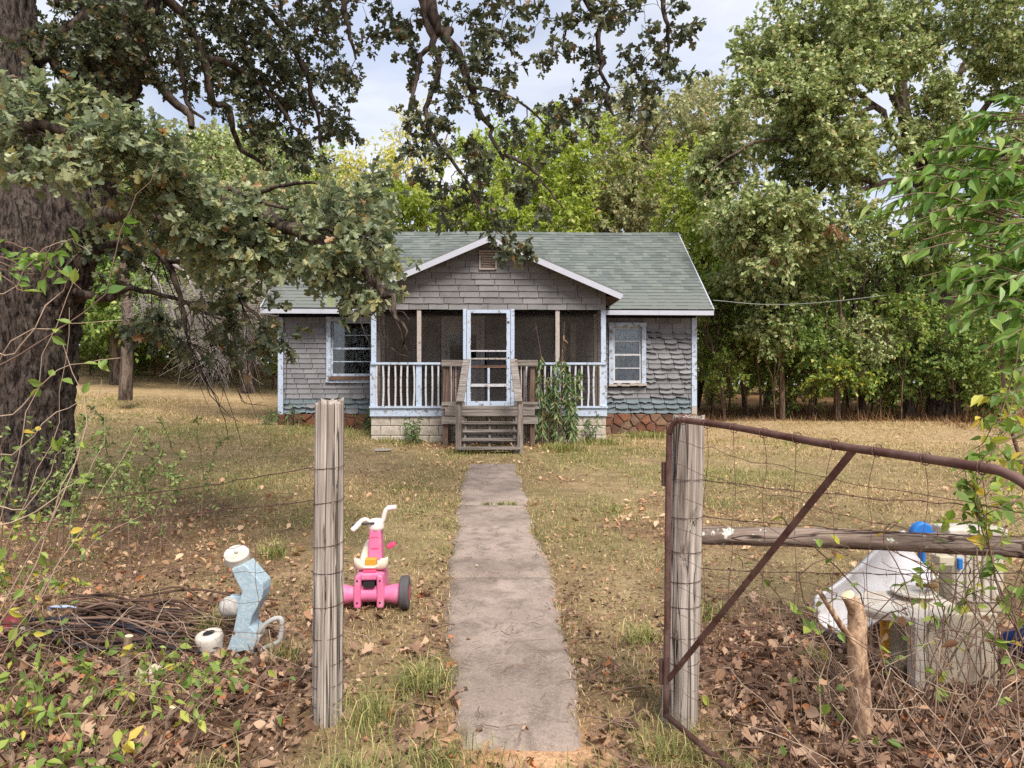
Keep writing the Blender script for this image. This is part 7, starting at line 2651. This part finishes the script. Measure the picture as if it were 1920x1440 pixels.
def strew():
    g = np.random.default_rng(202)
    N = 210000
    y = 2.1 + 15.5 * g.uniform(0, 1, N) ** 1.7
    x = (g.uniform(-1, 1, N)) * (0.82 * y + .4)
    d = litter(x, y)
    keep = g.uniform(0, 1, N) < d * np.where(y < 5, .62, .55) * .55
    pth = on_path(x, y, -.04)
    keep &= ~pth | (g.uniform(0, 1, N) < .16)
    house_m = (y > 13.4) & (np.abs(x + .5) < 5)
    keep &= ~(house_m & (y > 14.1))
    x, y = x[keep], y[keep]
    # drifts: along the path edges, at the steps and porch
    for (cx, cy, sx, sy, n) in ((-.9, 13.2, .5, .45, 500), (.7, 13.0, .4, .4, 300), (-1.6, 13.7, .5, .25, 260), (2.4, 15.4, .9, .2, 200), (1.3, 7.4, .10, .10, 46), (.62, 9.4, .14, .14, 40), (-.15, 10.9, .5, .2, 160)):
        x = np.concatenate([x, g.normal(cx, sx, n)])
        y = np.concatenate([y, g.normal(cy, sy, n)])
    n = len(x)
    z = gz(x, y) + g.uniform(.004, .03, n) * np.where(litter(x, y) > .5, 1.3, .8)
    pth = on_path(x, y)
    z = np.where(pth, gz(x, y, False) + .022, z)
    ang = g.uniform(0, 2 * math.pi, n)
    dr = np.stack([np.cos(ang), np.sin(ang), g.normal(0, .22, n)], -1)
    nm = nrm(g.normal(size=(n, 3)) * .5 + [0, 0, 1])
    s = np.clip(g.gamma(3.0, .0112, n), .012, .09) * np.where(pth, .42, 1)
    far = y > 5.2
    pk = (np.stack([x, y, z], -1), dr, nm, s)
    kind = g.integers(0, 3, n)
    for q_, T_, lab in ((0, DRY, 'brown curled fallen leaves strewn thickly along the fence and path'), (1, OAKDRY, 'brown lobed oak leaves fallen thickly along the fence and path'), (2, CRUMP, 'crumpled brown leaf scraps lying between the fallen leaves')):
        V, Fs = leaf_batch(*[q[~far & (kind == q_)] for q in pk], T_)
        tag(link('fallen_leaves', fast_mesh('fallen_leaves', V, Fs), M_LITT), lab, None, None, 'stuff')
    V, Fs = leaf_batch(*[q[far] for q in pk], DRY)
    tag(link('fallen_leaves', fast_mesh('fallen_leaves', V, Fs), M_LITP), 'pale fallen leaves scattered over the lawn', None, None, 'stuff')
    # small broken bits everywhere in the grass
    m = 30000
    y = 3.2 + 13 * g.uniform(0, 1, m) ** 1.3
    x = g.uniform(-1, 1, m) * (.8 * y + .4)
    k = (fbm(np.stack([x * .8, y * .8, 0 * x + 2], -1), 4, 29) + g.normal(0, .08, m) > .47) & ~on_path(x, y, -.02) & ~((y > 14.1) & (np.abs(x + .5) < 5))
    x, y = x[k], y[k]
    m = len(x)
    a = g.uniform(0, 2 * math.pi, m)
    V, Fs = leaf_batch(np.stack([x, y, gz(x, y) + g.uniform(.004, .03, m)], -1), np.stack([np.cos(a), np.sin(a), g.normal(0, .3, m)], -1), nrm(g.normal(size=(m, 3)) * .6 + [0, 0, 1]), g.uniform(.014, .042, m), FAR)
    tag(link('leaf_litter', fast_mesh('leaf_litter', V, Fs), M_LITT), 'small brown leaf fragments sprinkled through the lawn grass', None, None, 'stuff')
    return n


print('leaves', strew())


def twig_litter():
    g = np.random.default_rng(203)
    n = 2600
    y = 2.2 + 6 * g.uniform(0, 1, n) ** 1.6
    x = g.uniform(-1, 1, n) * (.8 * y + .3)
    k = (litter(x, y) > .35) | (on_path(x, y) & (g.uniform(0, 1, n) < .55))
    x, y = x[k], y[k]
    n = len(x)
    L = g.uniform(.03, .28, n) * np.where(on_path(x, y), .38, 1)
    a = g.uniform(0, 2 * math.pi, n)
    t = np.linspace(-.5, .5, 5)
    X = x[:, None] + np.cos(a)[:, None] * L[:, None] * t + g.normal(size=(n, 5)) * L[:, None] * .06
    Y = y[:, None] + np.sin(a)[:, None] * L[:, None] * t + g.normal(size=(n, 5)) * L[:, None] * .06
    Z = gz(X, Y, False) + .026 + g.uniform(0, .02, (n, 1))
    P = np.stack([X, Y, Z], -1)
    V, F = tubes(P, (L * .012 + .001)[:, None].repeat(5, 1) * np.linspace(1.2, .6, 5), 4)
    tag(link('twigs', fast_mesh('twigs', V, F, True), M_TWIG), 'small fallen twigs scattered on the path and in the litter', None, None, 'stuff')


twig_litter()

# ------------------------------------------------------------------ grass
M_GRASS = m_leaf('lawn_grass_blade', [(0, (98, 90, 60)), (.3, (130, 114, 80)), (.6, (156, 136, 100)), (1, (190, 168, 130))], .3, .6, .25)
M_GRASSG = m_leaf('green_grass_blade', [(0, (84, 92, 52)), (.5, (106, 110, 64)), (.8, (134, 130, 84)), (1, (172, 156, 110))], .3, .6, .25)


def blades(x, y, z, h, w, lean, g, flat=None):
    n = len(x)
    a = g.uniform(0, 2 * math.pi, n)
    d = np.stack([np.cos(a), np.sin(a), np.zeros(n)], -1)
    s = np.stack([-np.sin(a), np.cos(a), np.zeros(n)], -1)
    b = np.stack([x, y, z], -1)
    V = np.empty((n, 5, 3))
    V[:, 0] = b - s * w[:, None] / 2
    V[:, 1] = b + s * w[:, None] / 2
    m = b + d * (lean * h * .35)[:, None] + np.array([0, 0, 1]) * (h * .62)[:, None]
    V[:, 2] = m + s * w[:, None] * .38
    V[:, 3] = m - s * w[:, None] * .38
    V[:, 4] = b + d * (lean * h)[:, None] + np.array([0, 0, 1]) * (h * np.clip(1 - .35 * lean, .15, 1))[:, None]
    o = (np.arange(n) * 5)[:, None]
    if flat is None:
        flat = np.zeros(n, bool)
    return V.reshape(-1, 3), [(o + np.array([[0, 1, 2, 3]]))[~flat], (o + np.array([[3, 2, 4]]))[~flat], (o + np.array([[0, 1, 4]]))[flat]]


def lawn():
    g = np.random.default_rng(301)
    N = 330000
    y = 2.15 + 17.5 * g.uniform(0, 1, N) ** 1.15
    x = g.uniform(-1, 1, N) * (.80 * y + .5)
    d = litter(x, y)
    n1 = fbm(np.stack([x * .9, y * .9, 0 * x], -1), 4, 60)
    keep = g.uniform(0, 1, N) < np.clip(1.15 - d * 1.05, .07, 1) * np.clip(.1 + 1.9 * (n1 - .22), .04, 1.2)
    keep &= ~on_path(x, y, -.035) 
    keep &= ~((y > 14.3) & (np.abs(x + .5) < 2.5)) & ~((y > 16.0) & (x > -5.5) & (x < 4.4))
    keep &= ~((x > 3) & (y > 18.6))
    keep &= ~((np.abs(x) < .5) & (y < 2.9) & (g.uniform(0, 1, N) < .8))
    x, y = x[keep], y[keep]
    n = len(x)
    z = gz(x, y) - .004
    gr = fbm(np.stack([x * .5, y * .5, 0 * x + 3], -1), 4, 61) + g.normal(0, .1, n)
    h = g.uniform(.015, .05, n) * (.6 + 1.1 * (n1[keep] - .2)) * (1 + .6 * (gr > .55)) * (1 + .02 * y)
    w = g.uniform(.0022, .0042, n) * (.55 + .16 * y) * np.where(y > 4.6, 1.45, 1)
    lean = g.uniform(.2, 1.5, n)
    green = gr - .12 * dry_sunlit(x, y) > .565
    for sel, m, nm, lab in ((~green, M_GRASS, 'grass', 'short dry tan grass over the lawn'), (green, M_GRASSG, 'grass', 'greener patches of short grass in the lawn')):
        V, Fs = blades(x[sel], y[sel], z[sel], h[sel], w[sel], lean[sel], g, y[sel] > 4.6)
        tag(link(nm, fast_mesh(nm, V, Fs), m), lab, None, None, 'stuff')
    print('blades', n)
    # tufts of longer grass
    T_ = [(-.42, 3.3, .11, 330, .16), (-.62, 3.0, .14, 260, .15), (-.25, 2.55, .16, 260, .16), (-.6, 2.55, .16, 220, .14), (-1.1, 2.5, .12, 120, .14), (-1.95, 5.6, .10, 160, .16), (-1.75, 3.95, .08, 110, .18), (-1.2, 3.6, .07, 80, .14), (-.3, 7.7, .05, 40, .06), (.0, 7.68, .06, 60, .07), (-.12, 7.69, .04, 40, .07),
          (.75, 3.9, .10, 150, .12), (.62, 2.75, .14, 180, .13), (.85, 2.5, .15, 200, .13), (.25, 2.4, .16, 220, .14), (.0, 2.3, .2, 220, .12), (1.25, 4.3, .12, 130, .13), (1.6, 3.6, .08, 70, .12), (.95, 12.8, .3, 500, .2), (-.9, 12.4, .25, 260, .14), (1.8, 13.9, .4, 500, .16), (3.0, 15.2, .6, 600, .16), (-2.3, 13.9, .5, 400, .13), (1.1, 7.4, .2, 160, .08), (-1.3, 8.5, .3, 200, .07), (-4.3, 15.5, .6, 500, .15)]
    X, Y, Hh = [], [], []
    for (cx, cy, r_, n, hh) in T_:
        X.append(g.normal(cx, r_ * .6, n))
        Y.append(g.normal(cy, r_ * .6, n))
        Hh.append(hh * g.uniform(.4, 1.2, n))
    X, Y, Hh = np.concatenate(X), np.concatenate(Y), np.concatenate(Hh)
    k = ~on_path(X, Y, -.06) | (np.abs(Y - 7.69) < .12)
    X, Y, Hh = X[k], Y[k], Hh[k]
    V, Fs = blades(X, Y, gz(X, Y) - .004, Hh, (.002 + .0007 * Y) * g.uniform(.8, 1.4, len(X)), g.uniform(.3, 1.4, len(X)), g)
    tag(link('grass_tufts', fast_mesh('grass_tufts', V, Fs), M_GRASSG), 'longer tufts of green and straw grass by the path and steps', None, None, 'stuff')


lawn()


# brown undergrowth along the wood edges
def undergrowth():
    g = np.random.default_rng(401)
    X, Y = [], []
    n = 9000
    x = g.uniform(4.9, 17, n)
    y = 18.7 + g.uniform(0, 5, n) + np.maximum(0, x - 10) * -.25
    X.append(x); Y.append(y)
    n = 9000
    x = g.uniform(-22, -4.5, n)
    y = 27 + g.uniform(0, 6, n) - .12 * (x + 14)
    X.append(x); Y.append(y)
    n = 2500
    X.append(g.uniform(11, 15, n)); Y.append(g.uniform(12, 20, n))
    x, y = np.concatenate(X), np.concatenate(Y)
    n = len(x)
    cl = fbm(np.stack([x * .8, y * .8, 0 * x], -1), 3, 70)
    h = g.uniform(.06, .7, n) * (.2 + 1.5 * cl ** 2)
    V, Fs = blades(x, y, gz(x, y) - .01, h, g.uniform(.012, .035, n), g.uniform(.2, 1.6, n), g, np.ones(n, bool))
    tag(link('undergrowth', fast_mesh('undergrowth', V, Fs), m_leaf('brown_brush', [(0, (84, 62, 46)), (.5, (116, 90, 68)), (.85, (142, 114, 86)), (1, (108, 104, 62))], .2, .8, .1)), 'brown dry brush along the edges of the woods', None, None, 'stuff')


undergrowth()
